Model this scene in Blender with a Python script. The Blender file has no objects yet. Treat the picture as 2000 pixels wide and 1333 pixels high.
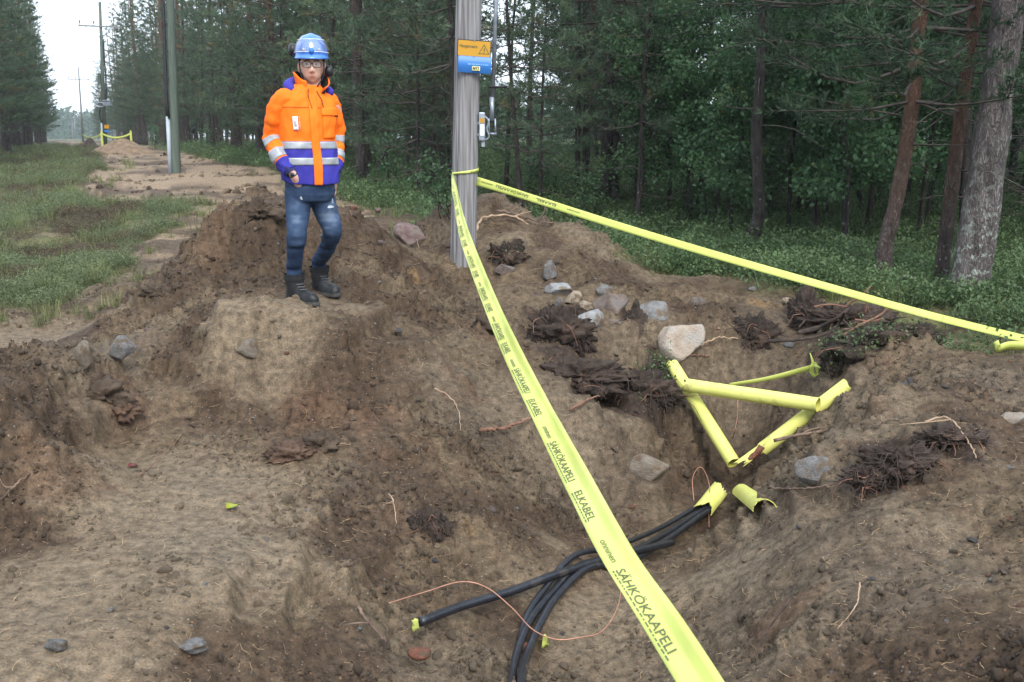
import bpy, bmesh, math, random
import numpy as np
from mathutils import Vector, Matrix

random.seed(7)
scene = bpy.context.scene
COL = scene.collection

# ------------------------------------------------------------------ camera
CAMZ = 1.5
PITCH = math.atan(396.5 / 2000.0)
cam_d = bpy.data.cameras.new('camera')
cam = bpy.data.objects.new('camera', cam_d)
COL.objects.link(cam)
cam.location = (0, 0, CAMZ)
cam.rotation_euler = (math.pi / 2 - PITCH, 0, 0)
cam_d.sensor_width = 36.0
cam_d.lens = 36.0
cam_d.clip_start = 0.05
cam_d.clip_end = 3000
cam_d.dof.use_dof = True
cam_d.dof.focus_distance = 6.6
cam_d.dof.aperture_fstop = 7.1
scene.camera = cam

# ------------------------------------------------------------------ sky, sun, exposure
SUN_EL, SUN_AZ = math.radians(45), math.radians(168)
world = bpy.data.worlds.new('World')
scene.world = world
world.use_nodes = True
wn = world.node_tree.nodes
wl = world.node_tree.links
wn.clear()
sky = wn.new('ShaderNodeTexSky')
sky.sky_type = 'NISHITA'
sky.sun_disc = False
sky.sun_elevation = SUN_EL
sky.sun_rotation = SUN_AZ
sky.air_density = 1.0
sky.dust_density = 4.0
mixs = wn.new('ShaderNodeMix')
mixs.data_type = 'RGBA'
mixs.inputs['Factor'].default_value = 0.82          # closed cloud deck over the blue
mixs.inputs['B'].default_value = (8.6, 9.7, 10.9, 1)
bg = wn.new('ShaderNodeBackground')
bg.inputs['Strength'].default_value = 0.105
wo = wn.new('ShaderNodeOutputWorld')
wl.new(sky.outputs['Color'], mixs.inputs['A'])
wl.new(mixs.outputs['Result'], bg.inputs['Color'])
wl.new(bg.outputs['Background'], wo.inputs['Surface'])
sun_d = bpy.data.lights.new('sun', 'SUN')
sun_d.energy = 1.4
sun_d.angle = math.radians(25)
sun_d.color = (1.0, 0.96, 0.9)
sun = bpy.data.objects.new('sun', sun_d)
COL.objects.link(sun)
sd = Vector((math.sin(SUN_AZ) * math.cos(SUN_EL), math.cos(SUN_AZ) * math.cos(SUN_EL), math.sin(SUN_EL)))
sun.rotation_euler = sd.to_track_quat('Z', 'Y').to_euler()
sun.location = (-10, -15, 30)
scene.view_settings.view_transform = 'Standard'
scene.view_settings.look = 'None'
scene.view_settings.exposure = 1.2
scene.view_settings.gamma = 1.0
scene.view_settings.use_curve_mapping = False
scene.render.engine = 'CYCLES'
scene.cycles.max_bounces = 6
scene.cycles.diffuse_bounces = 4
scene.cycles.glossy_bounces = 2
scene.cycles.transmission_bounces = 4
scene.cycles.transparent_max_bounces = 6
scene.cycles.use_denoising = True

# ------------------------------------------------------------------ helpers: pixels of the photograph to places
SP, CP = math.sin(PITCH), math.cos(PITCH)
def ray(px, py):
    dx, dy = (px - 1000) / 2000.0, (666.5 - py) / 2000.0
    return Vector((dx, CP + dy * SP, -SP + dy * CP))
def at(px, py, Y):
    d = ray(px, py)
    return Vector((0, 0, CAMZ)) + d * (Y / d.y)
def at_z(px, py, z):
    d = ray(px, py)
    return Vector((0, 0, CAMZ)) + d * ((z - CAMZ) / d.z)
def px_size(n, Y):
    return n * Y / 2000.0

# ------------------------------------------------------------------ helpers: noise
def _h(ix, iy, iz, seed):
    with np.errstate(over='ignore'):
        h = (ix.astype(np.uint32) * np.uint32(374761393) + iy.astype(np.uint32) * np.uint32(668265263)
             + iz.astype(np.uint32) * np.uint32(2246822519) + np.uint32((seed * 3266489917) & 0xffffffff))
        h = (h ^ (h >> np.uint32(13))) * np.uint32(1274126177)
        h = (h ^ (h >> np.uint32(15))) * np.uint32(2654435761)
        h = h ^ (h >> np.uint32(16))
    return h.astype(np.float64) / 4294967295.0
def noise2(x, y, seed=0):
    fx, fy = np.floor(x), np.floor(y)
    ix, iy = fx.astype(np.int64), fy.astype(np.int64)
    tx, ty = x - fx, y - fy
    tx = tx * tx * tx * (tx * (tx * 6 - 15) + 10); ty = ty * ty * ty * (ty * (ty * 6 - 15) + 10)
    z = np.zeros_like(ix)
    a = _h(ix, iy, z, seed); b = _h(ix + 1, iy, z, seed); c = _h(ix, iy + 1, z, seed); d = _h(ix + 1, iy + 1, z, seed)
    return (a * (1 - tx) + b * tx) * (1 - ty) + (c * (1 - tx) + d * tx) * ty * 1.0 - 0.5
def noise3(p, seed=0):
    f = np.floor(p); i = f.astype(np.int64); t = p - f; t = t * t * (3 - 2 * t)
    r = 0
    for a in (0, 1):
        for b in (0, 1):
            for c in (0, 1):
                w = (t[:, 0] if a else 1 - t[:, 0]) * (t[:, 1] if b else 1 - t[:, 1]) * (t[:, 2] if c else 1 - t[:, 2])
                r = r + w * _h(i[:, 0] + a, i[:, 1] + b, i[:, 2] + c, seed)
    return r - 0.5
def fbm2(x, y, wl_, n, seed=0, gain=0.5):
    r, a = 0, 1.0
    c, s = math.cos(0.6), math.sin(0.6)
    for k in range(n):
        r = r + a * noise2(x / wl_ + 17.3 * k, y / wl_ - 9.1 * k, seed + k)
        x, y = c * x - s * y, s * x + c * y
        wl_ *= 0.5; a *= gain
    return r
def worley(x, y, wl_, seed=0):
    X, Y_ = x / wl_, y / wl_
    fx, fy = np.floor(X).astype(np.int64), np.floor(Y_).astype(np.int64)
    best = np.full(X.shape, 9.0); val = np.zeros(X.shape)
    z = np.zeros_like(fx)
    for a in (-1, 0, 1):
        for b in (-1, 0, 1):
            cx, cy = fx + a, fy + b
            d = np.hypot(cx + _h(cx, cy, z, seed) - X, cy + _h(cx, cy, z, seed + 1) - Y_)
            m = d < best
            best = np.where(m, d, best); val = np.where(m, _h(cx, cy, z, seed + 2), val)
    return best, val
def sstep(a, b, x):
    t = np.clip((x - a) / (b - a), 0, 1)
    return t * t * (3 - 2 * t)

# ------------------------------------------------------------------ helpers: meshes, objects, tags
def mesh_np(name, V, faces=None, tris=None, quads=None, smooth=False):
    me = bpy.data.meshes.new(name)
    V = np.asarray(V, dtype=np.float32)
    if faces is not None:
        me.from_pydata([tuple(v) for v in V], [], faces)
    else:
        parts, sizes = [], []
        if tris is not None and len(tris):
            parts.append(np.asarray(tris, dtype=np.int32).ravel()); sizes.append(np.full(len(tris), 3, np.int32))
        if quads is not None and len(quads):
            parts.append(np.asarray(quads, dtype=np.int32).ravel()); sizes.append(np.full(len(quads), 4, np.int32))
        idx = np.concatenate(parts); sz = np.concatenate(sizes)
        me.vertices.add(len(V)); me.vertices.foreach_set('co', V.ravel())
        me.loops.add(len(idx)); me.loops.foreach_set('vertex_index', idx)
        me.polygons.add(len(sz))
        me.polygons.foreach_set('loop_start', np.concatenate(([0], np.cumsum(sz)[:-1])).astype(np.int32))
        me.update(calc_edges=True)
    if smooth:
        me.polygons.foreach_set('use_smooth', np.ones(len(me.polygons), dtype=bool))
    me.validate()
    me.update()
    return me
def link(name, data, mat=None, parent=None, loc=None):
    o = bpy.data.objects.new(name, data)
    COL.objects.link(o)
    if mat is not None:
        for m in (mat if isinstance(mat, (list, tuple)) else [mat]):
            if len(data.materials) < (len(mat) if isinstance(mat, (list, tuple)) else 1):
                data.materials.append(m)
    if parent is not None: o.parent = parent
    if loc is not None: o.location = loc
    return o
def empty(name, loc=(0, 0, 0)):
    o = bpy.data.objects.new(name, None)
    o.empty_display_size = 0.1
    COL.objects.link(o)
    o.location = loc
    return o
def tag(o, label, cat, group=None, kind=None):
    if label: o['label'] = label
    if cat: o['category'] = cat
    if group: o['group'] = group
    if kind: o['kind'] = kind
    return o
def catmull(pts, n):
    """n points evenly spread over a smooth curve through pts (k-dim rows)"""
    P = np.asarray(pts, float)
    if len(P) < 2: return P
    Q = np.vstack([2 * P[0] - P[1], P, 2 * P[-1] - P[-2]])
    out = []
    m = max(2, int(math.ceil(n / (len(P) - 1))) * 3)
    for i in range(1, len(Q) - 2):
        t = np.linspace(0, 1, m, endpoint=False)[:, None]
        a, b, c, d = Q[i - 1], Q[i], Q[i + 1], Q[i + 2]
        out.append(0.5 * ((2 * b) + (c - a) * t + (2 * a - 5 * b + 4 * c - d) * t ** 2 + (3 * b - a - 3 * c + d) * t ** 3))
    out = np.vstack(out + [P[-1:]])
    L = np.concatenate([[0], np.cumsum(np.linalg.norm(np.diff(out[:, :3], axis=0), axis=1))])
    s = np.linspace(0, L[-1], n)
    return np.stack([np.interp(s, L, out[:, k]) for k in range(P.shape[1])], 1)
class MB:
    """collects shapes for ONE mesh"""
    def __init__(s): s.V = []; s.F = []; s.M = []; s.n = 0
    def add(s, V, F, m=0):
        s.V.append(np.asarray(V, float).reshape(-1, 3))
        s.F += [tuple(i + s.n for i in f) for f in F]
        s.M += [m] * len(F)
        s.n += len(s.V[-1])
    def tube(s, pts, rad, k=8, m=0, caps=True):
        P = np.asarray(pts, float); n = len(P)
        R = np.full(n, rad) if np.isscalar(rad) else np.asarray(rad, float)
        T = np.gradient(P, axis=0); T /= np.linalg.norm(T, axis=1)[:, None] + 1e-12
        u = np.cross(T[0], (0, 0, 1) if abs(T[0][2]) < 0.9 else (1, 0, 0)); u /= np.linalg.norm(u)
        V = []
        a = np.arange(k) * 2 * math.pi / k
        for i in range(n):
            u = u - T[i] * np.dot(u, T[i]); u /= np.linalg.norm(u) + 1e-12
            w = np.cross(T[i], u)
            V.append(P[i] + R[i] * (np.cos(a)[:, None] * u + np.sin(a)[:, None] * w))
        F = [(i * k + j, i * k + (j + 1) % k, (i + 1) * k + (j + 1) % k, (i + 1) * k + j) for i in range(n - 1) for j in range(k)]
        if caps:
            F += [tuple(range(k))[::-1], tuple((n - 1) * k + j for j in range(k))]
        s.add(np.vstack(V), F, m)
    def box(s, c, size, rot=None, m=0):
        c = np.asarray(c, float); h = np.asarray(size, float) / 2
        V = np.array([(x, y, z) for x in (-1, 1) for y in (-1, 1) for z in (-1, 1)], float) * h
        if rot is not None: V = V @ np.array(rot).T
        s.add(V + c, [(0, 1, 3, 2), (4, 6, 7, 5), (0, 4, 5, 1), (2, 3, 7, 6), (0, 2, 6, 4), (1, 5, 7, 3)], m)
    def grid(s, G, m=0, closed_u=False, closed_v=False):
        """G: rows x cols x 3"""
        r, c = G.shape[:2]
        F = [(i * c + j, i * c + (j + 1) % c, ((i + 1) % r) * c + (j + 1) % c, ((i + 1) % r) * c + j)
             for i in range(r if closed_u else r - 1) for j in range(c if closed_v else c - 1)]
        s.add(G.reshape(-1, 3), F, m)
    def build(s, name, mat, parent=None, smooth=True, loc=None, bevel=None):
        me = bpy.data.meshes.new(name)
        V = np.vstack(s.V)
        me.from_pydata([tuple(v) for v in V], [], s.F)
        mats = mat if isinstance(mat, (list, tuple)) else [mat]
        for q in mats: me.materials.append(q)
        me.polygons.foreach_set('material_index', np.array(s.M, dtype=np.int32))
        if smooth: me.polygons.foreach_set('use_smooth', np.ones(len(me.polygons), dtype=bool))
        me.update()
        o = bpy.data.objects.new(name, me); COL.objects.link(o)
        if parent is not None: o.parent = parent
        if loc is not None: o.location = loc
        if bevel:
            b = o.modifiers.new('bevel', 'BEVEL'); b.width = bevel; b.segments = 2; b.limit_method = 'ANGLE'
        return o

# ------------------------------------------------------------------ helpers: materials
def N(nt, t, **kw):
    n = nt.nodes.new(t)
    for k, v in kw.items(): setattr(n, k, v)
    return n
def pmat(name, c1, c2=None, scale=6.0, rough=0.7, bump=0.0, bscale=None, metal=0.0, stretch=(1, 1, 1), detail=5, spec=0.4,
         c3=None, scale3=1.5, f3=(0.55, 0.7), trans=0.0, sub=0.0, objrand=0.0, coat=0.0, rough2=None):
    m = bpy.data.materials.new(name)
    m.use_nodes = True
    nt = m.node_tree; L = nt.links
    b = nt.nodes['Principled BSDF']
    b.inputs['Roughness'].default_value = rough
    b.inputs['Metallic'].default_value = metal
    b.inputs['Specular IOR Level'].default_value = spec
    if coat: b.inputs['Coat Weight'].default_value = coat
    tc = N(nt, 'ShaderNodeTexCoord')
    mp = N(nt, 'ShaderNodeMapping'); mp.inputs['Scale'].default_value = stretch
    L.new(tc.outputs['Object'], mp.inputs['Vector'])
    nz = N(nt, 'ShaderNodeTexNoise'); nz.inputs['Scale'].default_value = scale; nz.inputs['Detail'].default_value = detail
    L.new(mp.outputs['Vector'], nz.inputs['Vector'])
    rp = N(nt, 'ShaderNodeValToRGB')
    rp.color_ramp.elements[0].position = 0.33; rp.color_ramp.elements[1].position = 0.67
    rp.color_ramp.elements[0].color = (*c1, 1); rp.color_ramp.elements[1].color = (*(c2 or c1), 1)
    L.new(nz.outputs['Fac'], rp.inputs['Fac'])
    out = rp.outputs['Color']
    if c3:
        n3 = N(nt, 'ShaderNodeTexNoise'); n3.inputs['Scale'].default_value = scale3; n3.inputs['Detail'].default_value = 4
        L.new(mp.outputs['Vector'], n3.inputs['Vector'])
        mr = N(nt, 'ShaderNodeMapRange'); mr.inputs['From Min'].default_value = f3[0]; mr.inputs['From Max'].default_value = f3[1]
        L.new(n3.outputs['Fac'], mr.inputs['Value'])
        mx = N(nt, 'ShaderNodeMix', data_type='RGBA'); mx.inputs['B'].default_value = (*c3, 1)
        L.new(mr.outputs['Result'], mx.inputs['Factor']); L.new(out, mx.inputs['A'])
        out = mx.outputs['Result']
    if objrand:
        oi = N(nt, 'ShaderNodeObjectInfo')
        hs = N(nt, 'ShaderNodeHueSaturation')
        mr = N(nt, 'ShaderNodeMapRange'); mr.inputs['To Min'].default_value = 1 - objrand; mr.inputs['To Max'].default_value = 1 + objrand
        L.new(oi.outputs['Random'], mr.inputs['Value']); L.new(mr.outputs['Result'], hs.inputs['Value']); L.new(out, hs.inputs['Color'])
        out = hs.outputs['Color']
    L.new(out, b.inputs['Base Color'])
    if bump:
        nb = N(nt, 'ShaderNodeTexNoise'); nb.inputs['Scale'].default_value = bscale or scale * 4; nb.inputs['Detail'].default_value = 6
        L.new(mp.outputs['Vector'], nb.inputs['Vector'])
        bp = N(nt, 'ShaderNodeBump'); bp.inputs['Strength'].default_value = 1.0; bp.inputs['Distance'].default_value = bump
        L.new(nb.outputs['Fac'], bp.inputs['Height']); L.new(bp.outputs['Normal'], b.inputs['Normal'])
    if sub:
        b.inputs['Subsurface Weight'].default_value = sub; b.inputs['Subsurface Radius'].default_value = (0.02, 0.008, 0.005)
    if trans:
        tr = N(nt, 'ShaderNodeBsdfTranslucent'); ms = N(nt, 'ShaderNodeMixShader'); ms.inputs['Fac'].default_value = trans
        L.new(out, tr.inputs['Color']); L.new(b.outputs['BSDF'], ms.inputs[1]); L.new(tr.outputs['BSDF'], ms.inputs[2])
        L.new(ms.outputs['Shader'], nt.nodes['Material Output'].inputs['Surface'])
    return m
def bark_mat(name, low, low2, high, high2, z0, z1, lichen=0.0, bump=0.012, scale=9):
    """bark that turns from grey scales below to orange above"""
    m = bpy.data.materials.new(name); m.use_nodes = True
    nt = m.node_tree; L = nt.links; b = nt.nodes['Principled BSDF']
    b.inputs['Roughness'].default_value = 0.88; b.inputs['Specular IOR Level'].default_value = 0.2
    tc = N(nt, 'ShaderNodeTexCoord'); mp = N(nt, 'ShaderNodeMapping'); mp.inputs['Scale'].default_value = (1, 1, 0.28)
    L.new(tc.outputs['Object'], mp.inputs['Vector'])
    vo = N(nt, 'ShaderNodeTexVoronoi', feature='DISTANCE_TO_EDGE'); vo.inputs['Scale'].default_value = scale * 5.5
    nz = N(nt, 'ShaderNodeTexNoise'); nz.inputs['Scale'].default_value = scale * 2; nz.inputs['Detail'].default_value = 6
    L.new(mp.outputs['Vector'], nz.inputs['Vector'])
    ad = N(nt, 'ShaderNodeMix', data_type='VECTOR'); ad.inputs['Factor'].default_value = 0.14
    L.new(mp.outputs['Vector'], ad.inputs['A']); L.new(nz.outputs['Color'], ad.inputs['B']); L.new(ad.outputs['Result'], vo.inputs['Vector'])
    def two(a, c):
        r = N(nt, 'ShaderNodeValToRGB'); r.color_ramp.elements[0].position = 0.35; r.color_ramp.elements[1].position = 0.68
        r.color_ramp.elements[0].color = (*a, 1); r.color_ramp.elements[1].color = (*c, 1); L.new(nz.outputs['Fac'], r.inputs['Fac']); return r.outputs['Color']
    sx = N(nt, 'ShaderNodeSeparateXYZ'); L.new(tc.outputs['Object'], sx.inputs['Vector'])
    n2 = N(nt, 'ShaderNodeTexNoise'); n2.inputs['Scale'].default_value = 2.5; L.new(tc.outputs['Object'], n2.inputs['Vector'])
    ma = N(nt, 'ShaderNodeMath', operation='MULTIPLY_ADD'); ma.inputs[1].default_value = 1.6; L.new(n2.outputs['Fac'], ma.inputs[0]); L.new(sx.outputs['Z'], ma.inputs[2])
    mr = N(nt, 'ShaderNodeMapRange'); mr.inputs['From Min'].default_value = z0 + 0.8; mr.inputs['From Max'].default_value = z1 + 0.8
    L.new(ma.outputs['Value'], mr.inputs['Value'])
    mx = N(nt, 'ShaderNodeMix', data_type='RGBA'); L.new(mr.outputs['Result'], mx.inputs['Factor']); L.new(two(low, low2), mx.inputs['A']); L.new(two(high, high2), mx.inputs['B'])
    out = mx.outputs['Result']
    # furrows between the bark scales are a darker bark
    r2 = N(nt, 'ShaderNodeMapRange'); r2.inputs['From Max'].default_value = 0.12; r2.inputs['To Min'].default_value = 0.66; L.new(vo.outputs['Distance'], r2.inputs['Value'])
    mu = N(nt, 'ShaderNodeMix', data_type='RGBA', blend_type='MULTIPLY'); mu.inputs['Factor'].default_value = 1.0
    L.new(out, mu.inputs['A']); L.new(r2.outputs['Result'], mu.inputs['B']); out = mu.outputs['Result']
    if lichen:
        n3 = N(nt, 'ShaderNodeTexNoise'); n3.inputs['Scale'].default_value = 14; n3.inputs['Detail'].default_value = 6; n3.inputs['Roughness'].default_value = 0.7
        L.new(tc.outputs['Object'], n3.inputs['Vector'])
        r3 = N(nt, 'ShaderNodeMapRange'); r3.inputs['From Min'].default_value = 0.66 - lichen; r3.inputs['From Max'].default_value = 0.70 - lichen
        L.new(n3.outputs['Fac'], r3.inputs['Value'])
        r4 = N(nt, 'ShaderNodeMapRange'); r4.inputs['From Min'].default_value = 2.6; r4.inputs['From Max'].default_value = 0.6
        L.new(ma.outputs['Value'], r4.inputs['Value'])
        mm = N(nt, 'ShaderNodeMath', operation='MULTIPLY'); L.new(r3.outputs['Result'], mm.inputs[0]); L.new(r4.outputs['Result'], mm.inputs[1])
        ml = N(nt, 'ShaderNodeMix', data_type='RGBA'); ml.inputs['B'].default_value = (0.34, 0.38, 0.33, 1)
        L.new(mm.outputs['Value'], ml.inputs['Factor']); L.new(out, ml.inputs['A']); out = ml.outputs['Result']
    L.new(out, b.inputs['Base Color'])
    bp = N(nt, 'ShaderNodeBump'); bp.inputs['Distance'].default_value = bump; bp.inputs['Strength'].default_value = 1
    sm = N(nt, 'ShaderNodeMath', operation='ADD'); r5 = N(nt, 'ShaderNodeMapRange'); r5.inputs['From Max'].default_value = 0.2
    L.new(vo.outputs['Distance'], r5.inputs['Value']); L.new(r5.outputs['Result'], sm.inputs[0]); L.new(nz.outputs['Fac'], sm.inputs[1])
    L.new(sm.outputs['Value'], bp.inputs['Height']); L.new(bp.outputs['Normal'], b.inputs['Normal'])
    return m
# ================================================================== THE GROUND
def base_g(x, y):
    return 0.57 * sstep(10, 28, y) + 0.40 * sstep(24, 70, y)
CZ = [  # (px, py, z): the excavated ground, read where the photograph shows it
 (30,1320,-.2),(300,1320,-.27),(100,1180,-.2),(400,1180,-.25),(150,1050,-.2),(420,1030,-.24),(620,1000,-.27),(300,900,-.2),(480,880,-.2),
 (600,860,-.18),(420,800,-.1),(500,1120,-.27),(600,1330,-.42),(580,1210,-.42),(700,1100,-.42),(820,1330,-.58),(740,1220,-.5),
 (0,1010,-.16),(120,885,-.14),(230,795,-.06),(0,850,.15),(60,785,.15),(160,715,.16),(225,700,.15),(60,690,.04),(0,720,.06),(100,650,0),(0,640,0),(200,620,.06),
 (250,650,.14),(330,640,.24),(300,720,.06),(420,650,.3),(400,730,.05),(560,656,.28),(560,750,0),(500,790,-.08),(660,680,.2),
 (430,625,.33),(600,612,.33),(700,600,.34),(640,585,.335),(500,600,.34),(590,598,.335),
 (350,560,.40),(450,520,.5),(600,540,.42),(700,540,.45),(480,470,.7),(430,440,.8),(500,392,.95),(620,405,.9),(700,436,.78),(760,468,.62),(820,508,.45),(880,556,.22),
 (400,480,.6),(330,520,.42),(270,560,.25),(220,600,.12),
 (1150,1200,-.72),(1030,1320,-.72),(1250,1120,-.77),(1330,1060,-.82),(900,1250,-.64),(800,1270,-.57),(1420,1000,-.87),(1420,930,-.88),(1180,1045,-.76),(1500,900,-.8),
 (1200,962,-.78),(1420,880,-.86)]
CY = [  # (px, py, Y): the same, read by distance
 (840,440,10.8),(760,425,14),(750,405,17),(960,400,11),(1000,420,10.9),(1050,440,10.7),(1140,450,10.6),(1200,500,10.2),(1300,540,9.9),(1450,560,9.6),
 (1000,520,9.6),(1100,520,9.6),(1050,570,9.0),(1180,570,9.0),(960,570,8.9),(1300,590,8.8),(905,545,9.3),
 (760,620,7.6),(860,640,7.6),(900,720,6.8),(800,760,6.3),(700,760,6.2),(700,860,5.6),(820,900,5.5),(950,880,6.0),(900,1000,5.2),(1000,1060,5.1),(850,1120,4.6),(700,980,5.0),
 (1050,985,5.75),(1050,850,6.45),(1180,835,6.75),(1185,855,6.68),(1195,945,6.50),(1100,845,6.6),(1110,865,6.53),(1120,975,6.2),(1290,845,7.25),(1300,880,7.0),(1380,840,7.55),(1235,802,7.5),(1290,808,7.62),(1165,792,7.3),(1150,715,7.35),(1250,715,7.4),(1050,720,7.2),(1050,650,8.0),(1200,640,8.1),(1330,690,7.9),(1150,780,7.1),
 (1450,655,8.25),(1450,720,8.05),(1450,800,7.8),(1560,750,7.7),(1560,660,8.2),(1530,600,8.9),(1330,800,7.5),
 (1655,760,7.0),(1640,830,6.5),(1700,740,6.9),(1800,700,6.9),(1950,700,6.7),(1900,760,6.0),(1750,800,5.7),(1990,800,5.5),(1700,700,7.3),(1750,640,8.2),
 (1640,900,5.2),(1800,850,5.0),(1950,850,5.0),(1560,960,5.0),(1480,1040,4.9),(1400,1150,4.5),(1350,1280,4.1),(1600,1050,4.4),(1550,1200,3.8),(1450,1320,3.5),
 (1700,1200,3.55),(1900,1000,4.2),(1850,1150,3.6),(1950,1320,3.0),(1700,1320,3.2)]
CW = [  # hidden or out of frame: world x, y, z
 (-2.4,10.7,.2),(-1.7,11,.2),(-1.2,10.8,.25),(-3.4,10.0,.12),(-.9,10.6,.42),(0,12.4,.15),(.8,12.3,.12),(-.5,12.5,.2),(1.6,11.6,.1),(2.5,11,.08),
 (-7,6,0),(-8,9,0),(-6,12,.03),(-4,14,.1),(0,15,.15),(4,12,.05),(6,10,0),(8,7,0),(6,4,0),(5,1.5,-.1),(-5,1.5,-.1),(-6,3.5,0),(0,1,-.25),(2.5,1,-.25),(-2.5,1,-.2),
 (0,-3,-.1),(8,-3,0),(-8,-3,0),(12,3,0),(-12,3,0),(-12,10,0),(12,10,0),(8,14,.1),(-9,15,.1),(1.2,2.5,-.45),(.3,2.6,-.55),(4.5,8.3,.03),(4.6,6.2,.05)]
_c = [tuple(at_z(*c)) for c in CZ] + [tuple(at(*c)) for c in CY] + CW
_c = np.array(_c)
_cx, _cy = _c[:, 0], _c[:, 1]
_res = _c[:, 2] - base_g(_cx, _cy)
def _phi(dx, dy): return np.sqrt(dx * dx + dy * dy + 0.012)
_A = _phi(_cx[:, None] - _cx[None], _cy[:, None] - _cy[None]) - 0.012 * np.eye(len(_c)) * 3
_W = np.linalg.solve(_A, _res)
# the excavation is tabulated once, and its crests and hollows are sharpened: dug banks are not round
_HX, _HY = np.arange(-16, 16.01, .05), np.arange(-8, 22.01, .05)
_gx, _gy = np.meshgrid(_HX, _HY)
_T = np.zeros(_gx.shape)
for _k in range(len(_c)): _T += _W[_k] * _phi(_gx - _cx[_k], _gy - _cy[_k])
def _box(a, n):
    for ax in (0, 1):
        p = np.pad(a, [(n + 1, n) if q == ax else (0, 0) for q in (0, 1)], mode='edge'); cs = np.cumsum(p, axis=ax); L_ = a.shape[ax]
        a = (np.take(cs, np.arange(2 * n + 1, 2 * n + 1 + L_), ax) - np.take(cs, np.arange(0, L_), ax)) / (2 * n + 1)
    return a
_stand = at_z(600, 592, .335)
_keep = 1 - np.exp(-((_gx - _stand.x) ** 2 + (_gy - _stand.y - .1) ** 2) / .55 ** 2)
_T = _T + .9 * _keep * (_T - _box(_box(_T, 7), 7))
_T *= sstep(16, 11, np.abs(_gx)) * sstep(22, 16.5, _gy) * sstep(-8, -3, _gy)
def Hs(x, y):
    """smooth ground height"""
    x = np.asarray(x, float); y = np.asarray(y, float); sh = x.shape
    xf, yf = x.ravel(), y.ravel()
    fx = np.clip((xf + 16) / .05, 0, len(_HX) - 1.001); fy = np.clip((yf + 8) / .05, 0, len(_HY) - 1.001)
    ix, iy = fx.astype(int), fy.astype(int); tx, ty = fx - ix, fy - iy
    r = (_T[iy, ix] * (1 - tx) + _T[iy, ix + 1] * tx) * (1 - ty) + (_T[iy + 1, ix] * (1 - tx) + _T[iy + 1, ix + 1] * tx) * ty
    r = np.where((np.abs(xf) < 16) & (yf > -8) & (yf < 22), r, 0)
    roll = 0.10 * noise2(xf / 3.1, yf / 3.1, 5) * sstep(9, 18, yf)
    return (base_g(xf, yf) + r + roll).reshape(sh)
def hz(x, y): return float(Hs(np.array([x]), np.array([y]))[0])
def hit(px, py, ymax=140):
    """where the ray of a photograph pixel meets the ground"""
    d = ray(px, py)
    t = np.concatenate([np.arange(1.6, 12, 0.012), np.arange(12, ymax, 0.1)]) / d.y
    z = CAMZ + d.z * t
    h = Hs(d.x * t, d.y * t)
    k = np.argmax(z <= h)
    if not (z <= h).any(): k = len(t) - 1
    return Vector((d.x * t[k], d.y * t[k], h[k]))
_poly = [hit(-300, 612), hit(60, 604), hit(170, 585), hit(232, 545), hit(290, 470), hit(400, 400), Vector((-8.0, 19, 0)), Vector((-9.6, 23, 0)), Vector((-11.5, 29, 0)), Vector((-19, 48, 0)), Vector((-28, 68, 0)), Vector((-70, 160, 0)),
         Vector((-66, 160, 0)), Vector((-21.5, 62, 0)), Vector((-12.6, 42, 0)), Vector((-6.6, 29, 0)), Vector((-4.2, 21, 0)), Vector((-2.0, 16.2, 0)), Vector((-1.2, 13.2, 0)), Vector((-.3, 12.3, 0)), Vector((.3, 12.0, 0)),
         Vector((.9, 11.4, 0)), hit(1200, 490), hit(1290, 525), hit(1420, 548), hit(1530, 572), hit(1610, 590), hit(1680, 640), hit(1780, 660), hit(1850, 680), hit(2000, 683), Vector((6.5, 6.3, 0)), Vector((9, 3, 0)), Vector((6, -4, 0)), Vector((-6, -4, 0)), Vector((-9, 4, 0))]
_px = np.array([p.x for p in _poly]); _py = np.array([p.y for p in _poly])
def dirt_sd(x, y):
    """signed distance to the edge of the bare soil, positive inside"""
    x = np.asarray(x, float); y = np.asarray(y, float)
    best = np.full(x.shape, 1e9); ins = np.zeros(x.shape, bool)
    for i in range(len(_px)):
        ax, ay, bx, by = _px[i], _py[i], _px[(i + 1) % len(_px)], _py[(i + 1) % len(_px)]
        t = np.clip(((x - ax) * (bx - ax) + (y - ay) * (by - ay)) / ((bx - ax) ** 2 + (by - ay) ** 2), 0, 1)
        best = np.minimum(best, np.hypot(x - ax - t * (bx - ax), y - ay - t * (by - ay)))
        c = ((ay > y) != (by > y)) & (x < (bx - ax) * (y - ay) / (by - ay + 1e-12) + ax)
        ins ^= c
    return np.where(ins, best, -best)
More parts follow.
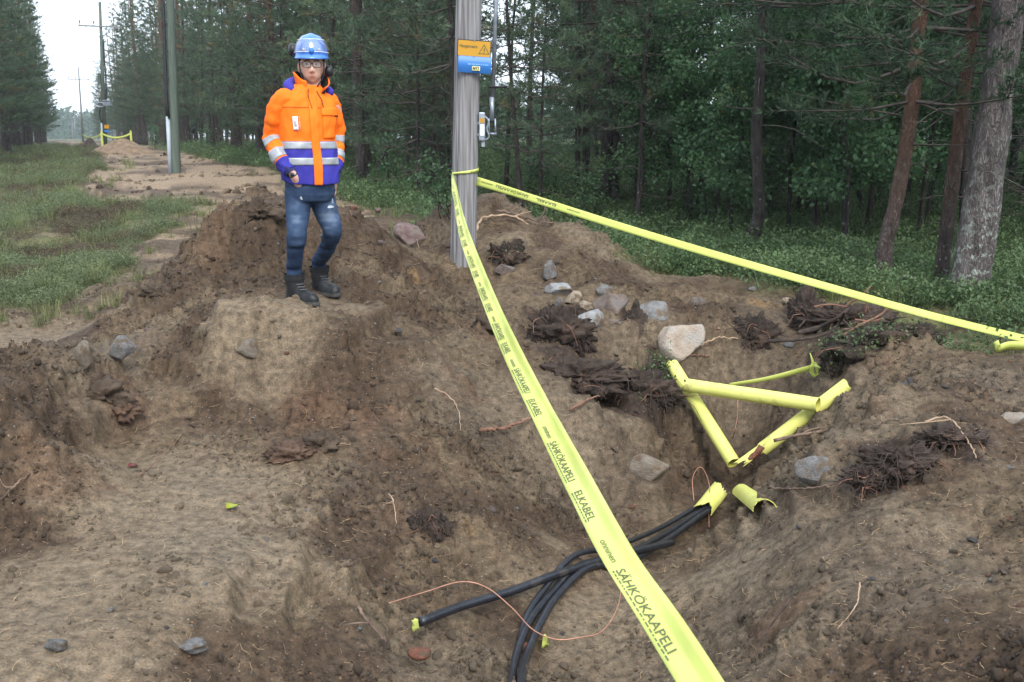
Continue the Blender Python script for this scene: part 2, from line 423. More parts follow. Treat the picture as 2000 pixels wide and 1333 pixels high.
# smooth sand, crumbly spoil, dark humus, rusty soil: world blobs (pixel, radius in metres, weight)
def blobs(lst):
    return [(hit(a, b), r, w) for a, b, r, w in lst]
SAND = blobs([(150,1150,.7,1),(350,1050,.7,1),(300,920,.5,1),(430,960,.5,1),(560,625,.35,.9),(450,628,.3,.9),(660,605,.25,.8),(582,600,.22,1.1),(605,596,.22,1.1),(630,586,.22,1.1),(1150,1200,.4,1),(1250,1150,.3,.8),(1430,1120,.35,.9),(1480,1020,.2,.8),(60,660,.8,1),(100,1290,.5,.9),(1130,900,.25,.7),(520,700,.4,.6),(1000,470,.5,.5),(1150,480,.5,.5),(1480,590,.4,.5),(1560,650,.2,.3),(820,1000,.2,.3),(1900,720,.6,.5),(1850,1150,.5,.35),(1080,1060,.25,.6)])
DARK = blobs([(1090,640,.33,1),(1120,690,.35,1),(1240,740,.3,1.1),(1300,780,.2,1),(1180,760,.25,.9),(1580,610,.3,1.1),(1650,640,.4,1),(1760,650,.4,1),(1475,655,.2,.9),(1760,900,.22,1),(1700,930,.2,.8),(985,495,.2,.9),(1240,630,.12,1),(830,1030,.14,.9),(110,570,.5,.8),(170,560,.4,.9),(1620,700,.25,.7),(560,890,.12,.6),(180,760,.2,.5),(1850,870,.25,.7),(950,620,.2,.5),(1400,1000,.2,.2),(640,430,.3,.3)])
RUST = blobs([(620,850,.3,1),(700,830,.35,.9),(600,790,.25,.9),(240,800,.25,.7),(870,770,.3,.6),(960,660,.3,.8),(820,530,.3,.6),(1480,610,.3,.5),(1700,620,.35,.9),(760,900,.3,.8),(760,1010,.25,.7),(1500,900,.3,.4),(1880,1250,.5,.4),(1600,1150,.4,.5),(450,470,.5,.5),(600,480,.5,.4),(80,860,.3,.4)])
OCHRE = blobs([(810,540,.22,1),(1490,600,.3,.8),(1560,690,.2,.8),(960,910,.2,.6),(900,1040,.2,.4),(1560,830,.2,.5),(1290,820,.2,.5),(720,680,.3,.3),(1000,560,.3,.3)])
def bfield(lst, x, y):
    r = np.zeros(np.shape(x))
    for p, s, w in lst:
        d2 = (x - p.x) ** 2 + (y - p.y) ** 2
        r = np.maximum(r, w * np.exp(-d2 / (s * s)))
    return r
ROAD_SD = lambda y: sstep(11, 15, y)
def ground_detail(x, y, sd):
    dirt = sstep(-0.15, 0.2, sd + 0.5 * fbm2(x, y, 0.9, 3, 40))
    nearf = sstep(15, 10.5, y)
    sand = np.clip(bfield(SAND, x, y), 0, 1)
    rough = np.clip(1.0 - 0.95 * sand, 0.06, 1)
    m = fbm2(x, y, 0.55, 3, 11)
    lump = 0.13 * fbm2(x, y, 0.42, 4, 1) * rough
    w1, v1 = worley(x + .02 * m, y, 0.095, 3)
    w2, v2 = worley(x, y + .02 * m, 0.045, 8)
    w3, v3 = worley(x, y, 0.021, 18)
    cl = np.clip(0.55 - w1, 0, 1) * (v1 > 0.45) * 0.13 * sstep(-0.12, .25, m)
    cl = cl + np.clip(0.55 - w2, 0, 1) * (v2 > 0.35) * 0.07 * sstep(-0.3, .2, m)
    cl = cl + np.clip(0.6 - w3, 0, 1) * (v3 > 0.3) * 0.014
    ridge = -np.clip(0.05 - np.abs(fbm2(x, y, 0.7, 3, 77)), 0, 1) * 0.5 * (fbm2(x, y, 1.1, 2, 78) > 0.1)
    fine = 0.012 * fbm2(x, y, 0.07, 3, 30)
    calm = 1 - .9 * np.exp(-((x - _stand.x) ** 2 + (y - _stand.y - .1) ** 2) / .45 ** 2)      # trodden where the person stands
    lump = lump * calm; cl = cl * calm
    d = (lump + (cl + ridge) * rough + fine * (0.2 + 0.8 * rough))
    soft = 0.022 * fbm2(x, y, 0.5, 3, 90) * (1 - rough)
    road = 0.11 * fbm2(x, y * 0.6, 0.9, 5, 55, .55) + 0.03 * np.clip(0.5 - worley(x, y, 0.35, 61)[0], 0, 1)
    floor_ = 0.13 * fbm2(x, y, 0.8, 5, 21, .55)
    return dirt * (nearf * (d + soft) + (1 - nearf) * road) + (1 - dirt) * floor_, dirt, m
# --- the grid: rows get wider apart with distance
ys = [0.45]
while ys[-1] < 16: ys.append(ys[-1] + 0.0045 * (ys[-1] + 0.9))
while ys[-1] < 1500: ys.append(ys[-1] * 1.035)
ys = np.array(ys)
back = 0.45 - np.cumsum(np.geomspace(0.05, 30, 18))[::-1]
ys = np.concatenate([back, ys])
us = np.concatenate([-np.geomspace(3.0, 0.60, 16)[:-1], np.linspace(-0.60, 0.60, 640), np.geomspace(0.60, 3.0, 16)[1:]])
wd = np.where(ys > 0.45, ys + 1.5, 1.95 + (0.45 - ys))
GX = us[None, :] * wd[:, None]
GY = np.repeat(ys[:, None], len(us), 1)
Z0 = Hs(GX, GY)
SD = dirt_sd(GX, GY)
DET, DIRT, MN = ground_detail(GX, GY, SD)
e = 0.04
# scarps: steep banks break into ledges
def terrace(x, y, z, slope, dirt):
    st = 0.15 + 0.05 * noise2(x / .9, y / .9, 301)
    t = z / st + 1.6 * fbm2(x, y, 0.8, 3, 305)
    f = t - np.floor(t)
    saw = sstep(.38, .62, f) - f
    k = sstep(.22, .6, slope) * dirt * sstep(-.25, .1, fbm2(x, y, 1.0, 2, 309)) * sstep(14, 11, y)
    return saw * st * k * .85
nx = -(Hs(GX + e, GY) - Hs(GX - e, GY)) / (2 * e); ny = -(Hs(GX, GY + e) - Hs(GX, GY - e)) / (2 * e)
nl = np.sqrt(nx * nx + ny * ny + 1)
Z0 = Z0 + terrace(GX, GY, Z0, np.hypot(nx, ny), DIRT)
GV = np.stack([GX + DET * nx / nl * 0.8, GY + DET * ny / nl * 0.8, Z0 + DET / nl], -1)
# --- soil colours (what the soil is, not how it is lit)
def C3(r, g, b): return np.array([r, g, b], float)
col = np.zeros(GV.shape)
nA = fbm2(GX, GY, 1.3, 4, 200); nB = fbm2(GX, GY, 0.35, 4, 210); nC = fbm2(GX, GY, 0.12, 4, 220)
spoil = C3(.060, .040, .026); spoil2 = C3(.106, .077, .049); sandc = C3(.150, .114, .077); sand2 = C3(.126, .101, .075)
dark = C3(.034, .023, .018); rust = C3(.085, .044, .027); ochre = C3(.200, .122, .055)
def mixc(a, b, f): return a * (1 - f[..., None]) + b * f[..., None]
col = mixc(np.broadcast_to(spoil, GV.shape), spoil2, sstep(-.35, .4, nB + .6 * nA + .3 * nC))
col = mixc(col, np.broadcast_to(sandc, GV.shape), np.clip(sstep(.25, .8, bfield(SAND, GX, GY) + .35 * nB + .2 * nC) * .85, 0, 1))
col = mixc(col, sand2, sstep(.05, .35, nA) * .35)
col = mixc(col, rust, sstep(.35, .8, bfield(RUST, GX, GY) + .9 * nB + .4 * nC) * .5)
col = mixc(col, ochre, sstep(.4, .9, bfield(OCHRE, GX, GY) + .5 * nB) * .6)
col = mixc(col, dark, sstep(.38, .75, bfield(DARK, GX, GY) + .55 * nB + .45 * nC) * .92)
roadc = mixc(np.broadcast_to(C3(.235, .172, .115), GV.shape), C3(.062, .042, .030), sstep(.00, .22, fbm2(GX * .8, GY * .9, 1.1, 5, 230, .6) * 1.0) * .85)
col = mixc(col, roadc, sstep(11.5, 14, GY))
moss = mixc(np.broadcast_to(C3(.060, .066, .030), GV.shape), C3(.105, .100, .045), sstep(-.3, .4, nB + nA))
moss = mixc(moss, C3(.050, .036, .024), sstep(-.05, .3, fbm2(GX, GY, .8, 5, 260, .6)))
moss = mixc(moss, C3(.150, .115, .070), sstep(.12, .4, fbm2(GX, GY, .5, 5, 263, .65)) * .7)
col = mixc(moss, col, DIRT)
r_, c_ = GV.shape[:2]
ii = np.arange(r_ * c_).reshape(r_, c_)
quads = np.stack([ii[:-1, :-1], ii[:-1, 1:], ii[1:, 1:], ii[1:, :-1]], -1).reshape(-1, 4)
gme = mesh_np('ground', GV.reshape(-1, 3), quads=quads, smooth=True)
att = gme.color_attributes.new('soil', 'FLOAT_COLOR', 'POINT')
att.data.foreach_set('color', np.concatenate([col, np.ones(col.shape[:2] + (1,))], -1).astype(np.float32).ravel())

def ground_mat():
    m = bpy.data.materials.new('soil'); m.use_nodes = True
    nt = m.node_tree; L = nt.links; b = nt.nodes['Principled BSDF']
    b.inputs['Specular IOR Level'].default_value = 0.14
    a = N(nt, 'ShaderNodeAttribute', attribute_name='soil')
    tc = N(nt, 'ShaderNodeTexCoord')
    def nz(s, d=6, r=.6):
        n = N(nt, 'ShaderNodeTexNoise'); n.inputs['Scale'].default_value = s; n.inputs['Detail'].default_value = d; n.inputs['Roughness'].default_value = r
        L.new(tc.outputs['Object'], n.inputs['Vector']); return n
    n1, n2, n3 = nz(22), nz(110, 4), nz(7)
    vo = N(nt, 'ShaderNodeTexVoronoi'); vo.inputs['Scale'].default_value = 55; vo.inputs['Randomness'].default_value = 1
    L.new(tc.outputs['Object'], vo.inputs['Vector'])
    r1 = N(nt, 'ShaderNodeMapRange'); r1.inputs['From Min'].default_value = .3; r1.inputs['From Max'].default_value = .72; r1.inputs['To Min'].default_value = .48; r1.inputs['To Max'].default_value = 1.5
    L.new(n1.outputs['Fac'], r1.inputs['Value'])
    r2 = N(nt, 'ShaderNodeMapRange'); r2.inputs['From Min'].default_value = .3; r2.inputs['From Max'].default_value = .7; r2.inputs['To Min'].default_value = .66; r2.inputs['To Max'].default_value = 1.36
    L.new(n2.outputs['Fac'], r2.inputs['Value'])
    mm = N(nt, 'ShaderNodeMath', operation='MULTIPLY'); L.new(r1.outputs['Result'], mm.inputs[0]); L.new(r2.outputs['Result'], mm.inputs[1])
    mu = N(nt, 'ShaderNodeMix', data_type='RGBA', blend_type='MULTIPLY'); mu.inputs['Factor'].default_value = 1
    L.new(a.outputs['Color'], mu.inputs['A']); L.new(mm.outputs['Value'], mu.inputs['B'])
    # grit: single grains of other colours
    gr = N(nt, 'ShaderNodeMath', operation='LESS_THAN'); gr.inputs[1].default_value = .22; L.new(vo.outputs['Distance'], gr.inputs[0])
    sp = N(nt, 'ShaderNodeSeparateColor'); L.new(vo.outputs['Color'], sp.inputs['Color'])
    g2 = N(nt, 'ShaderNodeMath', operation='GREATER_THAN'); g2.inputs[1].default_value = .72; L.new(sp.outputs['Red'], g2.inputs[0])
    g3 = N(nt, 'ShaderNodeMath', operation='MULTIPLY'); L.new(gr.outputs['Value'], g3.inputs[0]); L.new(g2.outputs['Value'], g3.inputs[1])
    rp = N(nt, 'ShaderNodeValToRGB'); L.new(sp.outputs['Green'], rp.inputs['Fac']); rp.color_ramp.interpolation = 'CONSTANT'
    for k, (p, c) in enumerate([(0, (.19, .17, .14)), (.3, (.07, .075, .085)), (.55, (.25, .12, .07)), (.75, (.14, .14, .15)), (.9, (.24, .21, .17))]):
        el = rp.color_ramp.elements[k] if k < 2 else rp.color_ramp.elements.new(p)
        el.position = p; el.color = (*c, 1)
    mg = N(nt, 'ShaderNodeMix', data_type='RGBA'); g4 = N(nt, 'ShaderNodeMath', operation='MULTIPLY'); g4.inputs[1].default_value = .75
    L.new(g3.outputs['Value'], g4.inputs[0]); L.new(g4.outputs['Value'], mg.inputs['Factor']); L.new(mu.outputs['Result'], mg.inputs['A']); L.new(rp.outputs['Color'], mg.inputs['B'])
    L.new(mg.outputs['Result'], b.inputs['Base Color'])
    rr = N(nt, 'ShaderNodeMapRange'); rr.inputs['From Min'].default_value = .3; rr.inputs['From Max'].default_value = .7; rr.inputs['To Min'].default_value = .62; rr.inputs['To Max'].default_value = .92
    L.new(n3.outputs['Fac'], rr.inputs['Value']); L.new(rr.outputs['Result'], b.inputs['Roughness'])
    h1 = N(nt, 'ShaderNodeMath', operation='MULTIPLY_ADD'); h1.inputs[1].default_value = .35; L.new(n2.outputs['Fac'], h1.inputs[0]); L.new(n1.outputs['Fac'], h1.inputs[2])
    bp = N(nt, 'ShaderNodeBump'); bp.inputs['Distance'].default_value = .0055; bp.inputs['Strength'].default_value = 1
    L.new(h1.outputs['Value'], bp.inputs['Height']); L.new(bp.outputs['Normal'], b.inputs['Normal'])
    return m
M_SOIL = ground_mat()
ground = link('ground', gme, M_SOIL)
tag(ground, None, None, kind='structure')
def hfull(x, y):
    x = np.asarray(x, float); y = np.asarray(y, float)
    d, _, _ = ground_detail(x, y, dirt_sd(x, y))
    return Hs(x, y) + d
def gz(x, y): return float(hfull(np.array([x]), np.array([y]))[0])
# ================================================================== TREES
M_BARK = bark_mat('pine_bark', (.060, .048, .044), (.125, .105, .098), (.11, .062, .04), (.20, .105, .06), 3.2, 6.0)
M_BARK_NEAR = bark_mat('pine_bark_lichen', (.088, .074, .073), (.185, .160, .155), (.12, .085, .072), (.19, .125, .10), 2.6, 6.0, lichen=0.13, bump=.014, scale=8)
M_BARK_ORANGE = bark_mat('pine_bark_orange', (.060, .046, .042), (.12, .092, .085), (.105, .064, .046), (.175, .100, .068), 0.5, 1.8, lichen=0.06, bump=.010, scale=9)
M_BARK_DARK = bark_mat('birch_bark_dark', (.028, .024, .022), (.075, .065, .06), (.03, .026, .024), (.07, .06, .055), 2, 5, lichen=0.05, bump=.008)
M_TWIG = pmat('branch_bark', (.040, .032, .028), (.10, .085, .075), 12, .9)
def leaf_mat(name, c1, c2, c3, f3=(.58, .7), trans=.3, rough=.55, scale=3.0, s3=1.1):
    return pmat(name, c1, c2, scale=scale, rough=rough, c3=c3, scale3=s3, f3=f3, trans=trans, objrand=.28, spec=.3, detail=3)
M_NEEDLE = leaf_mat('pine_needles', (.048, .085, .054), (.098, .145, .080), (.17, .125, .055), f3=(.57, .70), trans=.3)
M_NEEDLE_D = leaf_mat('pine_needles_dark', (.034, .068, .040), (.070, .118, .060), (.13, .105, .045), f3=(.62, .74), trans=.3)
M_LEAF = leaf_mat('broad_leaves', (.060, .130, .060), (.115, .205, .095), (.30, .25, .06), f3=(.64, .71), trans=.42, s3=2.2, rough=.38)
M_SHRUB = leaf_mat('shrub_leaves', (.062, .110, .048), (.130, .190, .078), (.20, .17, .07), f3=(.60, .72), trans=.3, s3=1.3)
M_HEATH = leaf_mat('heather_leaves', (.095, .128, .062), (.185, .220, .112), (.17, .13, .085), f3=(.56, .70), trans=.25, s3=1.5)
M_GRASS = leaf_mat('grass_blades', (.115, .140, .052), (.200, .225, .090), (.26, .22, .12), f3=(.56, .7), trans=.35, s3=2.0)

def unit(v): return v / (np.linalg.norm(v, axis=-1, keepdims=True) + 1e-12)
def needles_mesh(name, B, D, Ls, rng, n=14, nl=.085, nw=.012, mat=None):
    """bottle-brush shoots: bases B, directions D, lengths Ls -> one needle mesh"""
    S = len(B); B = np.repeat(B, n, 0); D = np.repeat(unit(D), n, 0); Ls = np.repeat(Ls, n)
    K = len(B)
    r = unit(rng.normal(size=(K, 3)))
    p = unit(np.cross(D, r)); a = rng.uniform(.45, 1.05, K)[:, None]
    d = unit(D * np.cos(a) + p * np.sin(a) + np.array([0, 0, .12]))
    b = B + D * (Ls * rng.uniform(0, 1, K))[:, None]
    l = (nl * rng.uniform(.7, 1.2, K))[:, None]
    w = unit(np.cross(d, unit(rng.normal(size=(K, 3))))) * (nw * rng.uniform(.7, 1.2, K))[:, None] * .5
    V = np.stack([b - w, b + w, b + d * l], 1).reshape(-1, 3)
    return mesh_np(name, V, tris=np.arange(K * 3).reshape(-1, 3))
def leaves_mesh(name, B, D, rng, size=.05, up=.6):
    """diamond leaves folded along the midrib"""
    K = len(B); D = unit(D)
    nrm = unit(rng.normal(size=(K, 3)) * .8 + np.array([0, 0, up * 2]))
    s = unit(np.cross(D, nrm)); nrm = np.cross(s, D)
    l = (size * rng.uniform(.65, 1.25, K))[:, None]
    V = np.stack([B, B + D * l * .5 + s * l * .36 + nrm * l * .08, B + D * l - nrm * l * .1, B + D * l * .5 - s * l * .36 + nrm * l * .08], 1).reshape(-1, 3)
    i = np.arange(K)[:, None] * 4
    return mesh_np(name, V, tris=np.concatenate([i + [0, 1, 2], i + [0, 2, 3]], 0))

def pine_meshes(seed, path, rad, crown_base, Lmax, top_z, n_whorl=22, seg=26, per=4, dead_from=.6, ndens=14, nl=.085, nw=.013, sub=7, sides=9, droop=.12, prof=1.0, twist=0):
    rng = np.random.default_rng(seed)
    P = catmull(np.column_stack([path, rad]), seg)
    wood = MB(); wood.tube(P[:, :3], P[:, 3] * (1 + .05 * rng.normal(size=len(P))), sides)
    def onp(z):
        return np.array([np.interp(z, P[:, 2], P[:, k]) for k in range(4)])
    B, D, Ls = [], [], []
    # dead lower branches
    z = dead_from
    while z < crown_base + 1.0:
        c = onp(z); a = rng.uniform(0, 2 * math.pi); L = rng.uniform(.25, 1.3) * min(1, .4 + Lmax / 2.5)
        dr = np.array([math.cos(a), math.sin(a), rng.uniform(-.25, .25)])
        pts = [c[:3] + dr * c[3] * .6, c[:3] + dr * L * .5 + [0, 0, rng.uniform(-.06, .05)], c[:3] + dr * L + [0, 0, rng.uniform(-.2, .1)]]
        wood.tube(catmull(pts, 5), np.linspace(.011, .003, 5), 3, 1, caps=False)
        for q in range(rng.integers(1, 4)):
            t = rng.uniform(.4, .95); s = pts[0] + (pts[2] - pts[0]) * t
            e = s + unit(dr + rng.normal(size=3) * .7) * L * .3
            wood.tube([s, (s + e) / 2 + rng.normal(size=3) * .02, e], [.005, .004, .002], 3, 1, caps=False)
        z += rng.uniform(.10, .38)
    for k in range(n_whorl):
        f = (k + rng.uniform(-.25, .25)) / (n_whorl - 1)
        z = crown_base + np.clip(f, 0, 1) * (top_z - crown_base)
        c = onp(z)
        h = np.clip((z - crown_base) / (top_z - crown_base), 0, 1)
        L0 = Lmax * (1 - h) ** (.75 * prof) * (0.75 + .5 * h if h < .5 else 1) + .25
        a0 = rng.uniform(0, 6.28)
        per_k = per if z < 6 else max(3, per - 2)
        for j in range(per_k):
            a = a0 + j * 2 * math.pi / per_k + rng.uniform(-.45, .45)
            L = L0 * rng.uniform(.55, 1.15)
            rise = -droop + .55 * h + rng.uniform(-.12, .15)
            d = np.array([math.cos(a), math.sin(a), rise])
            pts = np.array([c[:3], c[:3] + d * L * .45 + [0, 0, -.03 * L], c[:3] + d * L + [0, 0, .10 * L]]) + np.vstack([np.zeros(3), rng.normal(size=(2, 3)) * .05 * L])
            br = catmull(pts, 7)
            wood.tube(br, np.linspace(max(.007, min(.022, .011 * L)), .003, 7), 4, 1, caps=False)
            T = unit(np.gradient(br, axis=0))
            ns = max(3, int(sub * L / Lmax) + 2)
            for q in range(ns):
                t = rng.uniform(.28, 1.0); i = t * 6; i0 = min(5, int(i))
                s = br[i0] + (br[i0 + 1] - br[i0]) * (i - i0)
                side = unit(np.cross(T[i0], [0, 0, 1])) * (1 if q % 2 else -1)
                sd_ = unit(T[i0] * .8 + side * rng.uniform(.4, 1.0) + np.array([0, 0, rng.uniform(-.1, .45)]))
                sl = L * rng.uniform(.18, .38) * (1.15 - t * .5)
                e = s + sd_ * sl
                if sl > .2: wood.tube([s, e], [.004, .002], 3, 1, caps=False)
                m = max(2, int(sl / .11))
                for w in range(m):
                    u = (w + rng.uniform(.2, 1)) / m
                    B.append(s + sd_ * sl * u); D.append(unit(sd_ + rng.normal(size=3) * .55 + np.array([0, 0, .25]))); Ls.append(rng.uniform(.09, .17))
            for w in range(3):
                B.append(br[-1] - T[-1] * .08 * w); D.append(unit(T[-1] + rng.normal(size=3) * .4 + np.array([0, 0, .2]))); Ls.append(.14)
    nm = needles_mesh('crown', np.array(B), np.array(D), np.array(Ls), rng, ndens, nl, nw)
    return wood, nm
def wood_mesh(mb, name):
    V = np.vstack(mb.V)
    me = bpy.data.meshes.new(name); me.from_pydata([tuple(v) for v in V], [], mb.F)
    me.polygons.foreach_set('use_smooth', np.ones(len(me.polygons), dtype=bool)); me.polygons.foreach_set('material_index', np.array(mb.M, dtype=np.int32)); me.update()
    return me
def straight(h, r, rng, lean=.02, wig=.05):
    zs = np.linspace(-.15, h, 8)
    x = np.cumsum(rng.normal(size=8) * wig * .5); y = np.cumsum(rng.normal(size=8) * wig * .5)
    x -= x[0]; y -= y[0]
    rr = r * (1 - np.clip(zs / h, 0, 1) * .85); rr[0] *= 1.35; rr[1] *= 1.02
    return np.column_stack([x + zs * lean * rng.normal(), y + zs * lean * rng.normal(), zs]), rr
def broadleaf_meshes(seed, h, r, base, spread, nleaf, size, stems=1, leanx=0.0):
    rng = np.random.default_rng(seed)
    wood = MB(); B, D = [], []
    for st in range(stems):
        zs = np.linspace(-.1, h * rng.uniform(.8, 1), 7)
        x = np.cumsum(rng.normal(size=7) * .05) + zs * (leanx + rng.normal() * .05); y = np.cumsum(rng.normal(size=7) * .05) + zs * rng.normal() * .05
        P = catmull(np.column_stack([x - x[0] + st * .06, y - y[0] + st * .05, zs, np.linspace(r, r * .15, 7)]), 16)
        wood.tube(P[:, :3], P[:, 3], 6)
        nb = int(26 / stems) + 6
        for k in range(nb):
            t = rng.uniform(base / h, .98); c = np.array([np.interp(t * zs[-1], P[:, 2], P[:, q]) for q in range(3)])
            a = rng.uniform(0, 6.28); L = spread * (1.1 - .75 * t) * rng.uniform(.5, 1.2)
            d = np.array([math.cos(a), math.sin(a), rng.uniform(.2, .9)])
            br = catmull([c, c + d * L * .5, c + d * L + [0, 0, -.12 * L]], 6)
            wood.tube(br, np.linspace(.010, .002, 6) * (1 if r > .03 else .6), 3, caps=False)
            m = int(nleaf / (nb * stems))
            tt = rng.uniform(.2, 1.05, m)
            base_p = np.array([np.stack([np.interp(tt, np.linspace(0, 1, 6), br[:, q]) for q in range(3)], 1)])[0]
            B.append(base_p + rng.normal(size=(m, 3)) * .10 * (spread / 1.0) ** .5 + np.array([0, 0, -.02])); D.append(unit(rng.normal(size=(m, 3)) + np.array([0, 0, -.5]) + d * .5))
    return wood, leaves_mesh('crown', np.vstack(B), np.vstack(D), rng, size)

def tree_kind(wood, leaf, bark, leafm):
    wm = wood_mesh(wood, 'trunk') if isinstance(wood, MB) else wood
    wm.materials.append(bark); wm.materials.append(M_TWIG); leaf.materials.append(leafm)
    return wm, leaf
PINES, YOUNG, SLIM, BROAD, SAPL = [], [], [], [], []
for k in range(6):
    rng = np.random.default_rng(100 + k)
    h = 12 + 3.5 * rng.random(); p, r = straight(h, .115 + .05 * rng.random(), rng)
    cb = [1.9, 2.4, 3.2, 1.5, 3.9, 2.7][k]
    w, n = pine_meshes(100 + k, p, r, cb, 1.8 + .4 * rng.random(), h - .1, n_whorl=27, per=5, ndens=15, nl=.11, nw=.020, sub=9)
    PINES.append(tree_kind(w, n, M_BARK, M_NEEDLE))
for k in range(3):
    rng = np.random.default_rng(130 + k)
    h = [4.2, 5.6, 6.8][k]; p, r = straight(h, .04 + .008 * k, rng, wig=.03)
    w, n = pine_meshes(130 + k, p, r, [.9, 1.3, 1.8][k], 1.05, h - .05, n_whorl=15, per=4, ndens=12, nl=.09, nw=.013, sub=6, sides=6, dead_from=.3)
    YOUNG.append(tree_kind(w, n, M_BARK_DARK, M_NEEDLE))
for k in range(3):
    rng = np.random.default_rng(150 + k)
    h = [7.5, 9, 8][k]; p, r = straight(h, .045 + .012 * k, rng, lean=.05, wig=.08)
    w, n = pine_meshes(150 + k, p, r, [3.2, 4.2, 2.4][k], .95, h - .05, n_whorl=14, per=3, ndens=12, nl=.1, nw=.014, sub=6, sides=6, dead_from=.4)
    SLIM.append(tree_kind(w, n, M_BARK_DARK, M_NEEDLE_D))
for k in range(4):
    w, l = broadleaf_meshes(170 + k, [4.6, 5.6, 3.8, 6.5][k], [.032, .045, .028, .055][k], [.9, 1.3, .7, 1.6][k], [1.1, 1.3, .9, 1.4][k], [6200, 7600, 4600, 8200][k], .074, stems=[2, 1, 2, 1][k])
    BROAD.append(tree_kind(w, l, M_BARK_DARK, M_LEAF))
for k in range(2):
    w, l = broadleaf_meshes(190 + k, [1.2, .8][k], [.010, .008][k], .12, .42, [420, 300][k], .06, stems=3)
    SAPL.append(tree_kind(w, l, M_BARK_DARK, M_LEAF))
def plant(kind, variant, x, y, s=1.0, rz=0.0, name='pine_tree', label='', cat='pine tree', group=None, lean=None, z=None):
    t = empty(name, (x, y, (hz(x, y) if z is None else z)))
    t.rotation_euler = (lean[0] if lean else 0, lean[1] if lean else 0, rz); t.scale = (s, s, s)
    wm, lm = kind[variant]
    link('trunk', wm, None, t); link('crown', lm, None, t)
    return tag(t, label, cat, group)
# ---- forest floor layout
rnd = random.Random(11)
taken = []
def free(x, y, d):
    return all((x - a) ** 2 + (y - b) ** 2 > (d + e_) ** 2 for a, b, e_ in taken)
def take(x, y, d=.5): taken.append((x, y, d))
# ---- named trees (pixel of the foot, trunk line)
def bent_pine(px, py, pts, r_px, name, label, bark, crown_base, Lmax, height, seed, Y=None, group=None, **kw):
    f = hit(px, py); Y = Y or f.y
    f = at(px, py, Y); f.z = hz(f.x, f.y)
    path, rad = [(0, 0, -.2)], [r_px[0] * Y / 2000 * .5 * 1.25]
    for i, (qx, qy) in enumerate(pts):
        q = at(qx, qy, Y) - f
        path.append((q.x, 0.0, max(.02 + .01 * i, q.z))); rad.append(r_px[i] * Y / 2000 * .5)
    d = np.array(path[-1]) - np.array(path[-2]); d = d / d[2]
    z = path[-1][2]; lx = path[-1]
    for q in (.25, .5, .75, 1):
        zz = z + (height - z) * q
        path.append((lx[0] + d[0] * (zz - z) * (1 - .5 * q), .12 * q * math.sin(seed), zz)); rad.append(rad[len(pts)] * (1 - .85 * q))
    w, n = pine_meshes(seed, path, rad, crown_base, Lmax, height - .1, sides=20, seg=80, **kw)
    t = empty(name, f)
    a = link('trunk', wood_mesh(w, 'trunk'), [bark, M_TWIG], t); b = link('crown', n, M_NEEDLE_D, t)
    take(f.x, f.y, .5)
    return tag(t, label, 'pine tree', group)
bent_pine(1888, 588, [(1892, 560), (1918, 400), (1945, 200), (1972, 0)], [78, 68, 62, 60, 58], 'pine_tree', 'thick lichen-spotted pine trunk leaning right at the right edge of the photo', M_BARK_NEAR, 3.2, 2.4, 14, 501, Y=9.2, ndens=16, sub=9, dead_from=2.4, per=4)
bent_pine(1733, 572, [(1728, 540), (1727, 490), (1752, 385), (1778, 230), (1800, 0)], [36, 33, 30, 27, 27, 27], 'pine_tree', 'orange-barked pine with a curved foot beside a twisted dead root', M_BARK_ORANGE, 1.75, 2.1, 11, 502, Y=9.9, ndens=20, sub=10, dead_from=1.2, per=5, n_whorl=26)
bent_pine(1832, 575, [(1838, 540), (1862, 340), (1882, 180), (1908, 0)], [28, 25, 24, 23, 24], 'pine_tree', 'slender leaning pine between the orange pine and the thick lichen-spotted pine', M_BARK_ORANGE, 2.3, 1.9, 11, 503, Y=9.7, ndens=18, sub=9, dead_from=1.0, per=4)
bent_pine(1460, 500, [(1468, 470), (1482, 420), (1480, 340), (1478, 260), (1488, 100), (1492, 0)], [26, 24, 22, 21, 20, 19, 18], 'pine_tree', 'dark slim trunk with a hooked foot at the forest edge', M_BARK_DARK, 3.0, 1.5, 10, 504, dead_from=1.6)
bent_pine(1180, 404, [(1182, 370), (1186, 200), (1196, 0)], [20, 19, 17, 16], 'pine_tree', 'grey-brown pine, left trunk of the close pair in the forest', M_BARK, 3.2, 2.3, 13, 505, dead_from=.7)
bent_pine(1199, 404, [(1199, 370), (1204, 200), (1214, 0)], [20, 19, 18, 17], 'pine_tree', 'grey-brown pine, right trunk of the close pair in the forest', M_BARK, 3.6, 2.3, 13, 506, dead_from=1.2)
bent_pine(1245, 408, [(1246, 370), (1258, 200), (1264, 0)], [17, 15, 14, 13], 'pine_tree', 'single pine just right of the close pair of pines', M_BARK, 3.2, 1.9, 12, 507)
bent_pine(743, 335, [(748, 300), (752, 200), (758, 60), (760, 0)], [22, 20, 18, 17, 16], 'pine_tree', 'stout pine with orange upper bark standing right of the person', M_BARK, 3.0, 2.6, 14, 508, Y=26, dead_from=1.2)
bent_pine(1032, 345, [(1033, 300), (1036, 150), (1042, 0)], [10, 9, 8, 7], 'pine_tree', 'slim pine standing right of the grey switch rod', M_BARK, 2.0, 1.3, 8, 509, Y=24, per=3, n_whorl=14)
bent_pine(1142, 370, [(1143, 330), (1152, 150), (1158, 0)], [13, 12, 10, 9], 'pine_tree', 'slim dark pine just left of the close pair of pines', M_BARK, 2.6, 1.7, 11, 510, Y=23)
